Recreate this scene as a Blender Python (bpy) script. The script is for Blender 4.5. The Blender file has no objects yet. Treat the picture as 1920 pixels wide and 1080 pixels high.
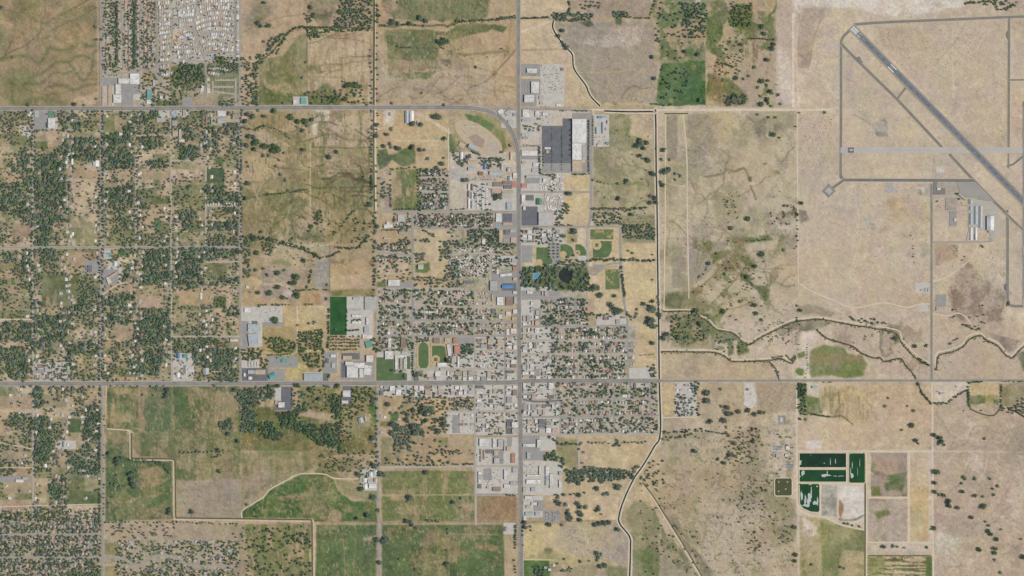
import bpy, math, random
import numpy as np
from mathutils import Vector

# ------------------------------------------------------------------ units
# Map units: u runs east, v runs south (1 unit = 3.13 m).  World metres: x east, y north.
S = 3.13
def wx(u): return (u - 960.0) * S
def wy(v): return (540.0 - v) * S
random.seed(7)
jrng = random.Random(77)
rng = np.random.default_rng(11)
sc = bpy.context.scene
COL = sc.collection

# ------------------------------------------------------------------ camera
ALT = 15000.0
cam_d = bpy.data.cameras.new('camera')
cam = bpy.data.objects.new('camera', cam_d)
COL.objects.link(cam)
cam.location = (0, 0, ALT)
cam.rotation_euler = (0, 0, 0)
cam_d.sensor_width = 36.0
cam_d.lens = 36.0 * ALT / (1920 * S)
cam_d.clip_start = 100.0
cam_d.clip_end = 60000.0
sc.camera = cam

# ------------------------------------------------------------------ sky and sun
SUN_EL, SUN_AZ = 44.0, 99.0
world = bpy.data.worlds.new('World')
sc.world = world
world.use_nodes = True
wn = world.node_tree.nodes
sky = wn.new('ShaderNodeTexSky')
sky.sky_type = 'NISHITA'
sky.sun_disc = False
sky.sun_elevation = math.radians(SUN_EL)
sky.sun_rotation = math.radians(SUN_AZ)
sky.altitude = 1300
sky.air_density = 1.3
sky.dust_density = 1.5
world.node_tree.links.new(sky.outputs[0], wn['Background'].inputs[0])
wn['Background'].inputs[1].default_value = 0.12
sun_d = bpy.data.lights.new('sun', 'SUN')
sun_d.energy = 4.2
sun_d.angle = math.radians(0.53)
sun_d.color = (1.0, 0.955, 0.88)
sun = bpy.data.objects.new('sun', sun_d)
COL.objects.link(sun)
el, az = math.radians(SUN_EL), math.radians(SUN_AZ)
sun.rotation_euler = Vector((-math.cos(el) * math.sin(az), -math.cos(el) * math.cos(az), -math.sin(el))).to_track_quat('-Z', 'Y').to_euler()
sun.location = (4000, -600, 6000)
sc.view_settings.view_transform = 'Standard'
sc.view_settings.look = 'None'
sc.view_settings.exposure = 0.30
sc.view_settings.gamma = 1.0
sc.render.engine = 'CYCLES'
sc.cycles.max_bounces = 4
sc.cycles.diffuse_bounces = 2

# ------------------------------------------------------------------ colour: photographed tone -> surface albedo
K = np.array((1.40, 1.47, 1.60))          # how brightly this sun and sky expose a flat surface
def lin(c):
    c = np.asarray(c, float) / 255.0
    return np.where(c <= 0.04045, c / 12.92, ((c + 0.055) / 1.055) ** 2.4)
def alb(c):
    return np.clip(lin(c) / K, 0.0, 0.85)

def grade(c):
    """survey-film rendering of a colour: bright tones held back, colours a little muted"""
    c = np.asarray(c, float); l = c @ np.array((.3,.59,.11)); t = np.clip((l - 100) / 100, 0, 1); t = t*t*(3 - 2*t)
    return tuple(np.clip((l + (c - l) * .9) * (1.03 - .105*t), 0, 255))
MATS = {}
def mat(name, c1, c2=None, scale=0.05, detail=5.0, rough=0.9, bump=0.0, lo=0.35, hi=0.65, spec=0.25, vary=0.0, attr=None, grain=0.0, gscale=0.3, metal=0.0, graded=True):
    """Two-tone noise material in world metres; optional vertex tone and per-object variation."""
    if name in MATS: return MATS[name]
    m = bpy.data.materials.new(name); m.use_nodes = True
    nt = m.node_tree; n = nt.nodes; L = nt.links.new
    bs = n['Principled BSDF']
    bs.inputs['Roughness'].default_value = rough
    bs.inputs['Specular IOR Level'].default_value = spec
    bs.inputs['Metallic'].default_value = metal
    geo = n.new('ShaderNodeNewGeometry')
    nz = n.new('ShaderNodeTexNoise')
    nz.inputs['Scale'].default_value = scale; nz.inputs['Detail'].default_value = detail; nz.inputs['Roughness'].default_value = 0.6
    L(geo.outputs['Position'], nz.inputs['Vector'])
    if attr:
        at = n.new('ShaderNodeAttribute'); at.attribute_name = attr
        col = at.outputs['Color']
    else:
        c2 = c2 or tuple(v * 0.88 for v in c1)
        rp = n.new('ShaderNodeValToRGB')
        rp.color_ramp.elements[0].position = lo; rp.color_ramp.elements[1].position = hi
        rp.color_ramp.elements[0].color = (*alb(grade(c1) if graded else c1), 1); rp.color_ramp.elements[1].color = (*alb(grade(c2) if graded else c2), 1)
        L(nz.outputs['Fac'], rp.inputs[0])
        col = rp.outputs['Color']
    if grain > 0:
        g = n.new('ShaderNodeTexNoise'); g.inputs['Scale'].default_value = gscale; g.inputs['Detail'].default_value = 3
        L(geo.outputs['Position'], g.inputs['Vector'])
        mr = n.new('ShaderNodeMapRange'); mr.inputs[1].default_value = 0.3; mr.inputs[2].default_value = 0.7
        mr.inputs[3].default_value = 1 - grain; mr.inputs[4].default_value = 1 + grain
        L(g.outputs['Fac'], mr.inputs[0])
        mx = n.new('ShaderNodeVectorMath'); mx.operation = 'SCALE'
        L(col, mx.inputs[0]); L(mr.outputs[0], mx.inputs['Scale'])
        col = mx.outputs[0]
    if vary > 0:
        oi = n.new('ShaderNodeObjectInfo')
        mr = n.new('ShaderNodeMapRange'); mr.inputs[3].default_value = 1 - vary; mr.inputs[4].default_value = 1 + vary
        L(oi.outputs['Random'], mr.inputs[0])
        mx = n.new('ShaderNodeVectorMath'); mx.operation = 'SCALE'
        L(col, mx.inputs[0]); L(mr.outputs[0], mx.inputs['Scale'])
        col = mx.outputs[0]
    L(col, bs.inputs['Base Color'])
    if bump > 0:
        b = n.new('ShaderNodeBump'); b.inputs['Strength'].default_value = bump; b.inputs['Distance'].default_value = 1.0
        L(nz.outputs['Fac'], b.inputs['Height']); L(b.outputs[0], bs.inputs['Normal'])
    MATS[name] = m
    return m

# ------------------------------------------------------------------ object helpers
def mesh_obj(name, verts, faces, material, parent=None, kind=None, label=None, cat=None, group=None, loc=None):
    me = bpy.data.meshes.new(name)
    me.from_pydata(verts, [], faces); me.update()
    for m in (material if isinstance(material, (list, tuple)) else [material]):
        me.materials.append(m)
    return link(name, me, parent, kind, label, cat, group, loc)
def link(name, data, parent=None, kind=None, label=None, cat=None, group=None, loc=None):
    o = bpy.data.objects.new(name, data); COL.objects.link(o)
    if parent is not None: o.parent = parent
    if loc is not None: o.location = loc
    if kind: o['kind'] = kind
    if label: o['label'] = label
    if cat: o['category'] = cat
    if group: o['group'] = group
    return o

def box(v, f, x0, y0, x1, y1, z0, z1):
    b = len(v)
    v += [(x0,y0,z0),(x1,y0,z0),(x1,y1,z0),(x0,y1,z0),(x0,y0,z1),(x1,y0,z1),(x1,y1,z1),(x0,y1,z1)]
    f += [(b,b+3,b+2,b+1),(b+4,b+5,b+6,b+7),(b,b+1,b+5,b+4),(b+1,b+2,b+6,b+5),(b+2,b+3,b+7,b+6),(b+3,b,b+4,b+7)]

# raster of what stands or lies where, in map units (keeps trees off roads and roofs)
BLK = np.zeros((1200, 2040), bool)           # index = v + 60, u + 60
def block_rect(u0, v0, u1, v1, pad=0.5):
    BLK[max(0,int(v0-pad+60)):int(math.ceil(v1+pad+60)), max(0,int(u0-pad+60)):int(math.ceil(u1+pad+60))] = True
def blocked(u, v):
    i, j = int(v + 60), int(u + 60)
    return 0 <= i < 1200 and 0 <= j < 2040 and BLK[i, j]
def block_line(pts, w):
    for (a, b) in zip(pts[:-1], pts[1:]):
        n = int(math.hypot(b[0]-a[0], b[1]-a[1])) + 1
        for k in range(n + 1):
            u = a[0] + (b[0]-a[0]) * k / n; v = a[1] + (b[1]-a[1]) * k / n
            block_rect(u - w/2, v - w/2, u + w/2, v + w/2, 0)

def smooth(pts, n=4):
    if len(pts) < 3: return list(pts)
    out = []
    P = [pts[0]] + list(pts) + [pts[-1]]
    for i in range(1, len(P) - 2):
        p0, p1, p2, p3 = (np.array(q, float) for q in P[i-1:i+3])
        for k in range(n):
            t = k / n
            out.append(tuple(0.5 * ((2*p1) + (-p0+p2)*t + (2*p0-5*p1+4*p2-p3)*t*t + (-p0+3*p1-3*p2+p3)*t**3)))
    out.append(tuple(pts[-1]))
    return out

def strip(pts, prof, jit=0.0):
    """Sweep a cross profile [(offset m, height m)...] along a map polyline; returns world verts, faces."""
    W = [np.array((wx(u), wy(v))) for u, v in pts]
    n = len(W); v, f = [], []
    for i in range(n):
        d0 = W[i] - W[i-1] if i > 0 else W[1] - W[0]
        d1 = W[i+1] - W[i] if i < n-1 else d0
        d0 = d0 / (np.linalg.norm(d0) + 1e-9); d1 = d1 / (np.linalg.norm(d1) + 1e-9)
        t = d0 + d1; t = t / (np.linalg.norm(t) + 1e-9)
        nrm = np.array((-t[1], t[0])); s = 1.0 / max(0.5, float(np.dot(nrm, np.array((-d0[1], d0[0])))))
        for off, z in prof:
            if jit: off = off * (1 + jrng.uniform(-jit, jit))
            p = W[i] + nrm * off * s
            v.append((p[0], p[1], z))
    m = len(prof)
    for i in range(n - 1):
        for j in range(m - 1):
            a = i*m + j
            f.append((a, a+m, a+m+1, a+1))
    f = [tuple(reversed(q)) for q in f]
    return v, f

def poly_sheet(name, pts, z, material, kind='structure', parent=None, **kw):
    v = [(wx(u), wy(q), z) for u, q in pts]
    a = sum(v[i][0]*v[(i+1) % len(v)][1] - v[(i+1) % len(v)][0]*v[i][1] for i in range(len(v)))
    idx = tuple(range(len(v))) if a > 0 else tuple(reversed(range(len(v))))
    return mesh_obj(name, v, [idx], material, parent, kind, **kw)
def rect(u0, v0, u1, v1): return [(u0,v0),(u1,v0),(u1,v1),(u0,v1)]
def ellipse(cu, cv, ru, rv, n=28, rot=0.0):
    c, s = math.cos(rot), math.sin(rot)
    return [(cu + ru*math.cos(a)*c - rv*math.sin(a)*s, cv + ru*math.cos(a)*s + rv*math.sin(a)*c) for a in (2*math.pi*k/n for k in range(n))]
# every flush sheet gets a height of its own; paving classes are stacked in a fixed order
ZB = {'dirt': (.10,.018,11), 'lot': (.32,.018,12), 'canal': (.30,.02,8), 'lawn': (.56,.02,60), 'pave': (.80,.016,11), 'street': (1.0,.022,12), 'hshould': (1.28,.03,5), 'hwy': (1.45,.03,6), 'air': (.35,.03,60), 'lagoon': (.30,.02,90)}
ZN = {k: 0 for k in ZB}; ZCUR = ['lot']
def zlayer(step=None, cls=None):
    c = cls or ZCUR[0]; b, st, n = ZB[c]; ZN[c] += 1
    return b + st * (ZN[c] % n)

# ================================================================== LAND COVER (soil, grass, crops) on one fine sheet
GS = 2.0
GU = np.arange(-60, 1980.1, GS); GV = np.arange(-60, 1140.1, GS)
NU, NV = len(GU), len(GV)
UU, VV = np.meshgrid(GU, GV)
def fbm(seed, beta=1.6, ax=1.0, ay=1.0, lowcut=0.0):
    r = np.random.default_rng(seed)
    fy = np.fft.fftfreq(NV)[:, None] * ay; fx = np.fft.fftfreq(NU)[None, :] * ax
    k = np.sqrt(fx*fx + fy*fy) + 1e-6
    amp = k ** (-beta)
    amp[k < lowcut] = 0
    amp[0, 0] = 0
    z = np.fft.ifft2(np.fft.fft2(r.standard_normal((NV, NU))) * amp).real
    return (z - z.mean()) / z.std()
N = {'big': fbm(1, 1.7), 'mid': fbm(2, 1.4, lowcut=0.01), 'fine': fbm(3, 0.9, lowcut=0.03), 'fine2': fbm(4, 0.8, lowcut=0.04),
     'hx': fbm(5, 1.4, 0.16, 1.0, lowcut=0.006), 'vx': fbm(6, 1.4, 1.0, 0.16, lowcut=0.006), 'hx2': fbm(7, 1.1, 0.08, 1.0, lowcut=0.01),
     'wu': fbm(8, 1.6, lowcut=0.008), 'wv': fbm(9, 1.6, lowcut=0.008), 'mid2': fbm(10, 1.5, lowcut=0.008),
     'vs': fbm(17, .8, 1.0, .04, lowcut=.01), 'hs': fbm(15, .9, .14, 1.0, lowcut=.05), 'hs2': fbm(16, 1.0, .1, .9, lowcut=.03), 'diag': fbm(12, 1.3, 0.5, 1.0, lowcut=0.01), 'dot': rng.standard_normal((NV, NU)), 'big2': fbm(14, 1.9)}
C = np.zeros((NV, NU, 3)); C[:] = (196, 178, 151)
def sstep(x, a, b):
    t = np.clip((x - a) / (b - a), 0, 1)
    return t*t*(3 - 2*t)
def window(pts, pad):
    us = [p[0] for p in pts]; vs = [p[1] for p in pts]
    j0 = max(0, int((min(us)-pad+60)/GS)); j1 = min(NU, int((max(us)+pad+60)/GS) + 2)
    i0 = max(0, int((min(vs)-pad+60)/GS)); i1 = min(NV, int((max(vs)+pad+60)/GS) + 2)
    return slice(i0, i1), slice(j0, j1)
def seg_dist(u, v, a, b):
    du, dv = b[0]-a[0], b[1]-a[1]; L2 = du*du + dv*dv + 1e-9
    t = np.clip(((u-a[0])*du + (v-a[1])*dv) / L2, 0, 1)
    return np.hypot(u - a[0] - t*du, v - a[1] - t*dv)
def poly_sd(u, v, pts):
    d = np.full(u.shape, 1e9); ins = np.zeros(u.shape, bool)
    for a, b in zip(pts, list(pts[1:]) + [pts[0]]):
        d = np.minimum(d, seg_dist(u, v, a, b))
        if a[1] != b[1]:
            ins ^= ((a[1] > v) != (b[1] > v)) & (u < (b[0]-a[0]) * (v-a[1]) / (b[1]-a[1]) + a[0])
    return np.where(ins, d, -d)
def lay(sl, m, col):
    C[sl] += (np.asarray(col, float) - C[sl]) * m[..., None]
def tone(sl, m, col, col2, nid, lo, hi):
    """cover the masked land with col, turning to col2 where noise nid is high"""
    k = sstep(N[nid][sl], lo, hi)[..., None]
    t = np.asarray(col, float) * (1-k) + np.asarray(col2, float) * k
    C[sl] += (t - C[sl]) * m[..., None]
def F(pts, col, col2=None, nid='mid', lo=-0.6, hi=0.8, f=1.2, wob=0.0, a=1.0):
    if len(pts) == 4 and not isinstance(pts[0], (tuple, list)): pts = rect(*pts)
    sl = window(pts, 12 + wob*3)
    u = UU[sl] + N['wu'][sl]*wob; v = VV[sl] + N['wv'][sl]*wob
    m = sstep(poly_sd(u, v, pts), -f, f) * a
    if wob >= 2: m = m * (.5 + .5*sstep(N['mid2'][sl]*.7 + N['fine'][sl]*.7, -1.1, .3))
    tone(sl, m, col, col2 or col, nid, lo, hi)
def L_(pts, w, col, a=1.0, wob=0.5, f=1.3, gap=None, sm=True):
    pts = smooth(pts) if sm and len(pts) > 2 else pts
    sl = window(pts, w + 8 + 3*wob)
    u = UU[sl] + N['wu'][sl]*wob; v = VV[sl] + N['wv'][sl]*wob
    d = np.full(u.shape, 1e9)
    for p, q in zip(pts[:-1], pts[1:]): d = np.minimum(d, seg_dist(u, v, p, q))
    m = (1 - sstep(d, w/2 - f*0.5, w/2 + f)) * a
    if wob >= .9: m = m * (.5 + .5*sstep(N['fine'][sl], -1.0, .6))
    if gap is not None: m = m * sstep(N['mid2'][sl], gap - 0.5, gap + 0.5)
    lay(sl, m, col)
def E(cu, cv, ru, rv, col, a=1.0, wob=3.0, f=3.0, col2=None, nid='mid', lo=-0.5, hi=0.8):
    F(ellipse(cu, cv, ru, rv, 20), col, col2, nid, lo, hi, f, wob, a)
def speck(pts, col, thr=1.0, a=0.7, nid='dot', wob=2.0):
    if len(pts) == 4 and not isinstance(pts[0], (tuple, list)): pts = rect(*pts)
    sl = window(pts, 8)
    m = sstep(poly_sd(UU[sl] + N['wu'][sl]*wob, VV[sl] + N['wv'][sl]*wob, pts), -3, 3) * sstep(N[nid][sl], thr, thr + 0.8) * a
    lay(sl, m, col)

DENSE = [[(112,222),(150,215),(152,245),(115,245)],[(118,262),(165,250),(188,262),(188,300),(118,302)],[(30,292),(58,290),(60,320),(32,318)],[(62,300),(125,280),(125,350),(62,352)],[(0,345),(62,340),(62,420),(0,395)],[(62,340),(120,340),(122,395),(62,390)],[(123,340),(131,340),(131,415),(123,415)],[(192,250),(228,250),(228,272),(192,270)],[(228,260),(240,225),(258,215),(290,210),(298,218),(262,235),(245,262)],[(260,258),(310,256),(310,270),(275,285),(258,268)],[(192,275),(250,278),(252,318),(200,318)],[(192,352),(252,348),(252,380),(192,378)],[(275,302),(320,300),(318,315),(280,315)],
 [(345,240),(365,240),(370,262),(345,265)],[(375,235),(408,240),(408,290),(395,295),(380,270)],[(425,230),(448,232),(448,250),(420,252)],[(340,275),(372,270),(368,300),(338,300)],[(388,348),(420,348),(420,375),(388,378)],[(420,362),(448,362),(448,380),(402,378)],[(336,395),(372,395),(370,416),(338,416)],[(66,412),(96,410),(94,462),(66,460)],[(62,400),(120,400),(120,425),(62,425)],[(75,466),(108,466),(106,495),(78,495)],[(8,470),(34,470),(34,492),(8,492)],[(40,466),(60,466),(60,510),(42,515)],[(118,565),(160,556),(160,585),(120,582)],[(192,556),(254,545),(256,582),(192,580)],[(235,500),(256,485),(258,520),(232,525)],[(258,578),(320,580),(320,616),(256,616)],[(265,470),(318,465),(318,530),(265,535)],[(62,588),(130,590),(130,616),(62,616)],[(192,585),(250,585),(250,610),(192,612)],
 [(336,465),(450,460),(450,480),(370,492),(345,520),(336,500)],[(322,490),(365,485),(388,510),(388,535),(350,543),(322,540)],[(392,520),(448,520),(448,535),(394,535)],[(386,415),(450,415),(450,432),(390,432)],[(338,402),(360,402),(358,435),(340,435)],[(422,578),(448,572),(448,592),(424,592)],[(62,600),(126,600),(126,655),(62,655)],[(0,600),(60,600),(60,640),(0,640)],[(0,650),(55,650),(55,712),(20,712)],[(120,640),(190,640),(190,665),(120,665)],[(240,672),(300,672),(300,705),(240,700)],[(254,600),(320,600),(320,640),(256,650)],[(270,655),(320,655),(320,680),(272,680)],[(362,655),(450,655),(450,682),(400,690),(362,682)],[(372,632),(405,632),(405,648),(372,648)],[(410,697),(445,695),(445,716),(410,716)],[(62,560),(78,560),(78,590),(62,590)],[(126,655),(134,655),(134,690),(120,690)]]
DSW = [[(62,726),(80,726),(80,765),(62,765)],[(20,775),(60,775),(60,800),(20,798)],[(62,780),(92,780),(98,815),(64,815)],[(160,765),(188,762),(188,800),(160,800)],[(66,800),(95,800),(95,865),(66,870)],[(125,845),(188,845),(188,890),(125,890)],[(95,895),(125,890),(125,950),(90,945)],[(155,805),(190,800),(190,845),(155,845)]]
GRN=(88,108,70); DGR=(72,96,60); OLV=(142,136,97); TAN=(186,161,122); STR=(194,173,129); BRN=(158,130,97); GRY=(168,156,138); PAL=(206,190,160); DES=(199,180,152)

# broad base: farmed west, dry desert east
F([(-60,-60),(1232,-60),(1236,1140),(-60,1140)], TAN, (178,156,120), 'big', -1, 1)
F([(1232,-60),(1980,-60),(1980,1140),(1236,1140)], DES, (188,168,142), 'big', -1, 1.2)
# --- north-west hay field
F((-60,-60,187,199), (163,138,100), (148,134,94), 'mid2', -0.4, 1.0)
F([(-10,50),(20,58),(24,78),(8,95),(-10,100)], (118,118,80), wob=4, f=6)
for p, w in (([(-5,112),(20,106),(45,104),(70,115),(86,100),(92,88),(102,92),(130,93),(150,82),(165,86),(186,84)], 5), ([(15,150),(60,142),(90,126),(108,114),(128,115),(140,108),(155,104),(168,110)], 3.5),
             ([(128,117),(138,130),(150,148),(160,150),(168,138),(172,118),(175,100),(186,90)], 3), ([(75,152),(92,140),(105,133),(122,136),(135,130)], 3), ([(90,160),(118,158),(140,168),(160,160),(186,158)], 4), ([(40,20),(30,50),(24,75),(10,100)], 3)):
    L_(p, w*1.6, (112,114,76), 0.55, 1.5, 3)
    L_(p, w*0.5, (88,98,66), 0.5, 1.0, 1.5)
F([(14,146),(70,150),(74,160),(20,162)], (108,112,74), wob=3, f=3, a=0.85)
F([(16,182),(72,180),(110,178),(120,192),(18,196)], (120,120,82), wob=3, f=4, a=0.7)
F((15,160,72,182), (158,138,96), f=1, a=0.7)
F([(136,182),(186,176),(187,197),(140,198)], (190,164,124), wob=2, f=3)
L_([(-10,117),(20,97),(45,86),(68,68),(90,44),(105,33),(130,20),(165,0),(180,-20)], 1.6, (92,84,64), 0.75, 0.6)
L_([(84,62),(95,58),(118,46),(140,36),(160,26),(180,14)], 1.6, (100,100,70), 0.6, 0.6)
E(48,20,9,5,(112,112,74),0.8)
L_([(183,-20),(184,199)], 2.0, (190,170,138), 0.8, 0.2)
# --- town-edge strip and mobile home ground
F((191,-60,322,199), (182,168,146), (150,146,116), 'fine', -0.2, 1.2)
F((320,-60,448,122), (186,178,164), (160,154,138), 'fine', -0.2, 1.2)
F((320,120,450,199), (170,154,126), (120,124,90), 'mid', -0.4, 0.8)
F((320,58,341,86), (206,182,146), (196,170,136), 'mid')
F([(404,106),(422,106),(422,120),(402,120)], (132,132,76), (104,112,66), 'mid')
F((320,124,342,150), (150,136,98), (100,110,70), 'mid', -.2, .6)
F((292,188,322,199), (108,122,72)); F((268,130,286,155), (170,150,106))
# --- field with the wooded creek
F([(451,-60),(574,-60),(574,24),(560,50),(530,66),(500,90),(475,112),(452,110)], (186,160,124), (170,148,112), 'hx', -0.5, 1)
E(478,26,22,16,(112,112,72),0.75,5,8); E(462,40,10,20,(150,138,112),0.7,4,6)
F([(452,70),(500,70),(480,110),(452,108)], (192,162,124), wob=3, f=4)
L_([(452,60),(520,34),(574,26)], 1.5, (130,112,82), 0.5)
F([(576,-60),(700,-60),(700,55),(640,58),(600,48),(576,22)], (172,150,120), (136,122,98), 'mid', -.3, .8)
F([(590,30),(625,26),(622,38),(602,40)], (94,100,72), wob=2, f=2)
F([(580,4),(640,4),(640,16),(590,20)], (142,136,98), wob=3, f=4, a=0.7)
F([(486,112),(530,104),(560,66),(576,60),(576,198),(486,198)], (150,142,100), (124,126,84), 'hx', -0.6, 0.9)
F([(486,170),(540,168),(575,180),(576,198),(486,198)], (104,112,66), (84,100,56), 'hx', -0.6, 0.8, 4, 4)
F([(486,160),(520,166),(540,158),(576,164),(574,178),(530,180),(500,172)], (178,154,112), f=3, wob=4, a=0.8)
speck((500,130,574,165), (96,104,62), 1.1, .6)
F([(577,60),(640,50),(700,58),(702,198),(577,198)], (188,166,128), (168,142,106), 'hx2', 0.0, 1.4)
F([(578,170),(610,150),(640,180),(640,198),(578,198)], (118,122,76), (98,108,66), 'hx', f=5, wob=5)
F([(578,118),(600,118),(604,132),(578,132)], (98,112,60), f=2, wob=3)
for v in (119,130,142): L_([(578,v),(642,v+1)], 2.2, (128,98,68), 0.5, 1.5)
L_([(576,82),(600,76),(640,58)], 1.5, (110,100,74), .6); L_([(576,20),(576,198)], 1.4, (128,116,86), .7, .2)
L_([(641,108),(641,170)], 1.3, (120,104,76), .7, .2); L_([(641,108),(700,105)], 1.3, (112,108,72), .7)
F([(642,160),(672,155),(672,176),(650,182)], (140,128,84), f=4, wob=2, a=.6)
# --- long green hay fields north of the highway
F((705,-60,969,200), (186,160,122), (174,150,114), 'mid', -.6, 1)
F([(712,-10),(740,-20),(920,-20),(915,20),(906,38),(850,38),(790,36),(742,36),(728,22)], (98,112,74), (122,124,84), 'hx2', 0.0, 1.3, 2, 3)
F([(716,8),(748,-5),(744,14),(722,26)], (182,150,118), f=3, wob=3)
F([(722,58),(760,55),(800,54),(840,58),(858,48),(905,44),(952,52),(945,66),(925,58),(900,66),(860,72),(835,72),(822,90),(818,112),(790,110),(775,112),(745,110),(724,108)], (96,110,72), (112,118,78), 'hx2', -.2, 1.2, 1.5, 2)
F([(820,62),(842,64),(842,70),(820,70)], (176,152,112), f=2, wob=2)
F([(726,112),(770,110),(790,120),(818,112),(820,128),(780,132),(740,134),(726,128)], (174,142,106), (150,128,92), 'hx', f=2, wob=3)
F([(728,138),(760,136),(790,134),(814,130),(800,146),(760,148),(728,146)], (100,114,70), f=1.5, wob=3)
F([(770,112),(818,108),(816,126),(790,124)], (110,116,74), f=3, wob=3, a=.8)
L_([(840,95),(870,103),(900,103),(930,99),(955,96)], 4, (106,114,74), .8, 2.0, 2, gap=-.6)
L_([(835,100),(860,108),(880,120),(900,116)], 3, (120,122,80), .6, 2.0, 2, gap=-.2)
F([(824,110),(838,108),(844,118),(838,126),(826,120)], (112,100,80), f=3, wob=2)
F([(850,130),(940,100),(968,110),(968,196),(860,196),(830,170)], (190,166,124), (180,158,128), 'mid', -.4, 1, 6, 6)
E(800,165,35,14,(172,160,140),.6,6,8); E(900,160,40,16,(172,160,142),.5,8,10)
F([(720,160),(800,165),(806,178),(760,176),(724,172)], (152,132,92), f=4, wob=5, a=.6)
L_([(968,92),(940,125),(912,152),(880,165),(875,180),(850,194),(840,198)], 1.7, (112,100,76), .85, .6)
L_([(958,40),(955,80),(945,110)], 1.4, (150,126,92), .7); L_([(722,58),(722,150)], 1.4, (150,136,100), .7, .3)
L_([(712,48),(740,50),(760,46),(800,48),(830,46),(840,49),(852,42),(858,34)], 3, (92,88,66), .8, .6)
L_([(745,88),(820,90)], 1.5, (80,92,62), .8, .3)
# --- east of the highway
F([(975,-60),(1066,-60),(1066,34),(975,34)], (202,180,140), (190,168,132), 'mid')
F([(975,36),(1036,38),(1034,60),(1060,92),(1070,100),(1072,125),(1098,168),(1118,200),(977,200)], (202,180,140), (192,170,132), 'mid', -.8, 1)
L_([(976,60),(1010,48),(1032,40)], 2.5, (214,198,170), .8); L_([(978,94),(1060,92)], 1.3, (140,124,92), .7, .2)
F([(1066,-60),(1226,-60),(1226,36),(1066,30)], (178,158,132), (160,142,120), 'mid')
F([(1044,46),(1100,40),(1226,40),(1229,200),(1130,200),(1112,180),(1084,140),(1076,100),(1056,80)], (170,156,134), (156,144,124), 'mid', -.6, 1)
F([(1080,76),(1120,72),(1150,50),(1208,44),(1212,66),(1196,86),(1178,93),(1150,84),(1128,88),(1090,82)], (184,168,150), (200,184,164), 'dot', -.4, 1, 4, 4)
speck((1080,42,1212,94), (140,124,108), 1.0, .6)
F([(1112,186),(1150,196),(1228,190),(1228,200),(1124,200)], (190,172,126), f=3, wob=3); F([(1180,180),(1226,150),(1228,198),(1180,198)], (190,168,126), f=6, wob=5, a=.7)
L_([(1086,136),(1140,136),(1190,132),(1226,130)], 2.2, (192,172,124), .7)
L_([(1116,176),(1142,192),(1160,196)], 5, (112,114,82), .7, 2, 2, gap=-.3); L_([(1165,185),(1175,170),(1190,161),(1205,166),(1218,164)], 2, (120,112,86), .7)
E(1150,186,22,10,(178,156,136),.5); F([(1086,42),(1104,38),(1112,48),(1100,52)], (96,104,80), f=2, wob=1); F([(1154,30),(1168,28),(1166,46),(1156,44)], (96,108,80), f=2, wob=1)
# --- green river meadows
F([(1226,-60),(1290,-60),(1300,20),(1330,30),(1330,120),(1240,120),(1226,40)], (96,112,70), (172,152,112), 'mid2', -0.3, 0.25, 3, 5)
F([(1240,118),(1323,114),(1324,198),(1240,198),(1228,188),(1234,140)], (80,110,66), (94,116,72), 'mid', -.6, 1, 1.5, 1)
E(1299,126,5,8,(150,138,96),.8,2,3); E(1254,188,6,3,(178,152,110),.9,2,2); E(1318,150,6,7,(160,146,104),.6,3,3)
F([(1234,80),(1268,78),(1270,115),(1236,112)], (180,158,118), (110,118,76), 'mid2', -.2, .3, 3, 3)
F([(1323,-60),(1456,-60),(1456,30),(1456,200),(1323,200)], (184,162,120), (172,152,124), 'mid', -.6, .8)
F([(1326,30),(1345,18),(1368,12),(1366,30),(1356,40),(1358,60),(1345,80),(1360,100),(1362,118),(1345,110),(1330,90)], (84,106,60), (120,122,78), 'mid', 0, 1.2, 2, 3)
F([(1366,10),(1400,2),(1414,6),(1412,40),(1408,48),(1390,50),(1370,40)], (82,104,54), (130,126,86), 'mid2', .1, .8, 2, 4)
L_([(1456,-10),(1457,8),(1452,20),(1443,28),(1440,42),(1424,48),(1412,44)], 3.5, (88,108,62), .95, .8, 1.2)
F([(1360,70),(1386,72),(1388,94),(1372,96)], (118,122,84), f=3, wob=3); F([(1376,80),(1388,78),(1388,108),(1378,104)], (152,142,120), f=2, wob=2)
F([(1330,120),(1360,118),(1378,130),(1372,146),(1340,148),(1326,146)], (196,168,122), f=3, wob=5)
F([(1324,148),(1356,146),(1372,152),(1384,162),(1394,176),(1398,192),(1360,194),(1345,185),(1324,186)], (96,110,56), (150,128,80), 'hx', .3, 1.3, 2, 4)
F([(1340,152),(1368,156),(1370,172),(1348,170)], (182,154,104), (130,120,70), 'hx', 0, 1, 3, 4)
E(1372,190,15,11,(96,94,84),.9,4,3); E(1392,176,7,10,(86,104,62),.8,2,2); L_([(1322,186),(1345,190),(1358,196)], 4, (150,124,82), .6, 2)
F([(1394,80),(1456,75),(1456,198),(1400,198),(1384,150)], (186,166,136), (176,156,132), 'fine', -.2, 1, 4, 4); speck((1395,75,1500,200), (150,130,112), 1.3, .5)
L_([(1395,73),(1456,74)], 3, (140,114,86), .7, 1.0)
F((1456,-60,1486,200), (192,172,150), (180,158,140), 'fine', -.3, 1)
F([(1458,95),(1486,100),(1486,195),(1456,198),(1454,150)], (204,188,166), f=5, wob=4)
F([(1497,16),(1544,18),(1548,30),(1535,60),(1524,100),(1518,125),(1497,125)], (182,162,142), (150,132,116), 'dot', .4, 1.4, 2, 2)
F([(1548,14),(1600,14),(1575,80),(1576,200),(1497,200),(1516,130),(1530,80)], (200,182,152), (192,172,144), 'mid', -.5, 1, 4, 3)
speck((1497,126,1576,200), (160,142,120), 1.3, .5)
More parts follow.
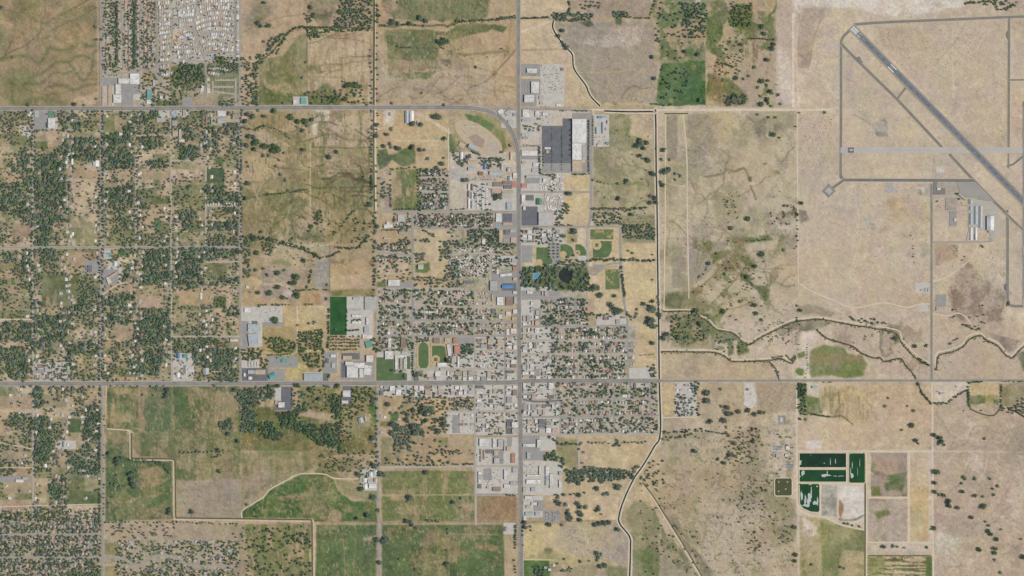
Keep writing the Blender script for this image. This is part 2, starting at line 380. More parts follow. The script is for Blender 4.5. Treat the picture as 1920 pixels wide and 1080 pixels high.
L_([(1486,0),(1500,24),(1506,4),(1540,12),(1600,12)], 3, (214,204,186), .9, .5); F([(1484,-60),(1810,-60),(1808,12),(1740,24),(1700,30),(1640,28),(1560,14),(1486,10)], (212,204,188), (202,190,170), 'mid', -.5, 1, 3, 3)
L_([(1506,18),(1500,40),(1494,60),(1495,140),(1498,200)], 2, (208,190,162), .8); L_([(1546,30),(1532,56),(1524,86),(1518,118)], 1.6, (168,144,118), .7)
L_([(1487,26),(1487,200)], 3, (214,202,184), .95, .2)
L_([(1540,89),(1575,90)], 5, (186,180,170), .8, .5); L_([(1553,173),(1575,173)], 4, (188,182,172), .7, .5)
# --- airfield ground
F([(1580,60),(1600,52),(1920,378),(1980,440),(1980,580),(1497,580),(1497,205),(1576,205),(1578,90)], (197,180,151), (190,171,143), 'fine', -.4, 1.2)
F([(1612,46),(1980,30),(1980,436),(1920,366)], (198,179,149), (188,169,142), 'fine', -.3, 1.2)
F([(1640,52),(1700,48),(1735,54),(1742,90),(1700,100),(1660,92)], (188,168,140), (160,142,120), 'dot', .7, 1.7, 4, 3)
speck((1720,40,1890,140), (176,154,130), .9, .45); speck((1790,145,1890,200), (160,142,118), 1.0, .55); F([(1800,150),(1884,150),(1888,190),(1820,182)], (206,188,158), (186,166,138), 'dot', .2, 1.2, 5, 4, .7)
speck((1850,205,1886,260), (140,124,108), 1.2, .7); speck((1898,40,1916,300), (160,140,118), 1.0, .6)
L_([(1787,50),(1786,120),(1789,190)], 1.5, (210,192,162), .8); L_([(1755,120),(1775,95),(1800,70)], 1.3, (160,138,112), .7); L_([(1855,56),(1840,75),(1832,92)], 1.3, (212,198,170), .7)
E(1788,163,5,4,(208,198,182),.9,1,2); E(1876,238,4,4,(208,192,164),.9,.5,1); E(1762,319,8,8,(204,196,182),.9,1,2); E(1762,320,2.5,2.5,(222,218,210),.9,.3,1)
F([(1634,234),(1658,223),(1665,230),(1665,256),(1645,258)], (172,160,148), (150,140,128), 'vx', 0, 1, 2, 1); L_([(1600,215),(1620,225),(1634,234)], 1.6, (160,142,120), .8)
L_([(1752,292),(1748,333),(1754,333),(1752,295)], 2, (170,158,142), .7)
F([(1608,345),(1612,385),(1606,395),(1604,345)], (186,176,160)); F((1660,342,1684,361), (178,172,164), (168,162,154), 'fine'); F((1720,345,1746,366), (178,166,150), f=3)
F((1720,350,1732,365), (200,190,176), f=2); E(1726,359,4,5,(130,120,110),.8,1,2)
F([(1676,365),(1740,375),(1745,440),(1700,450),(1665,420)], (196,170,128), (188,160,120), 'mid', -.5, .8, 6, 6); E(1676,375,10,10,(166,140,106),.6,4,5)
F([(1497,205),(1575,215),(1575,330),(1540,345),(1520,380),(1497,400)], (198,180,154), (186,166,142), 'fine', -.3, 1, 3, 3); speck((1500,220,1560,330), (150,132,114), 1.0, .65)
speck((1500,345,1600,420), (172,150,124), 1.1, .45); F([(1540,390),(1600,395),(1590,410),(1540,405)], (180,166,150), f=5, wob=5, a=.6)
F((1600,418,1745,580), (198,178,148), (190,166,132), 'big2', -.8, .8); speck((1600,440,1700,580), (180,158,132), 1.0, .4)
F([(1622,400),(1640,395),(1632,420),(1616,420)], (184,174,158), f=4, wob=3)
F([(1752,455),(1800,455),(1798,480),(1760,500),(1750,500)], (182,156,122), (176,150,118), 'mid', f=4, wob=3)
F([(1722,455),(1745,458),(1742,475),(1730,484)], (172,160,142), (150,140,124), 'dot', 0, 1, 3, 2); speck((1752,465,1764,500), (120,108,94), .5, .7); speck((1788,458,1800,482), (112,104,92), .3, .8)
F([(1806,500),(1820,485),(1830,500),(1838,515),(1860,540),(1888,560),(1880,600),(1870,620),(1800,600),(1790,560)], (178,158,136), (140,122,106), 'mid', -.3, .6, 4, 6)
speck((1780,500,1890,640), (120,104,90), 1.0, .6); E(1822,500,8,6,(140,124,108),.7,3,4); E(1790,600,12,10,(160,140,118),.7,4,4)
F([(1905,585),(1980,582),(1980,605),(1925,606),(1908,598)], (206,190,160), f=2, wob=1.5)
# --- dry country between canal and desert road
F([(1236,212),(1495,206),(1497,600),(1236,590)], (190,174,140), (178,162,132), 'mid2', -.7, .9, 2)
F([(1290,214),(1330,214),(1334,240),(1345,270),(1310,270),(1290,255)], (168,154,126), (156,144,122), 'fine', -.3, .8, 2, 1)
F([(1330,214),(1375,212),(1378,245),(1362,268),(1340,258)], (194,174,126), (188,166,128), 'mid', f=5, wob=4)
F([(1248,215),(1270,215),(1270,300),(1252,300)], (166,152,124), (154,140,116), 'fine', f=2)
F([(1412,226),(1432,224),(1434,250),(1424,256),(1414,246)], (128,120,106), (116,108,98), 'mid', f=2, wob=3); F([(1445,235),(1460,230),(1464,244),(1450,248)], (134,118,108), f=2, wob=3); L_([(1400,218),(1416,230)], 3, (134,120,100), .8)
E(1396,265,10,8,(150,136,118),.6,4,4); speck((1280,260,1490,400), (150,132,110), 1.4, .5)
L_([(1318,334),(1345,331),(1360,326),(1364,320),(1380,322),(1398,317),(1404,326),(1410,338)], 3.5, (112,106,80), .85, 1.5); E(1408,336,4,5,(98,104,74),.8,1,2)
L_([(1408,348),(1414,362),(1417,374)], 2.5, (128,114,96), .8); E(1473,298,8,6,(138,120,100),.7,2,3); E(1436,308,4,2,(120,104,78),.8,1,1); E(1457,322,5,4,(118,120,84),.7,1.5,2)
L_([(1326,376),(1345,372),(1340,366),(1365,372)], 3, (142,120,94), .6, 2); E(1340,370,6,3,(140,120,92),.6,2,2)
F([(1460,390),(1495,388),(1496,416),(1470,420),(1450,408)], (150,132,112), (116,100,84), 'mid', -.2, .4, 3, 4); F([(1498,394),(1512,396),(1518,414),(1500,420)], (136,126,108), (116,110,96), 'mid', f=2, wob=2)
F([(1290,455),(1370,452),(1330,510),(1290,545),(1288,460)], (168,156,134), (160,148,126), 'fine', f=1.5, wob=1); F((1260,463,1287,540), (166,152,128), (156,142,120), 'fine', f=1.5)
F([(1365,448),(1400,446),(1440,442),(1462,448),(1440,452),(1400,454)], (96,110,70), f=2, wob=2)
F([(1342,472),(1364,468),(1370,474),(1350,486),(1336,492)], (106,110,66), f=2, wob=2); F([(1380,475),(1395,478),(1408,490),(1400,498),(1388,488)], (102,108,64), f=2, wob=3)
F([(1384,515),(1396,512),(1402,525),(1415,532),(1436,528),(1438,545),(1432,570),(1424,560),(1420,545),(1404,535),(1390,522)], (92,104,60), (114,116,72), 'mid', f=2, wob=3)
L_([(1372,470),(1360,490),(1340,515),(1310,540),(1290,555)], 2.2, (124,110,72), .8, .5); L_([(1398,498),(1370,535),(1345,560),(1336,568)], 1.8, (122,108,72), .8, .5); L_([(1350,585),(1390,580),(1420,560)], 3, (134,118,74), .6, 1.5)
F([(1442,510),(1462,500),(1460,520),(1440,535)], (166,144,114), (150,128,100), 'mid', f=3, wob=2); E(1412,550,6,7,(206,196,180),.8,3,2)
F([(1440,440),(1495,410),(1497,600),(1425,600),(1420,580),(1438,550),(1460,520),(1468,480)], (192,172,142), (186,164,134), 'fine', f=3, wob=3); E(1470,420,24,20,(200,186,164),.6,4,8)
F([(1240,545),(1280,542),(1330,560),(1345,572),(1320,585),(1280,582),(1244,578)], (128,126,86), (150,140,100), 'mid', f=4, wob=3, a=.9); F([(1248,550),(1270,545),(1280,560),(1276,578),(1246,575)], (98,106,72), f=3, wob=2); E(1264,568,8,6,(160,148,108),.7,2,3)
F([(1260,590),(1340,590),(1345,615),(1335,650),(1260,652)], (160,144,104), (110,116,78), 'mid', -.1, .8, 3, 3)
F([(1320,585),(1370,588),(1350,606),(1330,600)], (124,122,80), f=3, wob=3); F([(1345,612),(1372,620),(1388,632),(1376,640),(1350,640),(1340,630)], (96,112,76), f=2, wob=2); F([(1362,640),(1372,640),(1376,660),(1366,664)], (98,116,70), f=2, wob=2); F([(1380,640),(1402,642),(1404,660),(1385,664)], (108,118,80), f=2, wob=3); E(1348,650,8,5,(112,118,82),.7,2,2)
F([(1240,657),(1340,660),(1376,676),(1438,675),(1458,712),(1240,712)], (184,164,128), (166,150,122), 'big2', -.6, .8, 2)
F([(1450,606),(1500,600),(1540,596),(1560,604),(1530,618),(1505,622),(1480,616)], (110,112,80), (126,118,96), 'mid', f=2, wob=2); F([(1560,600),(1620,608),(1640,628),(1620,645),(1560,632)], (190,170,142), (168,148,126), 'dot', .5, 1.4, 3, 2)
F([(1496,575),(1540,578),(1570,586),(1560,592),(1500,590)], (150,134,112), (110,112,82), 'mid', 0, .8, 3, 3)
F((1494,622,1530,710), (206,190,164), f=2); F([(1530,640),(1600,650),(1640,680),(1660,712),(1530,712)], (198,178,148), f=3)
F([(1520,655),(1545,648),(1580,650),(1590,660),(1612,664),(1626,680),(1620,706),(1590,710),(1555,704),(1520,706),(1516,680)], (136,136,88), (116,126,78), 'mid', -.4, .8, 3, 2)
for k in range(7): E(1524 + k*14.5, 671, 7.5, 7.5, (156,128,88), .7, 1, 2); E(1524 + k*14.5, 671, 5, 5, (140,132,84), .6, 1, 2); E(1524 + k*14.5, 700, 7, 7, (112,126,76), .5, 1, 2)
F([(1545,650),(1583,650),(1585,662),(1544,662)], (118,130,78), f=3, wob=2, a=.8); E(1600,690,16,16,(104,124,64),.6,3,5); E(1499,697,9,7,(96,120,64),.95,1.5,2); F([(1494,662),(1508,658),(1510,668),(1498,672)], (110,124,68), f=1.5, wob=1)
F([(1648,615),(1680,618),(1690,640),(1676,660),(1664,668),(1652,660),(1648,640)], (178,160,132), (120,116,92), 'mid', -.1, .5, 2, 3); L_([(1651,620),(1650,650),(1660,668),(1674,662)], 5, (112,114,84), .7, 1.5); F([(1665,608),(1690,614),(1686,626),(1664,622)], (104,112,76), f=2, wob=2)
F([(1748,590),(1850,600),(1980,620),(1980,712),(1750,712)], (196,174,144), (184,162,134), 'fine', -.2, 1.2, 4, 4); speck((1752,640,1920,712), (170,148,122), .9, .4)
F([(1846,618),(1880,628),(1908,640),(1900,655),(1888,660),(1870,640)], (164,146,126), (138,122,108), 'mid', f=2, wob=2); F([(1905,664),(1980,630),(1980,700),(1920,696),(1912,680)], (110,114,86), (130,126,100), 'mid', f=3, wob=2)
# --- south of the desert road
F([(1238,716),(1495,716),(1496,1140),(1150,1140),(1190,1000),(1175,950),(1236,840)], (190,172,138), (178,160,130), 'mid2', -.7, .9, 2)
F([(1245,718),(1268,718),(1268,778),(1245,778)], (196,172,124), f=2); F([(1310,718),(1395,718),(1395,790),(1340,800),(1310,790)], (186,166,130), (174,152,122), 'mid', f=4, wob=4)
F([(1395,718),(1420,718),(1420,760),(1412,765),(1396,760)], (204,200,192), (190,184,174), 'fine', f=1, wob=1)
F([(1420,720),(1495,718),(1495,778),(1430,775)], (176,156,126), (158,142,116), 'mid', f=3, wob=3)
F((1450,775,1495,935), (206,188,160), (200,180,152), 'mid', -.5, .8, 3, 2); F((1440,815,1452,935), (196,178,150), f=3)
F((1459,779,1473,796), (148,146,144), f=.8); F((1463,783,1468,791), (206,206,202), f=.8); L_([(1470,795),(1495,795)], 1.5, (160,156,152), .9, .2); E(1476,808,6,4,(150,144,136),.7,1,1.5)
for v0, c in ((2, (196,170,128)), ):
    E(1260,935,50,50,(192,164,128),.45,14,20); E(1330,900,60,50,(186,160,124),.4,14,20); E(1370,960,70,45,(192,174,146),.6,14,20); E(1440,960,50,60,(190,170,142),.6,12,18)
E(1345,985,40,30,(194,176,150),.6,10,14); E(1400,1040,80,40,(190,172,146),.7,12,16); E(1300,870,60,30,(190,168,120),.5,10,14); F([(1320,880),(1400,860),(1440,900),(1400,960),(1340,950)], (184,160,122), (166,146,116), 'mid', f=8, wob=6, a=.5)
F([(1405,800),(1425,808),(1424,840),(1418,865),(1405,860)], (144,130,112), f=3, wob=3, a=.7)
F([(1180,1000),(1236,975),(1236,1080),(1232,1140),(1184,1140)], (118,124,80), (150,140,100), 'mid', -.2, .9, 3, 3); E(1210,1050,14,24,(96,112,66),.7,4,6)
F([(1196,925),(1236,960),(1238,1000),(1182,1000),(1176,960)], (150,142,104), (120,124,84), 'mid', -.2, .8, 3, 3)
F([(1240,985),(1280,1030),(1310,1080),(1320,1140),(1240,1140)], (158,148,118), (120,122,88), 'mid', 0, .9, 3, 3); F([(1250,968),(1270,970),(1300,1030),(1330,1060),(1340,1080),(1320,1080),(1280,1010)], (140,130,110), (120,114,92), 'mid', f=3, wob=3)
F([(1235,820),(1340,800),(1330,815),(1240,830)], (150,138,100), f=4, wob=3, a=.7)
speck((1380,780,1490,1060), (96,94,72), 1.5, .7); speck((1240,820,1440,1060), (130,116,84), 1.5, .5)
F([(1430,980),(1495,990),(1490,1020),(1460,1030),(1430,1010)], (160,148,108), (120,118,84), 'mid', f=5, wob=4, a=.7)
F((1497,716,1745,846), (200,178,144), (192,166,130), 'big2', -.6, .8); F([(1496,742),(1536,742),(1540,775),(1510,780),(1498,770)], (88,108,58), (112,120,70), 'hx2', 0, 1.2, 2, 2); F([(1536,726),(1600,722),(1640,740),(1640,790),(1560,780),(1538,770)], (186,162,116), (140,132,84), 'hx2', .3, 1.4, 4, 4)
F([(1540,735),(1585,735),(1580,742),(1540,742)], (130,128,76), f=2, wob=3, a=.7); F([(1496,718),(1512,718),(1512,742),(1496,742)], (86,100,60), f=1.5); F([(1512,716),(1536,716),(1536,742),(1514,740)], (202,188,164), f=1)
L_([(1500,770),(1530,778),(1560,782),(1580,780),(1600,795)], 2, (108,104,66), .8, .8); L_([(1565,782),(1570,770),(1582,758)], 2.5, (100,108,62), .7, 1.5)
L_([(1612,735),(1625,760),(1645,775),(1640,760),(1620,740)], 2, (206,186,156), .6, 1.5); F([(1510,828),(1540,826),(1540,842),(1512,843)], (206,198,186), f=2, wob=1); E(1570,810,30,14,(186,158,122),.6,8,8)
F([(1752,716),(1818,716),(1815,730),(1790,742),(1775,755),(1752,758)], (208,194,170), (200,184,158), 'mid', f=2); F((1818,718,1876,745), (196,170,124), f=1.5); F([(1818,744),(1876,744),(1876,768),(1862,776),(1835,770),(1818,762)], (84,106,62), (150,140,90), 'mid', .3, 1.2, 2, 3)
F([(1878,722),(1920,718),(1920,745),(1905,765),(1880,765)], (168,146,102), (128,122,76), 'mid', f=2, wob=2); F([(1878,728),(1892,726),(1890,740),(1880,745)], (112,114,64), f=2, wob=2, a=.7)
F([(1750,760),(1980,770),(1980,1140),(1750,1140)], (190,168,140), (178,156,130), 'mid', -.5, 1, 4, 4); F([(1850,800),(1980,790),(1980,860),(1860,845)], (172,152,128), f=6, wob=5, a=.7)
F([(1752,960),(1800,975),(1830,970),(1820,1000),(1780,1010),(1755,990)], (170,150,128), f=6, wob=5, a=.8); F([(1755,1000),(1790,1005),(1800,1020),(1780,1040),(1754,1045)], (200,188,168), f=4, wob=3); F([(1790,1000),(1850,1010),(1860,1060),(1840,1100),(1780,1090)], (194,172,132), f=8, wob=6, a=.6)
E(1860,890,14,10,(150,136,120),.6,5,5); speck((1752,780,1920,1080), (140,122,98), 1.7, .45)
L_([(1752,846),(1920,847)], 1.6, (208,190,162), .8, .5); L_([(1852,848),(1848,880),(1830,910),(1825,935)], 1.4, (206,188,160), .7); L_([(1760,915),(1785,910),(1790,925),(1800,940)], 1.2, (206,190,160), .6, 1.5)
# sewage works ground, drying beds, striped crop
F((1494,844,1748,1024), (208,192,162), (198,180,150), 'mid', -.4, 1)
F((1540,909,1569,968), (176,172,156), (150,146,132), 'mid', 0, 1, 1, 1); F([(1573,910),(1620,910),(1620,972),(1600,984),(1573,972)], (214,206,194), (204,192,176), 'mid', 0, 1, 1.2, 1); F([(1574,938),(1580,945),(1582,960),(1576,972),(1572,955)], (158,120,90), f=1.5, wob=1.5); L_([(1574,974),(1600,976),(1618,968)], 4, (110,110,74), .8, 1)
F((1633,849,1701,931), (166,146,126), (128,126,92), 'mid2', .1, 1.0, 1); F([(1662,890),(1700,880),(1700,920),(1665,918),(1655,905)], (92,112,72), (170,140,112), 'mid', .2, .8, 2, 4); F([(1632,912),(1650,910),(1652,930),(1633,930)], (112,118,64), f=2, wob=2); F([(1640,855),(1675,858),(1690,880),(1665,890),(1650,880)], (184,150,124), f=4, wob=4, a=.8)
F((1628,936,1701,1015), (180,164,142), (166,152,132), 'mid', -.3, 1, 1); F([(1640,965),(1665,955),(1672,965),(1650,980)], (120,124,78), f=3, wob=3); F((1630,936,1660,942), (170,130,96), f=2, wob=2); F((1706,849,1741,1015), (198,178,140), (190,164,120), 'mid', -.2, .8, 1)
F([(1708,975),(1730,950),(1738,975),(1720,1000)], (178,160,124), f=4, wob=3); F((1628,1016,1747,1034), (204,188,160), (186,168,138), 'fine', -.2, 1)
F((1626,1043,1748,1140), (196,172,126), (104,110,66), 'vs', -.2, .7, 1); F((1736,1043,1748,1140), (96,114,60), f=1); F((1626,1043,1660,1075), (128,128,76), (186,160,114), 'vx', .2, 1, 2, 2, .8)
F([(1500,968),(1545,972),(1580,985),(1622,994),(1622,1140),(1500,1140)], (172,158,112), (134,134,84), 'mid2', -.2, .7, 2); F([(1540,975),(1580,985),(1572,1080),(1568,1140),(1540,1140),(1545,1020)], (110,122,74), (132,132,84), 'mid', 0, 1, 3, 3); F([(1578,990),(1622,994),(1622,1035),(1580,1030)], (112,122,74), (150,142,94), 'mid', .2, 1, 2, 2); F([(1580,1035),(1622,1040),(1622,1090),(1590,1080)], (190,170,118), (150,140,94), 'mid', f=3, wob=3)
F([(1498,968),(1525,975),(1540,1000),(1530,1020),(1500,1005)], (206,192,168), f=5, wob=4); F([(1500,1010),(1545,1005),(1545,1050),(1505,1035)], (176,160,118), f=4, wob=4, a=.8); L_([(1510,1036),(1525,1022),(1545,1010)], 2, (140,132,92), .7, 1.5)
# --- middle farmland west of the town grid
F([(452,208),(702,208),(703,556),(620,556),(617,610),(452,610)], (182,158,118), (166,146,108), 'mid2', -.7, .9, 1)
F([(590,205),(618,208),(612,250),(590,262),(584,240)], (212,196,166), f=2, wob=1); F([(594,232),(640,222),(702,210),(703,275),(594,275)], (194,170,132), (184,160,126), 'mid', f=2, wob=1)
F([(455,245),(500,238),(535,268),(530,278),(490,262),(460,255)], (178,158,128), f=3, wob=3); F([(500,225),(520,218),(532,240),(512,238)], (168,152,124), f=2, wob=2)
F([(470,220),(520,208),(555,215),(540,240),(500,240)], (162,142,98), (142,128,80), 'mid', f=4, wob=3, a=.8); F([(505,245),(560,250),(578,258),(545,270),(525,258)], (122,124,72), (140,134,84), 'hx', f=3, wob=3)
F([(535,260),(582,262),(582,290),(545,282)], (152,138,90), f=3, wob=3); F([(470,298),(530,288),(580,292),(585,330),(540,335),(475,338)], (190,162,122), (184,160,110), 'mid', f=5, wob=4)
F([(582,275),(640,270),(702,280),(702,300),(640,290),(585,300)], (158,140,96), f=3, wob=3); L_([(584,326),(600,320),(630,314),(660,312),(700,308)], 7, (126,116,80), .6, 2, 4); F([(640,325),(702,318),(702,330),(640,332)], (174,134,96), (130,98,66), 'mid', .3, 1, 3, 2); L_([(645,328),(668,310),(672,298)], 3, (96,76,50), .8, 1.5)
F([(584,332),(702,332),(702,362),(650,366),(584,364)], (124,122,82), (150,138,96), 'hx2', -.2, .9, 2, 2); F([(584,354),(702,348),(700,396),(640,392),(584,380)], (160,144,98), (126,124,78), 'hx2', 0, 1, 3, 3); L_([(582,353),(700,350)], 1.6, (76,88,58), .8, .3); L_([(582,326),(702,322)], 1.3, (100,94,66), .7, .3)
L_([(452,345),(480,342),(505,342),(520,336),(535,338)], 4, (112,116,76), .8, 1.5, 1.5); L_([(478,356),(500,352),(540,362),(552,358),(580,360)], 1.5, (110,100,66), .8, .5); L_([(456,374),(490,366),(536,362)], 1.7, (96,96,64), .9, .5); F([(454,345),(540,340),(540,360),(490,364),(456,372)], (184,156,114), (166,142,98), 'hx', f=2, wob=2, a=.7); F([(545,340),(580,330),(582,355),(560,358)], (156,140,92), f=3, wob=3)
F([(480,368),(537,364),(537,396),(500,396),(470,380)], (108,116,70), (138,132,86), 'hx', .2, 1, 2, 3); F([(452,380),(480,388),(500,400),(480,420),(452,412)], (112,116,78), (128,124,86), 'hx', f=3, wob=3); F([(480,396),(540,396),(545,410),(500,418)], (168,150,106), (120,122,72), 'mid', f=3, wob=4)
F([(540,362),(580,360),(582,395),(560,400),(540,390)], (186,160,118), f=3, wob=3); E(545,380,5,5,(70,82,50),.8,1,1.5); E(566,403,12,9,(140,128,84),.7,3,2); E(566,403,7,5,(178,154,112),.7,2,2)
L_([(480,385),(510,405),(530,402),(560,398)], 3, (96,108,58), .7, 2); L_([(540,395),(548,420),(555,432)], 2.5, (92,96,56), .8, 1)
F([(466,412),(500,410),(540,408),(546,430),(520,438),(470,426)], (180,154,110), (150,136,94), 'mid', f=4, wob=4, a=.8); E(520,420,7,8,(114,116,66),.9,2,2); E(528,432,13,7,(130,126,80),.7,4,3); E(552,424,5,10,(112,112,70),.8,2,3)
F([(555,425),(620,412),(640,440),(630,458),(560,458),(530,440)], (176,156,116), (166,150,120), 'mid', f=4, wob=4); F([(590,395),(640,400),(700,400),(702,430),(660,450),(640,430)], (176,152,112), (146,130,94), 'mid', f=4, wob=4, a=.8)
F([(500,462),(560,456),(590,470),(575,490),(530,490),(510,480)], (184,162,116), (176,158,126), 'mid', f=3, wob=3); E(520,494,12,5,(110,118,80),.8,3,2); E(538,496,8,4,(104,112,80),.8,2,2); F([(575,462),(618,460),(618,480),(600,476)], (112,116,84), (160,150,128), 'mid', f=2, wob=2)
F([(490,503),(568,503),(552,562),(490,560)], (166,148,130), (176,156,134), 'mid', -.5, .8, 1, .5); E(505,526,10,8,(182,164,132),.7,2,3); E(538,550,9,6,(206,194,172),.7,3,3); L_([(480,520),(492,532),(520,532),(548,540)], 3, (206,182,138), .8, .8); L_([(470,522),(490,530)], 6, (204,180,130), .7, 1.5, 3)
L_([(506,530),(512,548),(502,558)], 2, (190,172,142), .6); F((552,504,570,540), (176,156,120), f=1.5)
F([(590,490),(617,484),(617,542),(588,540),(586,515)], (154,148,130), (162,154,138), 'fine', f=1.5, wob=1); F((619,486,702,520), (182,156,112), (140,120,84), 'mid', .3, 1.2); F((619,515,702,542), (190,164,126), f=2, wob=2); F([(619,545),(702,538),(702,552),(619,555)], (150,138,90), (120,120,72), 'hx', f=2, wob=2)
F((594,548,618,575), (176,154,130), f=1.5); F([(560,552),(600,548),(600,572),(570,570)], (186,154,106), (170,120,74), 'mid', .2, 1, 3, 2); F([(530,575),(617,575),(615,620),(600,660),(560,625),(532,610)], (194,172,116), (186,164,118), 'mid', f=2)
F([(490,612),(555,612),(560,625),(600,640),(604,690),(560,700),(490,660)], (176,152,98), (138,130,76), 'mid', -.2, .8, 2, 2); F([(534,690),(560,680),(580,692),(570,712),(538,712)], (190,166,104), f=2, wob=2)
L_([(557,575),(557,660),(500,661),(485,652)], 1.7, (206,184,138), .9, .4); L_([(557,575),(600,575),(612,582),(616,610)], 1.6, (206,184,140), .8, .4); L_([(557,660),(612,657)], 1.6, (206,186,142), .8, .4)
L_([(450,530),(480,520),(500,505),(600,505)], 1.4, (196,176,142), .6); L_([(620,300),(622,290),(580,240)], 1.2, (170,150,116), .01)
F([(703,208),(841,208),(841,320),(703,320)], (194,170,126), (184,160,118), 'mid', -.5, 1); F((719,206,739,235), (202,190,168)); F([(709,280),(726,280),(730,292),(779,268),(779,305),(755,312),(735,300),(728,308),(712,318),(707,300)], (98,112,80), (108,118,84), 'mid', f=1.2, wob=1.2)
L_([(760,206),(800,222),(845,250),(870,262)], 5, (204,184,152), .95, .3); F((738,252,838,262), (196,176,128), (176,160,112), 'mid', f=1); L_([(708,242),(740,240),(740,262),(840,264)], 2, (208,190,160), .8, .3); L_([(785,222),(785,262)], 1.5, (208,190,160), .8, .2)
F((711,318,732,392), (170,152,126), (186,164,132), 'mid'); F((736,318,784,394), (170,148,104), (106,116,72), 'hx', -.4, .4, 1); F([(738,318),(780,318),(782,336),(738,338)], (106,116,72), f=3, wob=3, a=.8); F([(738,368),(784,364),(784,394),(738,392)], (100,112,70), (150,138,96), 'hx', .5, 1.2, 3, 2)
F((785,316,841,394), (176,164,142), (120,124,88), 'mid', -.3, .8); F((846,334,876,393), (200,178,130), (190,168,124), 'vx', -.3, .8)
F([(706,400),(770,400),(770,560),(706,556)], (188,164,124), (176,152,116), 'mid', -.4, 1); F((774,430,842,520), (196,176,136), (186,164,124), 'mid', -.4, 1); F((776,430,880,445), (194,174,134), f=2)
F([(779,494),(806,492),(808,505),(800,512),(780,510)], (104,122,72), f=1.5, wob=1); F((708,492,765,515), (190,170,138), f=1.5); F((706,528,724,538), (110,122,76))
F((841,250,862,285), (92,112,70), (108,120,80), 'mid', f=1.2, wob=1); F([(845,212),(880,208),(935,218),(955,245),(948,280),(930,290),(905,294),(850,280)], (182,162,118), (150,142,94), 'mid', f=2, wob=2)
F([(868,214),(900,216),(924,230),(920,242),(908,246),(900,230),(875,226)], (96,118,74), f=2, wob=2); F([(925,235),(942,245),(950,275),(940,290),(930,285),(942,268)], (126,132,82), f=2, wob=2); F([(905,284),(945,282),(950,294),(905,295)], (94,118,74), f=2, wob=1)
F((843,285,970,400), (196,184,162), (184,170,146), 'mid', -.4, 1); F([(844,312),(862,322),(880,328),(880,338),(846,338)], (184,178,168), f=1.5)
# lawns round the town
F((706,560,945,714), (184,174,154), (146,146,112), 'fine', -.2, 1); F((708,460,772,492), (186,172,150), (140,142,106), 'fine', -.2, 1); F((776,400,942,426), (182,170,148), (136,138,102), 'fine', -.3, .9); F((845,430,970,560), (184,170,144), (130,134,100), 'fine', -.2, .9); F((708,541,890,575), (184,172,150), (140,142,108), 'fine', -.2, 1)
F((976,205,1115,425), (200,190,170), (186,174,152), 'fine', -.2, 1); F((1056,328,1108,424), (204,182,134), (194,172,128), 'mid'); F((1112,216,1230,425), (178,164,124), (158,148,112), 'mid2', -.6, .8, 1)
F((1181,216,1226,258), (192,174,136), (184,164,130), 'mid', f=2); F([(1144,218),(1172,216),(1180,240),(1178,262),(1160,262),(1146,245)], (112,122,82), (150,144,106), 'mid', .2, 1, 3, 3); L_([(1112,336),(1130,342),(1160,346),(1200,342),(1230,348)], 5, (130,132,92), .6, 2, 3); L_([(1180,395),(1200,378),(1225,374)], 2, (120,124,84), .7)
F((1166,405,1232,425), (150,142,100), f=3); F([(976,428),(1102,428),(1102,520),(976,520)], (196,180,148), (170,162,122), 'mid', -.2, 1); F((1062,430,1082,455), (158,148,98), (176,160,110), 'mid'); F((1083,428,1098,460), (208,188,154))
F((976,500,1102,545), (108,118,82), (136,136,98), 'mid', -.2, .9, 2); F((1104,425,1162,500), (204,182,136), (194,172,130), 'mid', f=1); F([(1100,515),(1164,498),(1176,580),(1176,600),(1104,590)], (202,182,138), (192,172,130), 'mid', -.5, .9); F((1166,428,1232,712), (202,182,134), (194,172,126), 'vx', -.5, 1)
F((1168,428,1231,455), (150,146,108), f=2, wob=1); F((978,545,1100,612), (184,174,154), (150,148,116), 'fine', -.2, 1); F((978,612,1192,815), (184,174,156), (146,146,114), 'fine', -.2, 1); F((1190,715,1236,815), (184,172,152), (150,148,116), 'fine')
F([(1110,512),(1122,514),(1126,530),(1112,535)], (208,186,160), f=2, wob=2); F((1102,558,1115,585), (186,160,132), f=1)
# --- rural west: many small parcels
r_ = random.Random(5)
PC = [(188,164,128),(180,158,120),(166,150,112),(196,174,140),(146,142,102),(128,130,92),(176,150,118)]
for (u0,u1) in ((-60,62),(62,126),(126,190),(190,255),(255,320),(320,386),(386,450)):
    v = 206.0
    while v < 716:
        h = r_.uniform(10, 26); e = min(v+h, 716)
        if r_.random() < .5:
            m_ = (u0+u1)/2 + r_.uniform(-8, 8)
            F((u0,v,m_,e), r_.choice(PC), r_.choice(PC), 'mid', -.6, 1, 1); F((m_,v,u1,e), r_.choice(PC), r_.choice(PC), 'mid', -.6, 1, 1)
        else: F((u0,v,u1,e), r_.choice(PC), r_.choice(PC), 'mid', -.6, 1, 1)
        v = e
for (u0,u1) in ((-60,62),(62,126),(126,190)):
    v = 724.0
    while v < 978:
        e = v + r_.uniform(12, 28); F((u0,v,u1,min(e,978)), r_.choice(PC), r_.choice(PC), 'mid', -.6, 1, 1); v = e
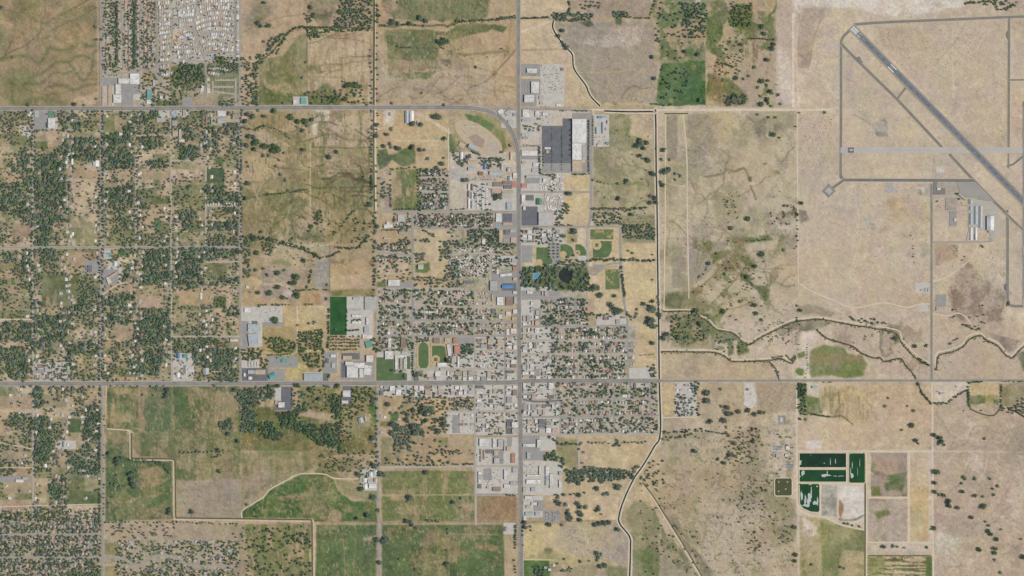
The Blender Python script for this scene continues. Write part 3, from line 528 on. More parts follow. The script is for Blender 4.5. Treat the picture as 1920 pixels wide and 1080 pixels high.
for p, c in (((64,265,110,278),(190,160,124)), ((65,266,90,279),(92,110,72)), ((78,514,150,575),(112,118,78)), ((128,318,188,334),(186,156,118)), ((22,420,58,446),(168,142,114)), ((404,296,417,308),(88,112,74)), ((388,315,420,375),(88,106,74)), ((370,540,398,570),(182,152,112)), ((335,545,398,575),(188,160,116)), ((400,555,424,577),(104,116,70)),
             ((258,556,304,578),(184,158,128)), ((215,606,252,640),(184,158,128)), ((96,638,120,660),(186,158,118)), ((66,244,108,265),(196,170,136)), ((126,785,152,812),(92,110,70)), ((430,400,450,430),(176,154,118)), ((386,494,424,522),(128,130,84)), ((330,492,345,520),(190,164,124)), ((0,492,32,506),(150,142,100)), ((128,920,162,945),(110,120,82)), ((160,920,186,945),(94,112,74)), ((0,845,60,862),(190,162,130)), ((0,878,58,894),(186,156,120)), ((126,890,158,920),(120,124,84)), ((290,408,300,440),(86,116,78)), ((306,446,320,460),(82,114,74)), ((272,368,320,383),(108,118,78))):
    F(p, c, tuple(x*.92 for x in c), 'mid', f=1.2, wob=.8)
F([(82,516),(125,514),(150,526),(145,545),(125,560),(110,575),(85,570)], (108,116,76), (170,146,108), 'hx', .7, 1.5, 3, 2); F([(220,468),(250,466),(250,480),(238,484),(222,478)], (72,108,66), f=1, wob=.3); F([(223,480),(236,480),(240,500),(220,500)], (204,180,148), f=1.5)
F((0,976,190,1140), (176,160,134), (130,130,96), 'fine', -.2, .9); F((126,1068,190,1140), (108,118,80), f=1)
F((191,1012,450,1140), (182,166,136), (128,130,94), 'fine', -.2, .9); F((196,1018,220,1040), (146,136,92), f=1); F((196,1062,220,1140), (150,140,94), f=1)
for p in DENSE + DSW: F(p, (124,128,96), (146,138,104), 'fine', -.4, 1.0, 2, 3, .85)
for p in ((-60,206,450,716),(-60,724,190,978)):
    sl = window(rect(*p), 0); m = sstep(N['mid2'][sl], -.3, .9) * .55 * (UU[sl] < p[2]) * (VV[sl] > p[1]) * (VV[sl] < p[3]); lay(sl, m, (128,130,98))
# --- green pastures of the south-west
F([(200,724),(450,724),(452,830),(330,864),(244,806),(200,802)], (96,112,74), (158,134,98), 'hx', .4, 1.1, 1)
F([(208,728),(260,726),(300,735),(320,745),(260,742),(210,738)], (176,146,108), f=3, wob=3, a=.8); F([(245,742),(318,748),(318,760),(250,756)], (150,138,98), f=5, wob=4, a=.6); F([(335,728),(400,724),(445,735),(440,762),(400,752),(350,745)], (156,136,98), (128,126,86), 'hx', .2, 1, 4, 4); F([(360,760),(450,765),(440,790),(380,800)], (146,132,96), (98,112,74), 'hx', .1, .8, 5, 5)
F([(210,775),(250,780),(240,795),(212,795)], (168,146,104), f=3, wob=3, a=.8); F([(252,812),(330,806),(400,800),(452,812),(452,900),(400,902),(330,905),(328,866),(262,858),(248,840)], (144,134,96), (104,114,76), 'hx', 0, .9, 2, 2); F([(256,815),(300,812),(300,835),(262,850)], (102,114,76), f=3, wob=3, a=.8)
F([(332,900),(400,895),(452,896),(452,972),(330,972)], (168,152,128), (156,142,120), 'fine', -.4, .9, 3, 2); F([(330,880),(350,878),(380,884),(350,898),(330,900)], (88,108,68), f=3, wob=3)
F([(198,830),(244,830),(246,862),(322,866),(324,972),(198,978)], (88,110,72), (112,118,78), 'mid', .2, 1.4, 1.5)
for p in ([(260,880),(300,876),(314,890),(280,900),(262,895)], [(258,905),(300,898),(318,900),(300,915),(262,915)], [(240,938),(270,932),(266,942),(238,944)], [(285,932),(312,924),(316,930),(290,936)], [(270,965),(300,955),(322,970),(322,978),(262,978)], [(300,948),(316,950),(314,960),(302,956)]):
    F(p, (170,142,104), (140,128,90), 'hx', .3, 1.2, 2, 3, .9)
F([(200,806),(240,810),(242,858),(225,850),(205,835)], (140,132,96), (96,110,72), 'mid', 0, .7, 3, 3)
F((194,980,450,1012), (182,160,128), (166,148,122), 'mid', -.4, .9)
F([(453,724),(515,724),(515,770),(620,790),(705,724),(706,830),(640,850),(600,860),(560,846),(453,846)], (112,116,70), (150,136,92), 'mid2', 0, .9, 2)
F([(560,724),(640,724),(642,770),(560,770)], (120,122,72), (160,142,94), 'mid', .2, 1, 3, 3); F([(470,728),(515,728),(515,765),(485,768)], (186,160,118), f=3, wob=3); F([(455,815),(600,824),(600,846),(453,846)], (136,120,70), (112,112,66), 'hx', -.3, .8, 2, 3)
F([(453,848),(600,846),(610,870),(560,888),(500,918),(453,950)], (152,138,98), (124,122,80), 'hx', -.2, .9, 2); F([(453,890),(540,885),(500,920),(454,955)], (164,146,118), f=5, wob=4)
F([(480,850),(560,850),(555,866),(500,864)], (108,114,68), f=4, wob=4, a=.7); F([(600,862),(680,850),(706,860),(706,900),(640,895),(590,885)], (128,124,80), (164,146,108), 'mid', 0, .9, 3, 3); F([(632,882),(668,878),(668,895),(640,896)], (176,154,124), f=2, wob=2)
F([(455,958),(494,934),(506,919),(564,890),(606,890),(626,900),(634,920),(660,940),(690,940),(705,935),(706,978),(590,978),(588,972),(455,970)], (78,106,60), (96,114,66), 'hx', 0, 1.3, 1.2)
for p in ([(520,930),(560,922),(580,928),(560,938),(530,934)], [(490,950),(505,948),(500,960),(488,958)], [(570,892),(595,896),(580,902),(568,898)], [(615,955),(640,962),(640,978),(618,974)], [(560,950),(600,946),(610,955),(575,960)], [(635,945),(670,950),(665,960),(640,958)], [(600,968),(620,965),(625,975),(602,976)]):
    F(p, (166,140,98), (120,124,76), 'hx', .4, 1.2, 2, 3, .9)
F([(628,900),(672,900),(706,915),(706,945),(680,940),(655,930),(635,915)], (150,142,100), (128,128,86), 'mid', f=3, wob=3); F([(680,940),(706,935),(706,975),(660,975)], (128,128,82), f=5, wob=4, a=.7)
F((455,982,584,1140), (106,116,70), (164,140,102), 'hx', .5, 1.2, 2, 2); F([(400,982),(455,982),(470,1080),(460,1140),(420,1140),(445,1020)], (164,146,114), f=3, wob=3)
F([(594,984),(706,984),(706,1140),(590,1140)], (92,112,70), (112,120,76), 'hx2', .2, 1.4, 1); 
for v in (1000,1012,1048): L_([(604,v+2),(640,v),(700,v+1)], 1.6, (162,142,100), .7, 1.2, 1.2, gap=-.3)
F([(675,1008),(705,1004),(706,1014),(680,1014)], (176,150,110), f=2, wob=2); L_([(644,1010),(647,1080)], 2, (150,136,96), .8, .3)
F((716,884,888,976), (114,122,76), (154,138,96), 'hx', .3, 1.2, 1.2, 1); F([(718,920),(770,918),(780,935),(730,938)], (184,156,110), f=3, wob=3, a=.8); F([(864,945),(888,940),(888,958),(870,956)], (180,152,110), f=2, wob=2)
F([(716,886),(790,884),(800,905),(720,912)], (134,132,86), f=4, wob=3, a=.6); L_([(716,929),(888,927)], 2, (186,164,124), .8, .4); L_([(860,884),(860,976)], 1.2, (140,128,88), .01)
F((892,930,968,976), (160,130,94), (140,128,82), 'mid', -.3, .9); F((716,984,945,1140), (92,110,70), (124,122,80), 'mid2', .1, 1.2, 1); F([(885,1020),(935,1018),(940,1036),(890,1034)], (164,132,92), f=3, wob=3); F([(800,1010),(880,1004),(900,1012),(820,1016)], (144,134,92), f=3, wob=3, a=.7)
F([(800,1040),(842,1040),(842,1140),(790,1140)], (150,138,96), (120,122,80), 'mid', f=3, wob=4); L_([(842,1000),(842,1140)], 1.6, (164,144,106), .7, .3); L_([(945,985),(947,1140)], 1.8, (160,142,104), .8, .2); L_([(800,1001),(935,1002)], 1.8, (172,150,110), .7, .4)
F((712,724,842,876), (186,160,120), (160,140,98), 'mid2', -.4, .9, 2); F([(800,735),(840,740),(838,800),(790,810),(770,790)], (194,166,118), f=5, wob=4); F((732,774,748,790), (98,118,78), f=1); F((712,790,730,800), (128,126,84), f=1)
F([(642,724),(706,724),(706,800),(660,800),(644,780)], (150,134,92), (112,118,70), 'mid', -.2, .8, 2, 2); F([(690,760),(706,758),(706,790),(692,790)], (96,114,66), f=2, wob=1); F((656,798,678,816), (100,116,66), f=1); F([(688,795),(706,793),(706,830),(680,830)], (108,120,74), f=2, wob=2); F([(670,778),(694,776),(694,798),(672,800)], (194,168,126), f=2, wob=2); F([(640,810),(706,800),(706,850),(640,850)], (108,112,62), (134,122,74), 'mid', -.2, .9, 3, 3)
F((714,820,840,874), (176,152,112), (138,132,90), 'mid', -.2, .9); F((806,850,835,873), (192,164,126), f=1)
# --- south-east edge of town
F((1002,816,1236,940), (196,174,132), (180,160,120), 'mid', -.4, 1); F((1112,832,1200,860), (200,180,128), (192,170,122), 'mid', f=2, wob=2); F([(1038,822),(1084,826),(1084,878),(1048,870)], (176,156,110), (140,134,92), 'mid', f=3, wob=3)
F((1062,930,1160,980), (204,180,136), (196,172,132), 'mid', f=2); F((980,982,1160,1140), (194,174,124), (178,162,116), 'mid2', -.3, 1, 2); F([(1050,985),(1160,985),(1176,1010),(1178,1050),(1090,1050),(1040,1020)], (172,158,136), (162,148,128), 'fine', f=5, wob=4); E(1030,1031,9,6,(98,100,70),.8,2,2.5); F([(1000,1030),(1060,1035),(1075,1050),(1000,1046)], (150,146,98), f=4, wob=3, a=.7)
F([(982,1050),(1030,1050),(1035,1140),(980,1140)], (84,112,66), (96,118,70), 'mid', f=1.5, wob=1); F([(1030,1060),(1180,1062),(1180,1140),(1030,1140)], (160,146,112), (176,158,124), 'mid', f=3, wob=3); F([(1130,1060),(1175,1058),(1175,1090),(1140,1090)], (118,124,84), f=4, wob=3, a=.8); F([(978,986),(1010,984),(1012,1040),(982,1040)], (198,178,122), f=4, wob=3)
for p in ([(600,980),(706,980)], [(712,980),(892,978),(968,979)], [(984,979),(1160,977)]): L_(p, 2.2, (150,134,96), .8, .4)
# patchy growth: damp drifts in the middle pastures, blotches over the eastern scrub
def blotch(pts, col, nid, thr, a, w=.8):
    if len(pts) == 4 and not isinstance(pts[0], (tuple, list)): pts = rect(*pts)
    sl = window(pts, 10); m = sstep(poly_sd(UU[sl] + 4*N['wu'][sl], VV[sl] + 4*N['wv'][sl], pts), -4, 8) * sstep(N[nid][sl] + .35*N['fine'][sl], thr, thr + w) * a
    lay(sl, m, col)
MP_ = [(454,210),(700,210),(700,456),(454,456)]
blotch(MP_, (118,120,78), 'hx', .5, .75); blotch(MP_, (138,126,84), 'mid2', .6, .7); blotch(MP_, (98,104,66), 'hs2', 1.2, .7); blotch([(454,340),(700,330),(700,456),(454,456)], (108,114,72), 'mid', .5, .75); blotch([(584,320),(700,320),(700,395),(584,395)], (122,120,82), 'hx2', .1, .6)
L_([(453,375),(490,367),(536,362),(582,360)], 1.6, (74,82,54), .9, .5); L_([(537,338),(537,396)], 1.3, (110,108,72), .8, .2); L_([(582,250),(582,400)], 1.6, (208,188,150), .8, .2); L_([(584,276),(640,277),(700,276)], 1.4, (96,94,66), .8, .3)
L_([(470,440),(500,448),(545,460),(617,459),(630,446),(640,436)], 1.6, (206,188,150), .7, .6); L_([(618,462),(618,545)], 1.3, (130,116,86), .8, .2)
ES = [(1240,216),(1494,210),(1494,500),(1460,560),(1240,560)]
blotch(ES, (150,146,108), 'mid2', .35, .6); blotch(ES, (142,130,112), 'mid', .8, .6); blotch(ES, (196,180,138), 'big2', .5, .5); blotch([(1300,450),(1470,440),(1440,580),(1300,590)], (108,112,66), 'mid', .6, .8); blotch([(1300,450),(1470,440),(1440,580),(1300,590)], (128,116,70), 'mid2', .5, .7)
SE_ = [(1250,830),(1490,790),(1490,1078),(1320,1078),(1240,960)]
blotch(SE_, (148,142,104), 'mid2', .5, .7); blotch(SE_, (142,128,108), 'mid', .8, .5); blotch(SE_, (178,152,118), 'wu', .7, .5); blotch(SE_, (112,112,78), 'fine', 1.1, .6)
blotch((1236,590,1345,656), (108,114,76), 'mid', .2, .7); blotch((1345,600,1500,672), (128,122,92), 'mid', .6, .7); blotch((1560,596,1740,700), (140,124,104), 'mid', .6, .6); blotch((1755,770,1920,1080), (156,140,122), 'mid2', .7, .6); blotch((1755,800,1920,1080), (204,190,164), 'wv', 1.0, .5)
blotch((1326,0,1455,200), (96,108,62), 'mid', .5, .8); blotch((1326,0,1455,200), (126,100,70), 'hx', 1.0, .6); blotch((1232,0,1325,115), (90,110,68), 'mid', .2, .8); blotch((1113,216,1229,424), (136,134,98), 'mid2', .3, .7); blotch((1085,45,1226,198), (150,138,118), 'fine', .8, .5)
blotch((707,110,968,198), (156,136,100), 'mid', .7, .6); blotch((707,110,968,198), (172,162,144), 'big2', .4, .5); blotch((0,0,186,198), (122,120,82), 'mid2', .5, .55); blotch((0,0,186,198), (178,152,112), 'wv', .8, .5); blotch((455,0,574,110), (150,132,98), 'mid', .6, .6); blotch((1500,340,1745,580), (188,162,122), 'big2', .4, .5); blotch((1500,340,1745,580), (176,160,140), 'mid', .9, .5)
E(1424,538,13,9,(90,100,60),.85,5,3); E(1432,556,7,14,(92,102,62),.8,4,3); E(1394,518,10,8,(100,108,66),.75,4,3); E(1352,480,15,6,(108,112,68),.75,4,3); E(1392,486,10,8,(104,110,66),.75,4,3); E(1448,520,8,12,(150,132,104),.7,4,4); E(1285,562,30,12,(116,118,80),.6,6,6); E(1330,572,22,8,(112,116,78),.6,5,5)
# mower and water streaks on the hay and pasture land
def dash(pts, col=(178,154,114), thr=1.0, a=.8, nid='hs'):
    if len(pts) == 4 and not isinstance(pts[0], (tuple, list)): pts = rect(*pts)
    sl = window(pts, 4); m = sstep(poly_sd(UU[sl], VV[sl], pts), 0, 3) * sstep(N[nid][sl] + N['mid2'][sl]*.5, thr, thr + .9) * a
    lay(sl, m, col)
for p in ((724,56,905,148),(716,0,920,38),(716,886,888,976),(716,986,945,1080),(594,984,706,1080),(202,726,450,830),(200,866,324,976),(460,892,700,976),(455,984,584,1080),(455,210,700,456),(486,112,576,198),(578,62,700,198),(736,318,784,394),(330,726,452,900),(453,726,706,880),(1500,975,1622,1080)):
    dash(p, thr=1.1); dash(p, (110,116,76), 1.3, .55, 'hs2'); dash(p, (150,138,98), 1.2, .5, 'mid2')
# seeps, cattle trails and old runnels wandering over the open land
rw_ = random.Random(31)
def wander(box_, n, col, w=(1.2,2.2), a=.6, length=(40,110), head=0.0, spread=.6, turn=.35):
    for k in range(n):
        u, v = rw_.uniform(box_[0], box_[2]), rw_.uniform(box_[1], box_[3]); h = head + rw_.gauss(0, spread); p = [(u, v)]; left = rw_.uniform(*length)
        while left > 0:
            h += rw_.gauss(0, turn); s = rw_.uniform(5, 10); u += s*math.cos(h); v += s*math.sin(h); left -= s
            if not (box_[0] < u < box_[2] and box_[1] < v < box_[3]): break
            p.append((u, v))
        if len(p) > 2: L_(p, rw_.uniform(*w), col, a*rw_.uniform(.5,1), .6, 1.1)
wander((2,2,184,196), 16, (106,108,74), a=.6); wander((2,2,184,196), 8, (182,158,120), a=.5); wander((2,120,184,196), 8, (92,100,66), (1.5,3), .6)
wander((456,210,700,456), 34, (96,100,66), (1.2,2.6), .75); wander((456,210,700,456), 10, (124,98,70), (1.4,3), .6); wander((456,210,700,456), 12, (204,182,142), (1,1.6), .6, spread=1.5)
wander((590,300,702,400), 12, (92,80,56), (1.4,3), .7); wander((710,100,966,196), 22, (146,122,90), (1.2,2), .7); wander((710,100,966,196), 10, (206,184,146), (1,1.6), .6, spread=1.5); wander((456,0,572,105), 10, (146,124,92), a=.6); wander((580,62,700,196), 14, (140,112,80), (1.4,3), .6, spread=.15, turn=.1)
wander((488,115,574,196), 8, (112,114,72), a=.6); wander((1242,216,1492,590), 30, (128,120,90), (1.2,2.4), .65, spread=1.5); wander((1242,216,1492,590), 10, (206,190,156), (1,1.5), .5, spread=1.5); wander((1250,820,1490,1076), 22, (136,126,96), (1.2,2.4), .5, spread=1.5); wander((1250,820,1490,1076), 12, (202,184,152), (1,1.6), .55, spread=1.5)
wander((1756,770,1918,1076), 22, (208,190,160), (1,1.6), .6, spread=1.5); wander((1756,770,1918,1076), 14, (150,134,114), (1.2,2.2), .6, spread=1.5); wander((1502,345,1742,575), 16, (210,192,162), (1,1.5), .5, spread=1.5); wander((1502,345,1742,575), 8, (166,146,122), (1,1.6), .5, spread=1.5); wander((1502,720,1742,842), 12, (208,188,154), (1,1.8), .6, spread=1.5); wander((1115,220,1228,420), 12, (132,130,94), (1.2,2.2), .6, spread=.8)
wander((204,728,448,826), 14, (156,132,96), (1.2,3), .6, spread=.3); wander((332,808,450,900), 12, (110,112,76), (1.4,3), .6, spread=.4); wander((334,905,450,970), 30, (150,134,112), (1,1.8), .6, spread=.5); wander((202,868,322,974), 10, (150,132,94), (1.4,3), .6, spread=.3); wander((460,850,600,950), 16, (134,122,84), (1.2,2.4), .6, spread=.3); wander((470,900,700,974), 14, (104,116,68), (1.4,3), .6, spread=.3); wander((718,888,886,974), 16, (170,146,106), (1,2), .6, spread=.4); wander((718,986,942,1076), 18, (128,120,84), (1.2,2.6), .55, spread=.5); wander((1064,985,1176,1048), 24, (190,176,152), (1,1.8), .6, spread=.8); wander((1086,46,1224,196), 14, (146,132,112), (1,1.8), .5, spread=1.5); wander((1642,50,1886,250), 12, (178,158,132), (1,1.6), .5, spread=1.5)
# fine texture of dry ground everywhere
C *= .962
lum = C @ np.array((.3,.59,.11)); gs_ = sstep(C[..., 1] - C[..., 0], -14, 6)[..., None]; C = lum[..., None] + (.77 + .1*gs_)*(C - lum[..., None])
hi_ = sstep(C.mean(-1), 130, 165)[..., None]; C += hi_*np.array((1.6,.2,1.8))      # dry soil is pinkish, grass is not
C += N['fine'][..., None]*np.array((5.0,4.7,4.0)) + N['fine2'][..., None]*np.array((4.2,3.9,3.2)) + N['dot'][..., None]*np.array((4.2,4.0,3.5)) + N['mid'][..., None]*np.array((3.0,2.8,2.4))
C += N['wu'][..., None]*np.array((.7,-.1,-1.2)) + N['diag'][..., None]*np.array((.3,1.3,-1.0)) + N['mid2'][..., None]*np.array((1.0,.4,.2))
C = np.clip(C, 20, 240)

# ---- which field each piece of ground belongs to
FIELDS = [
 ('hay_field', rect(-60,-60,187,199)), ('desert', [(1497,-60),(1980,-60),(1980,710),(1497,710)]), ('scrubland', [(1236,212),(1495,206),(1497,710),(1240,710)]), ('scrubland', [(1240,718),(1495,718),(1496,1140),(1182,1140),(1190,1000),(1176,950),(1240,842)]),
 ('desert', [(1752,718),(1980,718),(1980,1140),(1752,1140)]), ('dry_field', rect(1498,718,1745,844)), ('pasture', [(453,-60),(574,-60),(574,24),(500,90),(475,112),(453,110)]), ('pasture', [(486,112),(576,60),(576,198),(486,198)]), ('dry_field', rect(578,60,701,198)),
 ('hay_field', rect(706,-60,968,198)), ('dry_field', [(978,38),(1036,40),(1072,125),(1118,200),(978,200)]), ('dry_field', [(1078,42),(1227,40),(1227,198),(1132,200)]), ('meadow', rect(1229,-60,1323,198)), ('meadow', rect(1324,-60,1455,198)),
 ('pasture', rect(454,208,582,460)), ('pasture', rect(584,208,701,460)), ('dry_field', rect(619,486,701,554)), ('pasture', [(200,724),(450,724),(452,830),(330,860),(246,806),(200,802)]), ('pasture', [(198,830),(244,830),(246,862),(322,866),(324,972),(198,978)]),
 ('hay_field', [(455,958),(564,890),(606,890),(634,920),(705,935),(706,976),(455,970)]), ('pasture', rect(328,866,452,972)), ('pasture', rect(594,984,706,1140)), ('hay_field', rect(716,884,888,976)), ('hay_field', rect(716,984,945,1140)), ('dry_field', rect(892,930,968,976)),
 ('pasture', rect(455,984,584,1140)), ('drying_bed', rect(1633,849,1701,931)), ('drying_bed', rect(1628,936,1701,1015)), ('drying_bed', rect(1540,909,1569,968)), ('drying_bed', rect(1573,910,1620,984)), ('striped_crop_field', rect(1626,1043,1747,1140)), ('dry_field', rect(1113,280,1228,424)), ('dry_field', rect(1168,470,1231,610)),
]
cu = (UU[:-1,:-1] + UU[1:,1:]) / 2; cv = (VV[:-1,:-1] + VV[1:,1:]) / 2
LAB = np.zeros(cu.shape, int)
for k, (nm, pts) in enumerate(FIELDS): LAB[poly_sd(cu, cv, pts) > 0] = k + 1
COLL = np.clip(lin(C) / K, 0.01, 0.8).reshape(-1, 3)
XYZ = np.stack([wx(UU), wy(VV), np.zeros_like(UU)], -1).reshape(-1, 3)
idx = np.arange(NU*NV).reshape(NV, NU)
QU = np.stack([idx[:-1,:-1], idx[1:,:-1], idx[1:,1:], idx[:-1,1:]], -1)
M_ground = mat('soil_and_grass', (0,0,0), attr='land', rough=0.95, spec=0.1, scale=0.12, detail=6, bump=0.45, grain=0.15, gscale=0.2)
def np_mesh(name, V, Q, colors=None, attr='land', mats=(), mat_idx=None):
    me = bpy.data.meshes.new(name); n = Q.shape[1]
    me.vertices.add(len(V)); me.vertices.foreach_set('co', np.ascontiguousarray(V, np.float32).ravel())
    me.loops.add(Q.size); me.loops.foreach_set('vertex_index', np.ascontiguousarray(Q, np.int32).ravel())
    me.polygons.add(len(Q)); me.polygons.foreach_set('loop_start', np.arange(0, Q.size, n, dtype=np.int32))
    me.polygons.foreach_set('loop_total', np.full(len(Q), n, np.int32))
    for m in mats: me.materials.append(m)
    if mat_idx is not None: me.polygons.foreach_set('material_index', np.ascontiguousarray(mat_idx, np.int32))
    me.update(calc_edges=True)
    if colors is not None:
        a = me.color_attributes.new(attr, 'FLOAT_COLOR', 'POINT')
        a.data.foreach_set('color', np.ascontiguousarray(np.concatenate([colors, np.ones((len(colors),1))], 1), np.float32).ravel())
    return me
for k in range(len(FIELDS) + 1):
    q = QU[LAB == k]
    if len(q) == 0: continue
    used, inv = np.unique(q, return_inverse=True)
    nm = 'ground' if k == 0 else FIELDS[k-1][0]
    link(nm, np_mesh(nm, XYZ[used], inv.reshape(-1, 4), COLL[used], mats=[M_ground]), kind='structure')
# the same country goes on to the horizon
M_far = mat('far_country', (190,168,132), (150,140,100), 0.0012, 7, 0.95, lo=.4, hi=.62, grain=.1, gscale=.02)
R = 45000.0
x0, x1, y0, y1 = wx(-60), wx(GU[-1]), wy(GV[-1]), wy(-60)
fv = [(-R,-R,-.4),(R,-R,-.4),(R,R,-.4),(-R,R,-.4),(x0,y0,-.4),(x1,y0,-.4),(x1,y1,-.4),(x0,y1,-.4)]
mesh_obj('surrounding_plain', fv, [(0,1,5,4),(1,2,6,5),(2,3,7,6),(3,0,4,7)], M_far, kind='structure')

# ================================================================== ROADS, CANALS, RUNWAYS
M_hwy = mat('highway_asphalt', (142,139,134), (118,117,115), 0.02, 5, .9, grain=.06)
M_asph = mat('street_asphalt', (164,159,152), (142,139,136), 0.03, 5, .9, grain=.08)
M_dark = mat('fresh_asphalt', (112,114,118), (100,103,108), 0.03, 5, .9, grain=.06)
M_pale = mat('weathered_asphalt', (188,180,168), (168,161,150), 0.03, 5, .9, grain=.08)
M_conc = mat('pale_concrete_edge', (198,188,168), (184,172,150), 0.05, 5, .9, grain=.08)
M_dirt = mat('graded_dirt', (226,212,186), (212,196,168), 0.03, 6, .95, grain=.08)
M_lotl = mat('pale_yard_gravel', (208,203,194), (190,185,176), 0.04, 6, .95, grain=.12)
M_lotm = mat('old_car_park_asphalt', (158,155,151), (142,141,140), 0.04, 6, .9, grain=.08)
M_lotd = mat('dark_car_park_asphalt', (106,109,114), (96,99,105), 0.03, 5, .9, grain=.05)
M_sand = mat('infield_sand', (206,178,138), (196,166,126), 0.06, 5, .95, grain=.06)
M_lawn = mat('watered_lawn', (78,104,66), (104,118,80), 0.03, 6, .95, bump=.2, lo=.45, hi=.75, grain=.12)
M_lush = mat('sports_turf', (30,76,38), (50,94,48), 0.02, 6, .95, bump=.2, grain=.12)
M_patchy = mat('worn_grass', (90,112,68), (178,152,108), 0.035, 4, .95, lo=.5, hi=.62, grain=.08)
M_paint = mat('white_road_paint', (222,222,220), (205,205,203), 0.1, 3, .7)
M_yell = mat('yellow_road_paint', (205,180,90), (190,165,80), 0.1, 3, .7)
M_runw = mat('runway_asphalt', (112,116,120), (122,125,127), 0.02, 6, .9, lo=.3, hi=.7, grain=.04)
M_tire = mat('rubber_streaked_asphalt', (92,96,102), (112,116,120), 0.02, 6, .9, lo=.3, hi=.7, grain=.05)
M_taxi = mat('taxiway_asphalt', (126,123,119), (114,112,109), 0.02, 5, .9, grain=.04)
M_taxd = mat('resealed_taxiway', (108,111,114), (98,101,105), 0.02, 5, .9, grain=.04)
M_crun = mat('old_runway_surface', (196,191,183), (184,179,172), 0.02, 6, .9, grain=.05)
M_thr = mat('threshold_paint', (186,182,182), (176,172,172), 0.05, 4, .8)
M_water = mat('canal_water', (44,54,50), (36,46,44), 0.02, 3, .08, spec=.5)
M_bank = mat('canal_bank_soil', (222,208,184), (206,190,162), 0.05, 6, .95, grain=.1)
M_pondw = mat('park_pond_water', (36,46,42), (50,60,50), 0.02, 5, .3, spec=.3)
M_green = mat('algae_water', (22,74,34), (12,56,28), 0.012, 5, .5, spec=.15)
M_dgreen = mat('dark_algae_water', (12,42,28), (18,58,32), 0.012, 5, .5, spec=.15)
M_scum = mat('pale_floating_scum', (206,206,206), (170,186,176), 0.05, 5, .8)
M_olive = mat('aerated_basin_water', (78,80,52), (68,74,48), 0.03, 4, .5, spec=.15)
M_foam = mat('aerator_foam', (186,188,156), (150,156,116), 0.1, 4, .8)
M_pool = mat('pool_water', (70,160,205), (60,145,195), 0.1, 2, .08, spec=.5)
M_tile = mat('pool_deck', (206,200,190), None, 0.1)

def road(pts, w, kind='asph', shoulder=1.2, sm=True, line=None, name='road'):
    p = smooth(pts, 6) if (sm and len(pts) > 2) else pts
    block_line(p, w + 1.0)
    m = {'hwy': M_hwy, 'asph': M_asph, 'pale': M_pale, 'dirt': M_dirt, 'dark': M_dark}[kind]
    hw = w * S / 2
    if shoulder:
        z = zlayer(cls='hshould' if kind == 'hwy' else 'pave'); e = hw + shoulder * S / 2
        v, f = strip(p, [(-e, z), (e, z)])
        mesh_obj('pavement' if kind != 'hwy' else 'road_shoulder', v, f, M_conc, kind='structure')
    z = zlayer(cls={'dirt': 'dirt', 'hwy': 'hwy'}.get(kind, 'street'))
    v, f = strip(p, [(-hw, z), (hw, z)], .28 if kind == 'dirt' else .05)
    o = mesh_obj(name if kind != 'dirt' else 'dirt_track', v, f, m, kind='structure')
    if line:
        v2, f2 = [], []
        for off, wd in line:
            v, f = strip(p, [(off - wd/2, z + .1), (off + wd/2, z + .1)])
            b = len(v2); v2 += v; f2 += [tuple(i + b for i in q) for q in f]
        mesh_obj('lane_marking', v2, f2, M_paint, parent=o)
    return o
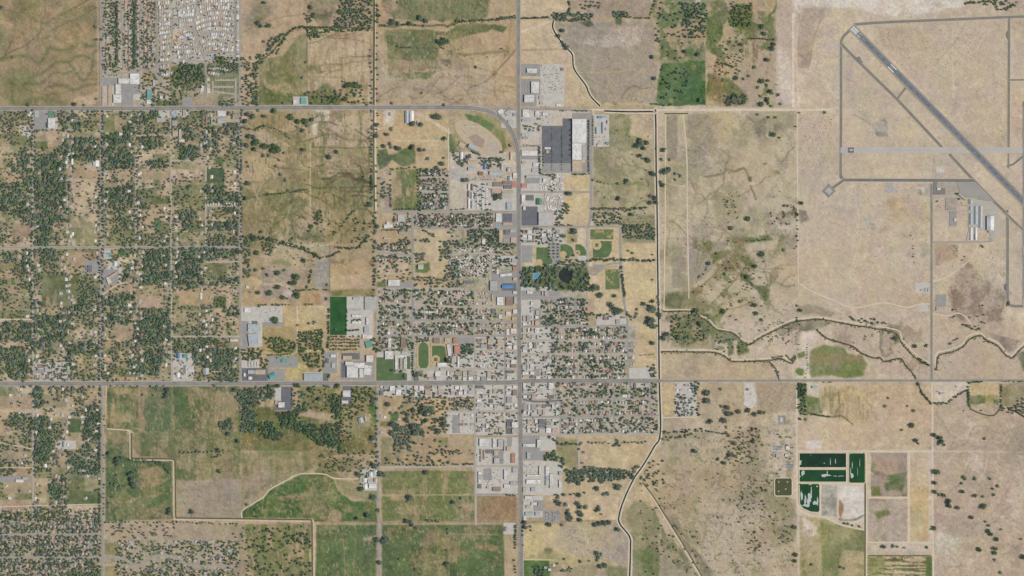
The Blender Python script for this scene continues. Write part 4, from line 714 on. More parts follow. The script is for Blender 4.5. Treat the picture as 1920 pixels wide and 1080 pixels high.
# dirt tracks first (lowest), then streets, then highways
D = 'dirt'
for pts, w in (([(1110,206),(1200,207),(1300,206),(1495,206),(1560,205)], 4), ([(1495,205),(1495,300),(1496,400),(1497,530)], 2), ([(1497,530),(1520,545),(1560,562),(1600,577),(1655,568),(1700,576),(1725,570),(1746,570)], 2.2), ([(1748,716),(1749,900),(1750,1090)], 3), ([(704,206),(704,300),(705,395)], 3.2), ([(703.5,-20),(703.5,198)], 1.6),
               ([(243,808),(243.3,820),(243.6,840),(244,859),(247,862),(265,862.5),(290,863),(310,863),(322,863.5),(325,866),(325.4,885),(326,910),(326.2,940),(326.4,970),(329,974),(350,974.5),(380,975),(420,975),(455,975.5),(500,976.5),(550,977),(583,977.5),(588,981),(588.5,1000),(589,1040),(589,1090)], 1.5), ([(200,804),(244,807)], 2), ([(454,972),(454,958),(475,944),(494,932),(506,918),(535,902),(563,889),(607,889),(628,897),(672,898)], 2), ([(1248,215),(1247,420),(1245,580)], 2.2), ([(1281,212),(1288,300),(1289,420),(1292,560)], 2),
               ([(1243,581),(1300,581),(1310,590),(1330,600),(1345,615),(1375,621),(1390,634),(1404,641),(1430,626),(1460,611),(1485,600),(1502,597),(1540,595),(1580,602),(1640,611),(1684,620),(1692,637),(1710,657),(1728,672),(1744,680)], 2.2), ([(1754,684),(1757,662),(1780,656),(1803,646),(1815,631),(1836,624),(1850,633),(1872,643),(1886,660),(1898,666),(1910,652),(1930,636)], 2.6),
               ([(1238,656),(1340,657),(1360,665),(1376,674),(1440,672),(1462,668),(1484,677)], 2), ([(1748,528),(1775,520),(1800,502),(1820,485),(1834,460)], 2), ([(1748,588),(1775,592),(1795,587),(1808,592),(1822,608)], 2), ([(1205,908),(1222,930),(1245,968),(1272,1012),(1302,1062),(1320,1095)], 2.2), ([(1240,783),(1310,782)], 2), ([(1495,846),(1620,846),(1748,846)], 2.2),
               ([(1494,718),(1494,900),(1496,950),(1515,965),(1545,970),(1580,985),(1622,994)], 3), ([(1624,846),(1624,1090)], 3), ([(1705,848),(1704,1016)], 3), ([(1628,933),(1702,933)], 2.4), ([(1626,1017),(1748,1018)], 2), ([(1590,846),(1589,908)], 2.2), ([(1497,906),(1622,908)], 2.2), ([(1497,878.5),(1588,878.5)], 1.6), ([(1538.5,908),(1538,968)], 2), ([(1571,908),(1571,978)], 2), ([(557,575),(557,658)], 1.4), ([(841,240),(841,320)], 2), ([(977,1049),(1040,1050)], 1.4), ([(200,724),(198,775)], 1.2),
               ([(190,555),(210,540),(225,532),(240,530)], 1.6), ([(62,599),(0,599)], 1.8), ([(0,830),(62,842)], 1.4), ([(0,877),(62,877)], 1.4), ([(0,950),(190,945)], 1.6)):
    road(pts, w, D, 0)
for pts, w, k in (([(62,205),(61,460),(62,715)], 2.6,'pale'), ([(255,275),(255,465)], 2.2,'pale'), ([(320,205),(321,460),(322,715)], 2.2,'pale'), ([(386,300),(386,464)], 2.2,'pale'), ([(126,336),(126,430)], 1.6,'pale'), ([(126,337),(190,338)], 1.8,'pale'), ([(322,301),(386,301)], 2,'pale'), ([(386,386),(450,387)], 1.6,'pale'), ([(322,631),(450,631)], 2.2,'pale'), ([(386,492),(450,490)], 1.4,'pale'), ([(255,254),(320,253)], 1.6,'pale'),
                  ([(62,724),(62,975)], 2,'pale'), ([(-20,1002),(190,1002)], 2.2,'asph'), ([(-20,1045),(190,1045)], 3,'asph'), ([(192,1045),(225,1045),(240,1052),(252,1060),(268,1060),(285,1046),(305,1042),(328,1044),(345,1056),(370,1060),(440,1060)], 3,'asph'), ([(248,1052),(252,1036),(262,1026)], 2,'asph'), ([(296,1042),(292,1028)], 1.8,'asph'), ([(372,1060),(376,1040),(384,1028)], 2,'asph'), ([(300,1044),(300,1062)], 1.6,'asph'), ([(340,1052),(344,1038)], 1.6,'asph'),
                  ([(228,-20),(229,60),(232,130)], 2,'asph'), ([(266,-20),(264,126),(300,122)], 2,'asph'), ([(294,-20),(295,110),(296,145),(310,155)], 2.4,'asph'), ([(192,142),(230,138),(264,127)], 2.2,'asph'), ([(265,127),(264,198)], 2,'pale'),
                  ([(376,-20),(366,25),(362,48),(366,70),(374,88),(384,112),(386,140)], 2.8,'asph'), ([(375,28),(400,20),(436,20)], 2.4,'asph'), ([(364,50),(390,40),(412,37),(437,40)], 2.4,'asph'), ([(330,36),(365,32)], 2.2,'asph'), ([(330,18),(350,12),(370,8)], 2,'asph'), ([(372,84),(370,75),(390,62),(420,60),(437,64)], 2.4,'asph'), ([(320,92),(350,92),(372,88)], 2.2,'asph'), ([(384,102),(400,98),(440,98)], 2.4,'asph'), ([(441,-20),(441,108)], 2.4,'asph'), ([(325,20),(322,90)], 2,'asph'), ([(340,112),(384,116)], 2,'asph'), ([(388,140),(386,178)], 3,'asph'), ([(403,150),(440,150)], 2.2,'pale'), ([(399,178),(399,152)], 2.2,'pale'), ([(400,163),(438,163)], 2,'pale'), ([(400,172),(440,176)], 2.2,'pale'), ([(442,146),(442,190)], 2,'pale'),
                  ([(708,397),(840,397),(971,397)], 3.2,'asph'), ([(774,400),(774,714)], 3.4,'asph'), ([(842,322),(844,395)], 3,'pale'), ([(774,428),(970,428)], 2.6,'asph'), ([(786,333),(840,333)], 2,'pale'), ([(786,359),(842,360)], 2,'pale'), ([(709,473),(774,479)], 2.4,'asph'), ([(706,541),(774,541),(870,542)], 2.4,'pale'), ([(706,571),(774,571),(870,576),(970,576)], 2.6,'pale'), ([(706,600),(774,600),(970,603)], 3,'asph'), ([(700,630),(774,630),(970,630)], 3,'asph'), ([(891,657),(971,657)], 2.4,'pale'), ([(780,692),(971,692)], 2.4,'pale'), ([(891,545),(891,800),(892,985)], 3,'pale'), ([(947,603),(947,772)], 3,'asph'), ([(708,560),(707,630)], 4,'pale'), ([(835,771),(971,771)], 2.6,'pale'), ([(712,876),(800,875),(973,873)], 2.6,'pale'), ([(892,927),(972,927)], 3,'asph'), ([(677,635),(678,676)], 4,'pale'), ([(846,478),(900,474),(940,478)], 2,'pale'), ([(919,480),(919,525)], 2.4,'pale'),
                  ([(975,360),(1040,360),(1108,360)], 3,'asph'), ([(975,425),(1103,425),(1165,425)], 3,'asph'), ([(1103,428),(1102,500)], 4,'pale'), ([(1164,426),(1164,495),(1168,545),(1174,590),(1177,612),(1178,712)], 3.2,'asph'), ([(1102,498),(1106,511),(1115,515),(1125,508),(1136,498),(1150,494),(1164,494)], 3,'asph'), ([(975,558),(1050,558),(1078,558)], 3,'asph'), ([(1079,558),(1080,611)], 2.6,'asph'), ([(975,612),(1080,612),(1178,610)], 3,'asph'), ([(975,639),(1080,638),(1200,638)], 3,'pale'), ([(975,664),(1080,664),(1190,664)], 3,'pale'), ([(1057,612),(1057,639)], 2,'pale'), ([(1085,640),(1085,714)], 1.8,'pale'), ([(980,749),(1008,753),(1049,751)], 3.4,'dark'), ([(1051,750),(1051,813)], 3,'asph'), ([(1085,747),(1152,748),(1222,747)], 2.8,'asph'), ([(1085,716),(1085,814)], 2.6,'asph'), ([(1152,716),(1152,812)], 2.8,'asph'), ([(1220,716),(1220,780)], 3,'asph'), ([(975,782),(1085,781),(1236,779)], 3,'asph'), ([(975,814),(1085,815),(1236,813)], 3,'pale'), ([(1084,816),(1086,880)], 2.4,'pale'), ([(980,205),(1050,205),(1110,208)], 3.4,'asph'), ([(1109,210),(1109,330),(1108,400),(1103,425)], 4.2,'asph'), ([(975,275),(1015,272)], 2.4,'asph'),
                  ([(1747,345),(1747,712)], 3.2,'hwy'), ([(1750,454),(1853,453),(1854,446)], 2.2,'asph'), ([(1747,395),(1750,376),(1757,371),(1770,369),(1795,369)], 2.4,'pale'), ([(1748,395.5),(1820,396)], 1.8,'pale'), ([(708,724),(709,880),(712,1090)], 4,'asph')):
    road(pts, w, k)
road([(190,-20),(190,205),(190,464),(190,719)], 3.6, 'asph', 1.6, sm=False)
road([(192,719),(193,900),(193,1090)], 3.6, 'asph', 1.4, sm=False)
road([(450,-20),(450,205),(450,464),(451,716)], 3.2, 'asph', 1.4, sm=False)
road([(-20,464),(190,464),(450,463)], 3.2, 'asph', 1.4, sm=False)
road([(1235,714),(1500,713.5),(1745,713.5),(1990,713)], 3.6, 'hwy', 2.0, sm=False, line=[(0,.35)])
road([(870,203),(920,203),(980,205)], 5, 'asph', 1.2)
road([(973,-30),(972,60),(972,204),(972.5,262)], 6, 'hwy', 2, sm=False, line=[(-3,.3),(3,.3)])
road([(-30,203.5),(200,203.5),(450,202.5),(640,201.5),(800,201),(860,201.5),(890,203),(915,208),(935,218),(950,232),(961,249),(968,267),(972,288),(973,320),(973,400),(973,560),(974,714),(976,800),(977,900),(977,1095)], 7, 'hwy', 2.2, sm=False, line=[(-3.4,.15),(-.3,.15),(.3,.15),(3.4,.15)])
road([(-30,719.5),(300,719.5),(640,719),(800,718),(955,717.5),(976,715),(1000,713.8),(1235,714)], 7, 'hwy', 2.4, sm=False, line=[(-3.4,.15),(-.3,.15),(.3,.15),(3.4,.15)])

# ---- canals: water between raised earth banks
ZCUR[0] = 'canal'
def canal(pts, w, bank=3.0, h=.5, bankmat=None, sm=True):
    p = smooth(pts, 5) if sm else pts; block_line(p, w + 2*bank)
    hw = w*S/2; e = hw + bank*S
    z = zlayer()
    v, f = strip(p, [(-e, .2+z), (-hw-bank*S*.45, h+z), (-hw-.4, h+z), (-hw, z+.15)], .13); n = len(v)
    v2, f2 = strip(p, [(hw, z+.15), (hw+.4, h+z), (hw+bank*S*.45, h+z), (e, .2+z)], .13)
    mesh_obj('canal_bank', v + v2, f + [tuple(i+n for i in q) for q in f2], bankmat or M_bank, kind='structure')
    v, f = strip(p, [(-hw-.3, z+.2), (hw+.3, z+.2)])
    mesh_obj('canal_water', v, f, M_water, kind='structure')
canal([(1038,38),(1036,50),(1042,64),(1052,78),(1063,91),(1073,103),(1075,125),(1083,140),(1098,160),(1107,180),(1125,199)], 2.6, 2.6)
canal([(1133,208),(1180,209.5),(1224,209.5),(1229,214),(1230,300),(1232,400),(1233,500),(1235,620),(1236,714),(1238,812),(1226,838),(1206,872),(1188,898),(1171,934),(1161,965),(1162,982),(1180,1006),(1182,1030),(1180,1095)], 2.8, 2.8)
M_weedb = mat('grassy_ditch_bank', (120,116,82), (150,136,100), 0.05, 5, .95, grain=.1)
DITCH = [([(1243,584),(1300,584),(1312,594),(1328,604),(1344,619),(1374,625),(1389,638),(1404,646),(1430,631),(1460,616),(1487,604),(1515,600),(1540,599),(1590,608),(1640,616),(1680,625),(1689,641),(1707,662),(1726,678),(1744,686)], 1.2), ([(1238,659.5),(1300,660),(1340,661),(1360,669),(1376,678),(1440,676),(1462,672),(1484,681),(1492,668)], 1.2), ([(1440,676),(1455,692),(1460,711)], 1.0), ([(1530,618),(1550,634),(1575,642),(1600,650),(1616,663),(1638,671),(1650,671),(1658,678),(1675,674),(1690,673),(1698,686),(1708,696),(1718,711)], 1.5), ([(1756,690),(1760,667),(1782,661),(1806,650),(1818,636),(1838,629),(1850,638),(1870,648),(1884,664),(1898,671),(1912,657),(1930,641)], 1.1), ([(1721,717),(1727,733),(1737,747),(1746,757)], 1.4), ([(247,812),(247,858),(249,859),(322,860.5),(328,862),(329,866),(329.5,968),(331,971),(455,972.5),(583,974.5),(585,980),(585.5,1095)], 1.1), ([(701.5,-20),(701,198)], 1.8), ([(700.8,206),(701,300),(702,395)], 1.0), ([(1205,905),(1225,931),(1248,967),(1275,1010),(1306,1062),(1325,1095)], .9), ([(976,35),(1000,34),(1030,33)], 1.2), ([(1246,213),(1290,213)], 1.0), ([(1622.5,850),(1622,1090)], 1.0), ([(1628,1042),(1746,1042)], .8), ([(1818,766),(1840,776),(1862,779),(1872,770)], 1.2), ([(1890,768),(1905,772),(1925,785)], 2.4), ([(453,238),(478,243),(490,236),(503,237),(520,243),(545,260)], .7), ([(470,442),(500,450),(545,462),(575,470),(598,484)], .8), ([(478,118),(505,102),(525,80),(545,58),(572,50),(620,52),(700,52)], .9), ([(840,49),(870,40),(905,39),(968,33)], .9)]
for pts, w in DITCH:
    canal(pts, w, 1.0, .5, M_weedb, sm=not (pts[0] == (247,812)))

# ---- airfield
ZCUR[0] = 'air'
def runway(a, b, w, m, name, z):
    v, f = strip([a, b], [(-w*S/2, z), (w*S/2, z)])
    block_line([a, b], w)
    return mesh_obj(name, v, f, m, kind='structure')
def taxi(pts, w, m=M_taxi, edge=1.0, sm=True):
    p = smooth(pts, 5) if sm and len(pts) > 2 else pts
    if edge:
        z = zlayer(); e = w*S/2 + edge*S
        v, f = strip(p, [(-e, z), (e, z)]); mesh_obj('taxiway_shoulder', v, f, mat('airfield_gravel', (208,193,165), (198,182,152), .04, 5, .95, grain=.06), kind='structure')
    z = zlayer()
    v, f = strip(p, [(-w*S/2, z), (w*S/2, z)]); o = mesh_obj('taxiway', v, f, m, kind='structure')
    v, f = strip(p, [(-.25, z+.1), (.25, z+.1)]); mesh_obj('centre_line', v, f, M_yell, parent=o)
    block_line(p, w + 2)
    return o
taxi([(1604,47),(1590,60),(1579,73),(1577,92),(1577,200),(1576,332)], 4.8)
taxi([(1577,82),(1600,106),(1640,145),(1682,186),(1766,276)], 5.2, sm=False)
taxi([(1780,289),(1818,330),(1864,378),(1884,398),(1889,412),(1889,555),(1891,568),(1898,573.5),(1920,574)], 5.2)
taxi([(1602,46),(1640,43),(1700,40),(1800,36),(1892,32),(1990,29)], 5.0)
taxi([(1892,34),(1891.5,150),(1891,276)], 4.4, sm=False)
taxi([(1891,288),(1890.5,316)], 3.0, sm=False)
taxi([(1892,150),(1990,149)], 3.2, sm=False)
taxi([(1699,164),(1683,184)], 4, sm=False, edge=.6)
taxi([(1576,330),(1583,337),(1600,337.5),(1700,338),(1828,338.5)], 5.2, M_taxd)
taxi([(1583,337),(1562,352)], 4.2, M_taxd, sm=False)
taxi([(1884,398),(1900,414),(1922,434)], 4.4, M_taxi)
taxi([(1888,312),(1900,308),(1920,292)], 3.2, M_taxd, .4, sm=False)
poly_sheet('run_up_pad', [(1605,108),(1611,118),(1618,118),(1612,106)], zlayer(), M_taxi)
poly_sheet('run_up_pad', [(1887,530),(1883,535),(1883,542),(1887,547)], zlayer(), M_taxd); poly_sheet('run_up_pad', [(1890,56),(1886.5,62),(1886.5,69),(1890,75)], zlayer(), M_taxi)
poly_sheet('turnaround_pad', [(1554.4,344.5),(1567,358),(1554,371),(1541,358)], zlayer(), mat('pad_asphalt', (140,139,137), None, .03, grain=.05))
poly_sheet('pad_centre', [(1554.5,351.5),(1561,358.5),(1555,365),(1547,358.5)], zlayer(.08), mat('pad_concrete', (194,186,176), None, .03, grain=.05))
# crosswind runway (pale, old) with dark end panel and number
runway((1576,281.5), (1990,281.5), 10.5, M_crun, 'crosswind_runway', zlayer())
poly_sheet('runway_threshold', rect(1575.5,276.5,1590,286.5), zlayer(.1), M_thr)
zz = zlayer(.1); rp = poly_sheet('runway_end_panel', rect(1590,276.5,1601,286.4), zz, mat('runway_end_asphalt', (100,104,106), None, .03))
runway((1603,281.5), (1990,281.5), .5, mat('runway_seal_line', (170,170,172), None, .05), 'seal_line', zlayer(.08))
# main runway
A = np.array((1594.0, 48.0)); B = np.array((1930.0, 389.0)); T = (B - A) / np.linalg.norm(B - A); Nn = np.array((-T[1], T[0]))
def rp_(s, o): p = A + T*s + Nn*o; return (float(p[0]), float(p[1]))
LEN = float(np.linalg.norm(B - A)) + 60
runway(rp_(4,0), rp_(LEN,0), 15.2, mat('airfield_gravel', (0,0,0)), 'runway_shoulder', zlayer())
runway(rp_(4,0), rp_(LEN,0), 13.2, M_taxi, 'runway', zlayer())
runway(rp_(4,0), rp_(LEN,0), 10.2, M_runw, 'runway_surface', zlayer())
runway(rp_(22,0), rp_(LEN,0), 5.0, M_tire, 'touchdown_rubber', zlayer())
zm = zlayer(.08)
mk_v, mk_f = [], []
def mark(s0, s1, o0, o1):
    b = len(mk_v)
    mk_v.extend([(wx(p[0]), wy(p[1]), zm) for p in (rp_(s0,o0), rp_(s1,o0), rp_(s1,o1), rp_(s0,o1))]); mk_f.append((b+3,b+2,b+1,b))
for o0 in (-4.9, .25): 
    for k in range(5): mark(5, 19.5, o0 + k*.94, o0 + k*.94 + .78)
mark(105, 120, -4.6, -2.4); mark(105, 120, 2.4, 4.6)
for o in (-5.0, 4.7): mark(4, LEN, o, o + .3)
s = 32
while s < LEN: mark(s, s + 9, -.15, .15); s += 15
# painted digits, read by a pilot rolling out from this end: "13"
def bars(bl, s0, o0, w, h):
    for a0, a1, b0, b1 in bl: mark(s0 + b0*h, s0 + b1*h, o0 + a0*w, o0 + a1*w)
D1 = [(.4,.65,0,1)]
D3 = [(0,1,0,.16),(0,1,.42,.58),(0,1,.84,1),(.76,1,.16,.42),(.76,1,.58,.84)]
D8 = D3 + [(0,.24,.16,.42),(0,.24,.58,.84)]
bars(D1, 22, -3.8, 3.0, 6.5); bars(D3, 22, .8, 3.0, 6.5)
mesh_obj('runway_marking', mk_v, mk_f, M_paint, kind='structure')
v8, f8 = [], []
for a0,a1,b0,b1 in D8:                                     # "8" on the crosswind runway end panel
    b = len(v8); u0, u1 = 1593.2 + b0*6.2, 1593.2 + b1*6.2; q0, q1 = 279.8 + a0*3.2, 279.8 + a1*3.2
    v8 += [(wx(u0),wy(q1),zz+.3),(wx(u1),wy(q1),zz+.3),(wx(u1),wy(q0),zz+.3),(wx(u0),wy(q0),zz+.3)]; f8.append((b,b+1,b+2,b+3))
mesh_obj('runway_number', v8, f8, M_paint, kind='structure')
# cross runway at the east edge
runway((1925,190), (1925,576), 14, M_runw, 'north_south_runway', zlayer()); runway((1919.2,200), (1919.2,560), .35, M_paint, 'edge_line', zlayer(.08))
poly_sheet('aiming_mark', rect(1919.8,461,1922,477), zlayer(.05), M_paint); poly_sheet('runway_threshold', rect(1918.4,560,1931,575.5), zlayer(.05), M_thr)
# aprons
M_apr = mat('apron_asphalt', (150,144,140), (162,156,150), 0.015, 6, .9, grain=.05)
poly_sheet('apron', [(1793,341),(1830,342),(1865,377.5),(1838,377),(1830,371),(1813,371),(1800,362)], zlayer(), M_apr)
poly_sheet('apron', [(1750,341),(1757,341),(1757,353),(1771,353),(1771,365),(1750,365)], zlayer(), mat('dark_apron', (130,126,122), None, .03, grain=.06))
poly_sheet('apron', [(1757,342),(1792,342),(1798,358),(1785,366),(1772,364),(1772,352),(1757,352)], zlayer(), mat('worn_apron', (182,172,158), (160,150,138), .04, 6, .95, grain=.12))
poly_sheet('hangar_apron', [(1815,372),(1862,379),(1870,390),(1876,415),(1874,440),(1862,446),(1856,444),(1856,434),(1835,432),(1812,452),(1816,430)], zlayer(), mat('hangar_apron_surface', (190,184,174), (178,172,162), .03, 6, .95, grain=.08))
poly_sheet('car_park', rect(1773,371,1794,394), zlayer(), mat('airport_car_park', (176,164,150), None, .04, grain=.1)); poly_sheet('car_park', rect(1780,396,1794,424), zlayer(), M_lotm)
# ---- paved lots and yards
ZCUR[0] = 'lot'
LOTS = {'d': M_lotd, 'm': M_lotm, 'l': M_lotl}
def lots(items):
    for u0,v0,u1,v1,k in items:
        poly_sheet('car_park' if k != 'l' else 'yard', rect(u0,v0,u1,v1), zlayer(.02), LOTS[k])
        if k != 'l' or u0 > 1400 or v0 < 200: block_rect(u0,v0,u1,v1,-.5)
lots([(193,146,246,161,'m'),(191,161,214,199,'l'),(226,157,263,180,'m'),(227,178,250,198,'m'),(250,176,264,187,'l'),(320,206,356,220,'l'),(342,182,362,198,'m'),(440,214,448,224,'m'),(64,207,88,243,'m'),(88,207,108,243,'l'),(292,208,318,221,'l'),(40,236,60,254,'l'),(549,181,577,199,'l'),(977,120,1013,143,'m'),(977,148,1022,177,'m'),(977,177,1007,199,'m'),(1006,178,1058,200,'l'),(1013,120,1058,180,'l'),
      (977,207,1034,234,'l'),(977,240,1010,262,'l'),(1016,236,1073,306,'d'),(1055,222,1073,236,'d'),(1073,212,1111,224,'m'),(1098,224,1107,322,'m'),(1016,305,1110,324,'m'),(1113,215,1142,275,'l'),(977,281,1010,300,'m'),(977,299,1014,330,'l'),(984,330,1030,344,'m'),(977,344,1012,358,'l'),(1012,326,1057,358,'l'),(976,363,1016,388,'l'),(977,387,1009,424,'d'),(1008,385,1037,424,'l'),(1018,362,1057,398,'l'),
      (932,205,970,222,'m'),(940,205,968,240,'l'),(926,338,970,396,'l'),(878,340,926,394,'l'),(924,400,970,426,'m'),(942,400,960,416,'d'),(944,430,970,456,'m'),(932,480,970,500,'l'),(917,510,970,558,'m'),(941,531,968,545,'d'),(724,528,772,540,'m'),(650,556,680,576,'l'),(680,556,706,582,'l'),(650,575,700,632,'l'),(706,660,724,672,'l'),
      (976,456,998,492,'m'),(976,428,1056,460,'l'),(1028,455,1050,496,'m'),(1083,480,1100,488,'l'),(1112,496,1132,506,'m'),(976,538,1034,552,'l'),(976,545,1050,562,'m'),(976,562,1014,612,'l'),(1000,578,1014,611,'m'),
      (640,662,674,674,'d'),(638,676,702,712,'m'),(640,680,650,708,'d'),(740,658,772,672,'l'),(762,690,774,714,'l'),(800,695,846,715,'l'),(812,700,818,712,'d'),(819,676,843,692,'l'),(859,632,890,646,'m'),(846,660,890,692,'l'),(893,632,970,716,'l'),(893,722,970,770,'l'),(895,735,912,752,'l'),(712,722,772,742,'l'),(776,722,890,745,'l'),(837,773,892,814,'l'),(848,778,862,812,'m'),(893,774,970,816,'l'),(948,786,962,814,'d'),(893,820,972,872,'l'),(922,842,944,870,'m'),(950,820,960,836,'m'),(893,876,971,926,'l'),(906,878,922,900,'m'),(952,888,972,906,'d'),(944,914,972,926,'m'),
      (978,614,1034,638,'l'),(978,640,1034,662,'l'),(978,666,1034,712,'l'),(1000,690,1012,712,'m'),(978,717,1036,748,'l'),(980,735,1000,748,'m'),(978,756,1050,780,'l'),(978,784,1050,812,'l'),(998,786,1030,798,'m'),(1052,786,1086,812,'l'),(980,816,1024,830,'m'),(982,830,1022,862,'m'),(1012,818,1042,845,'l'),(980,864,1054,928,'l'),(980,930,1018,970,'l'),(1018,957,1050,979,'m'),(1000,938,1018,958,'m'),(1178,690,1226,712,'l'),(1188,716,1220,732,'l'),(1118,590,1176,612,'l'),
      (453,602,466,656,'m'),(466,604,492,650,'l'),(452,575,482,604,'l'),(482,574,530,606,'l'),(492,604,533,612,'m'),(451,674,486,690,'l'),(452,690,502,714,'d'),(503,668,558,689,'m'),(503,692,533,714,'m'),(569,698,606,714,'l'),(605,698,616,714,'d'),(606,660,632,700,'m'),(515,725,548,769,'d'),(515,725,527,752,'l'),(612,660,634,690,'l'),(324,662,364,714,'l'),(160,488,188,512,'m'),(190,468,210,486,'l'),(200,488,228,530,'l'),(191,505,222,533,'m'),(62,680,96,714,'l'),(97,678,130,714,'l'),(62,692,84,700,'m'),(0,893,58,904,'m'),(104,826,142,842,'l'),(643,724,660,756,'d'),(944,980,966,1002,'l'),(676,878,710,920,'l'),(1716,530,1744,550,'l'),(1754,552,1774,575,'m'),(1755,575,1774,584,'l'),(1265,716,1306,780,'l'),(1722,570,1740,584,'l')])
# ---- lawns, sports grounds, ponds
ZCUR[0] = 'lawn'
def lawn(pts, m=M_lawn, name='lawn'):
    if len(pts) == 4 and not isinstance(pts[0], (tuple, list)): pts = rect(*pts)
    o = poly_sheet(name, pts, zlayer(.02), m)
    us = [p[0] for p in pts]; vs = [p[1] for p in pts]; block_rect(min(us), min(vs), max(us), max(vs), -1.5)
    return o
lawn((619,556.5,650,628), M_lush, 'football_pitch')
lawn([(706,670),(722,670),(722,674),(738,674),(738,700),(763,700),(763,714),(706,714)], name='school_lawn'); lawn((763,668,769,692))
tr = [(784 + 10 + 12.5*math.cos(a), (655 if math.sin(a) < 0 else 679) + 15*math.sin(a)) for a in (2*math.pi*k/36 for k in range(36))]
lawn(tr, M_sand, 'running_track')
lawn([(784 + 10 + 9.6*math.cos(a), (654 if math.sin(a) < 0 else 680) + 12*math.sin(a)) for a in (2*math.pi*k/36 for k in range(36))], name='track_infield')
def diamond(grass, cu, cv, r, grass_m=M_lawn, r2=None):
    lawn(grass, grass_m, 'ball_field'); lawn(ellipse(cu, cv, r, r, 20), M_sand, 'infield')
    if r2: lawn([(cu-r2,cv-r2),(cu+r2,cv-r2),(cu+r2,cv+r2),(cu-r2,cv+r2)], name='inner_lawn')
lawn((808,645,842,684), M_sand, 'ball_park')
diamond([(810,648),(828,648),(834,650),(836,660),(838,678),(832,681),(810,681)], 817, 674, 8, M_lawn, 3.4)
diamond([(1006,464),(1028,464),(1030,480),(1036,488),(1035,494),(1020,498),(1006,492)], 1011, 492, 6.5)
diamond([(1051,458),(1062,458),(1072,463),(1076,471),(1076,480),(1060,483),(1051,478)], 1056, 477, 6.5)
diamond([(1079,458),(1088,458),(1096,464),(1099,472),(1099,479),(1084,479),(1079,474)], 1083, 474, 5, M_lawn, 2)
lawn([(1074,455),(1079,462),(1079,474),(1077,470)], M_sand, 'warning_track')
diamond([(1112,452),(1147,452),(1147,470),(1141,481),(1134,483),(1112,483)], 1119, 459.5, 9, M_lawn, 3.2)
lawn((1107,430,1150,449), M_patchy, 'practice_field'); lawn((1135.5,505,1162,543), M_patchy, 'practice_field')
lawn((223,208,229,219.5)); lawn((404,296,417,308))
# dirt oval and arena
lawn(ellipse(897, 258, 52, 22, 36, .58), mat('race_track_dirt', (202,183,156), (190,170,144), .03, 6, .95, grain=.08), 'dirt_oval')
lawn([(862,238),(878,228),(932,262),(936,278),(920,282),(900,276),(870,252)], mat('infield_dirt', (200,186,160), (186,168,140), .05, 6, .95, grain=.14), 'oval_infield')
lawn([(878,257),(893,251),(909,263),(904,278),(890,272)], mat('arena_dirt', (166,146,132), (158,138,124), .05, 5, .95, grain=.05), 'arena_floor')
lawn(ellipse(924, 276, 13, 9, 24, .5), mat('paddock_dirt', (190,178,164), (182,168,152), .04, 5, .95, grain=.06), 'warm_up_ring')
# pond in the park and pools
lawn(ellipse(1061, 516, 13, 13.5, 24), M_pondw, 'park_pond')

# ================================================================== SEWAGE LAGOONS
ZCUR[0] = 'lagoon'
def berm(pts, w=2.0, h=1.4):
    p = list(pts) + [pts[0], pts[1]]; z = zlayer(.02)
    v, f = strip(p, [(-w*S/2, z), (-w*S/5, z+h), (w*S/5, z+h), (w*S/2, z)])
    mesh_obj('embankment', v, f, M_dirt, kind='structure')
def rrect(u0,v0,u1,v1,r=3,n=4):
    out = []
    for cu_, cv_, a0 in ((u1-r,v0+r,-90),(u1-r,v1-r,0),(u0+r,v1-r,90),(u0+r,v0+r,180)):
        for k in range(n+1):
            a = math.radians(a0 + 90*k/n); out.append((cu_+r*math.cos(a), cv_+r*math.sin(a)))
    return out
def blobpoly(cu_, cv_, ru, rv, seed, n=22, amp=.35):
    r = random.Random(seed); ph = [r.uniform(0, 6.3) for _ in range(4)]
    return [(cu_ + ru*k_*math.cos(a), cv_ + rv*k_*math.sin(a)) for a, k_ in ((2*math.pi*k/n, 1 + amp*(.5*math.sin(2*(2*math.pi*k/n)+ph[0]) + .35*math.sin(3*2*math.pi*k/n+ph[1]) + .3*math.sin(5*2*math.pi*k/n+ph[2]) + r.uniform(-.3,.3))) for k in range(n))]
LAG = [(rrect(1498,849,1587,877,2), M_dgreen, [(1500.5,867,2,5),(1557,866,.6,7),(1566.5,865,.7,5),(1545.5,868.5,1.2,.8),(1530,872,.5,.4),(1520,853,.6,.4)]), (rrect(1498,880,1587,904,2), M_green, [(1505.5,886.5,3,5.5),(1500,893,1,1.5),(1548,891,11,1.6),(1551,887,.8,5),(1545,893,5,1.2),(1566,892.5,3,.7),(1578,892.5,4,.6),(1573,893,1,1)]),
       (rrect(1591,849,1623,906,4), M_green, [(1597.5,892,2.4,5.5),(1595,884,.7,6),(1598,872,.6,7),(1612,868,.35,9),(1608,885,.35,8)]), ([(1498,909),(1501,906.5),(1534,906.5),(1537,909),(1537,958),(1534,961),(1520,960),(1506,954),(1499,945)], M_green, [(1503,930,2.0,9),(1510,938,2.2,8),(1517,936,3.6,11),(1521,925,1.4,10),(1528,943,3.5,4),(1512,948,6,2.5),(1533,940,1.4,7),(1519,908.5,3,.8),(1532,912,1.6,1.2)])]
for pts, m, scum in LAG:
    berm(pts); poly_sheet('lagoon_water', pts, zlayer(.02), m); us=[p[0] for p in pts]; vs=[p[1] for p in pts]; block_rect(min(us),min(vs),max(us),max(vs),2)
    for i, (a,b,c,d) in enumerate(scum): poly_sheet('scum', blobpoly(a,b,c,d,int(a*7+b)), zlayer(.01)+.1, M_scum, kind='stuff', label='pale scum floating on a green lagoon', cat='scum')
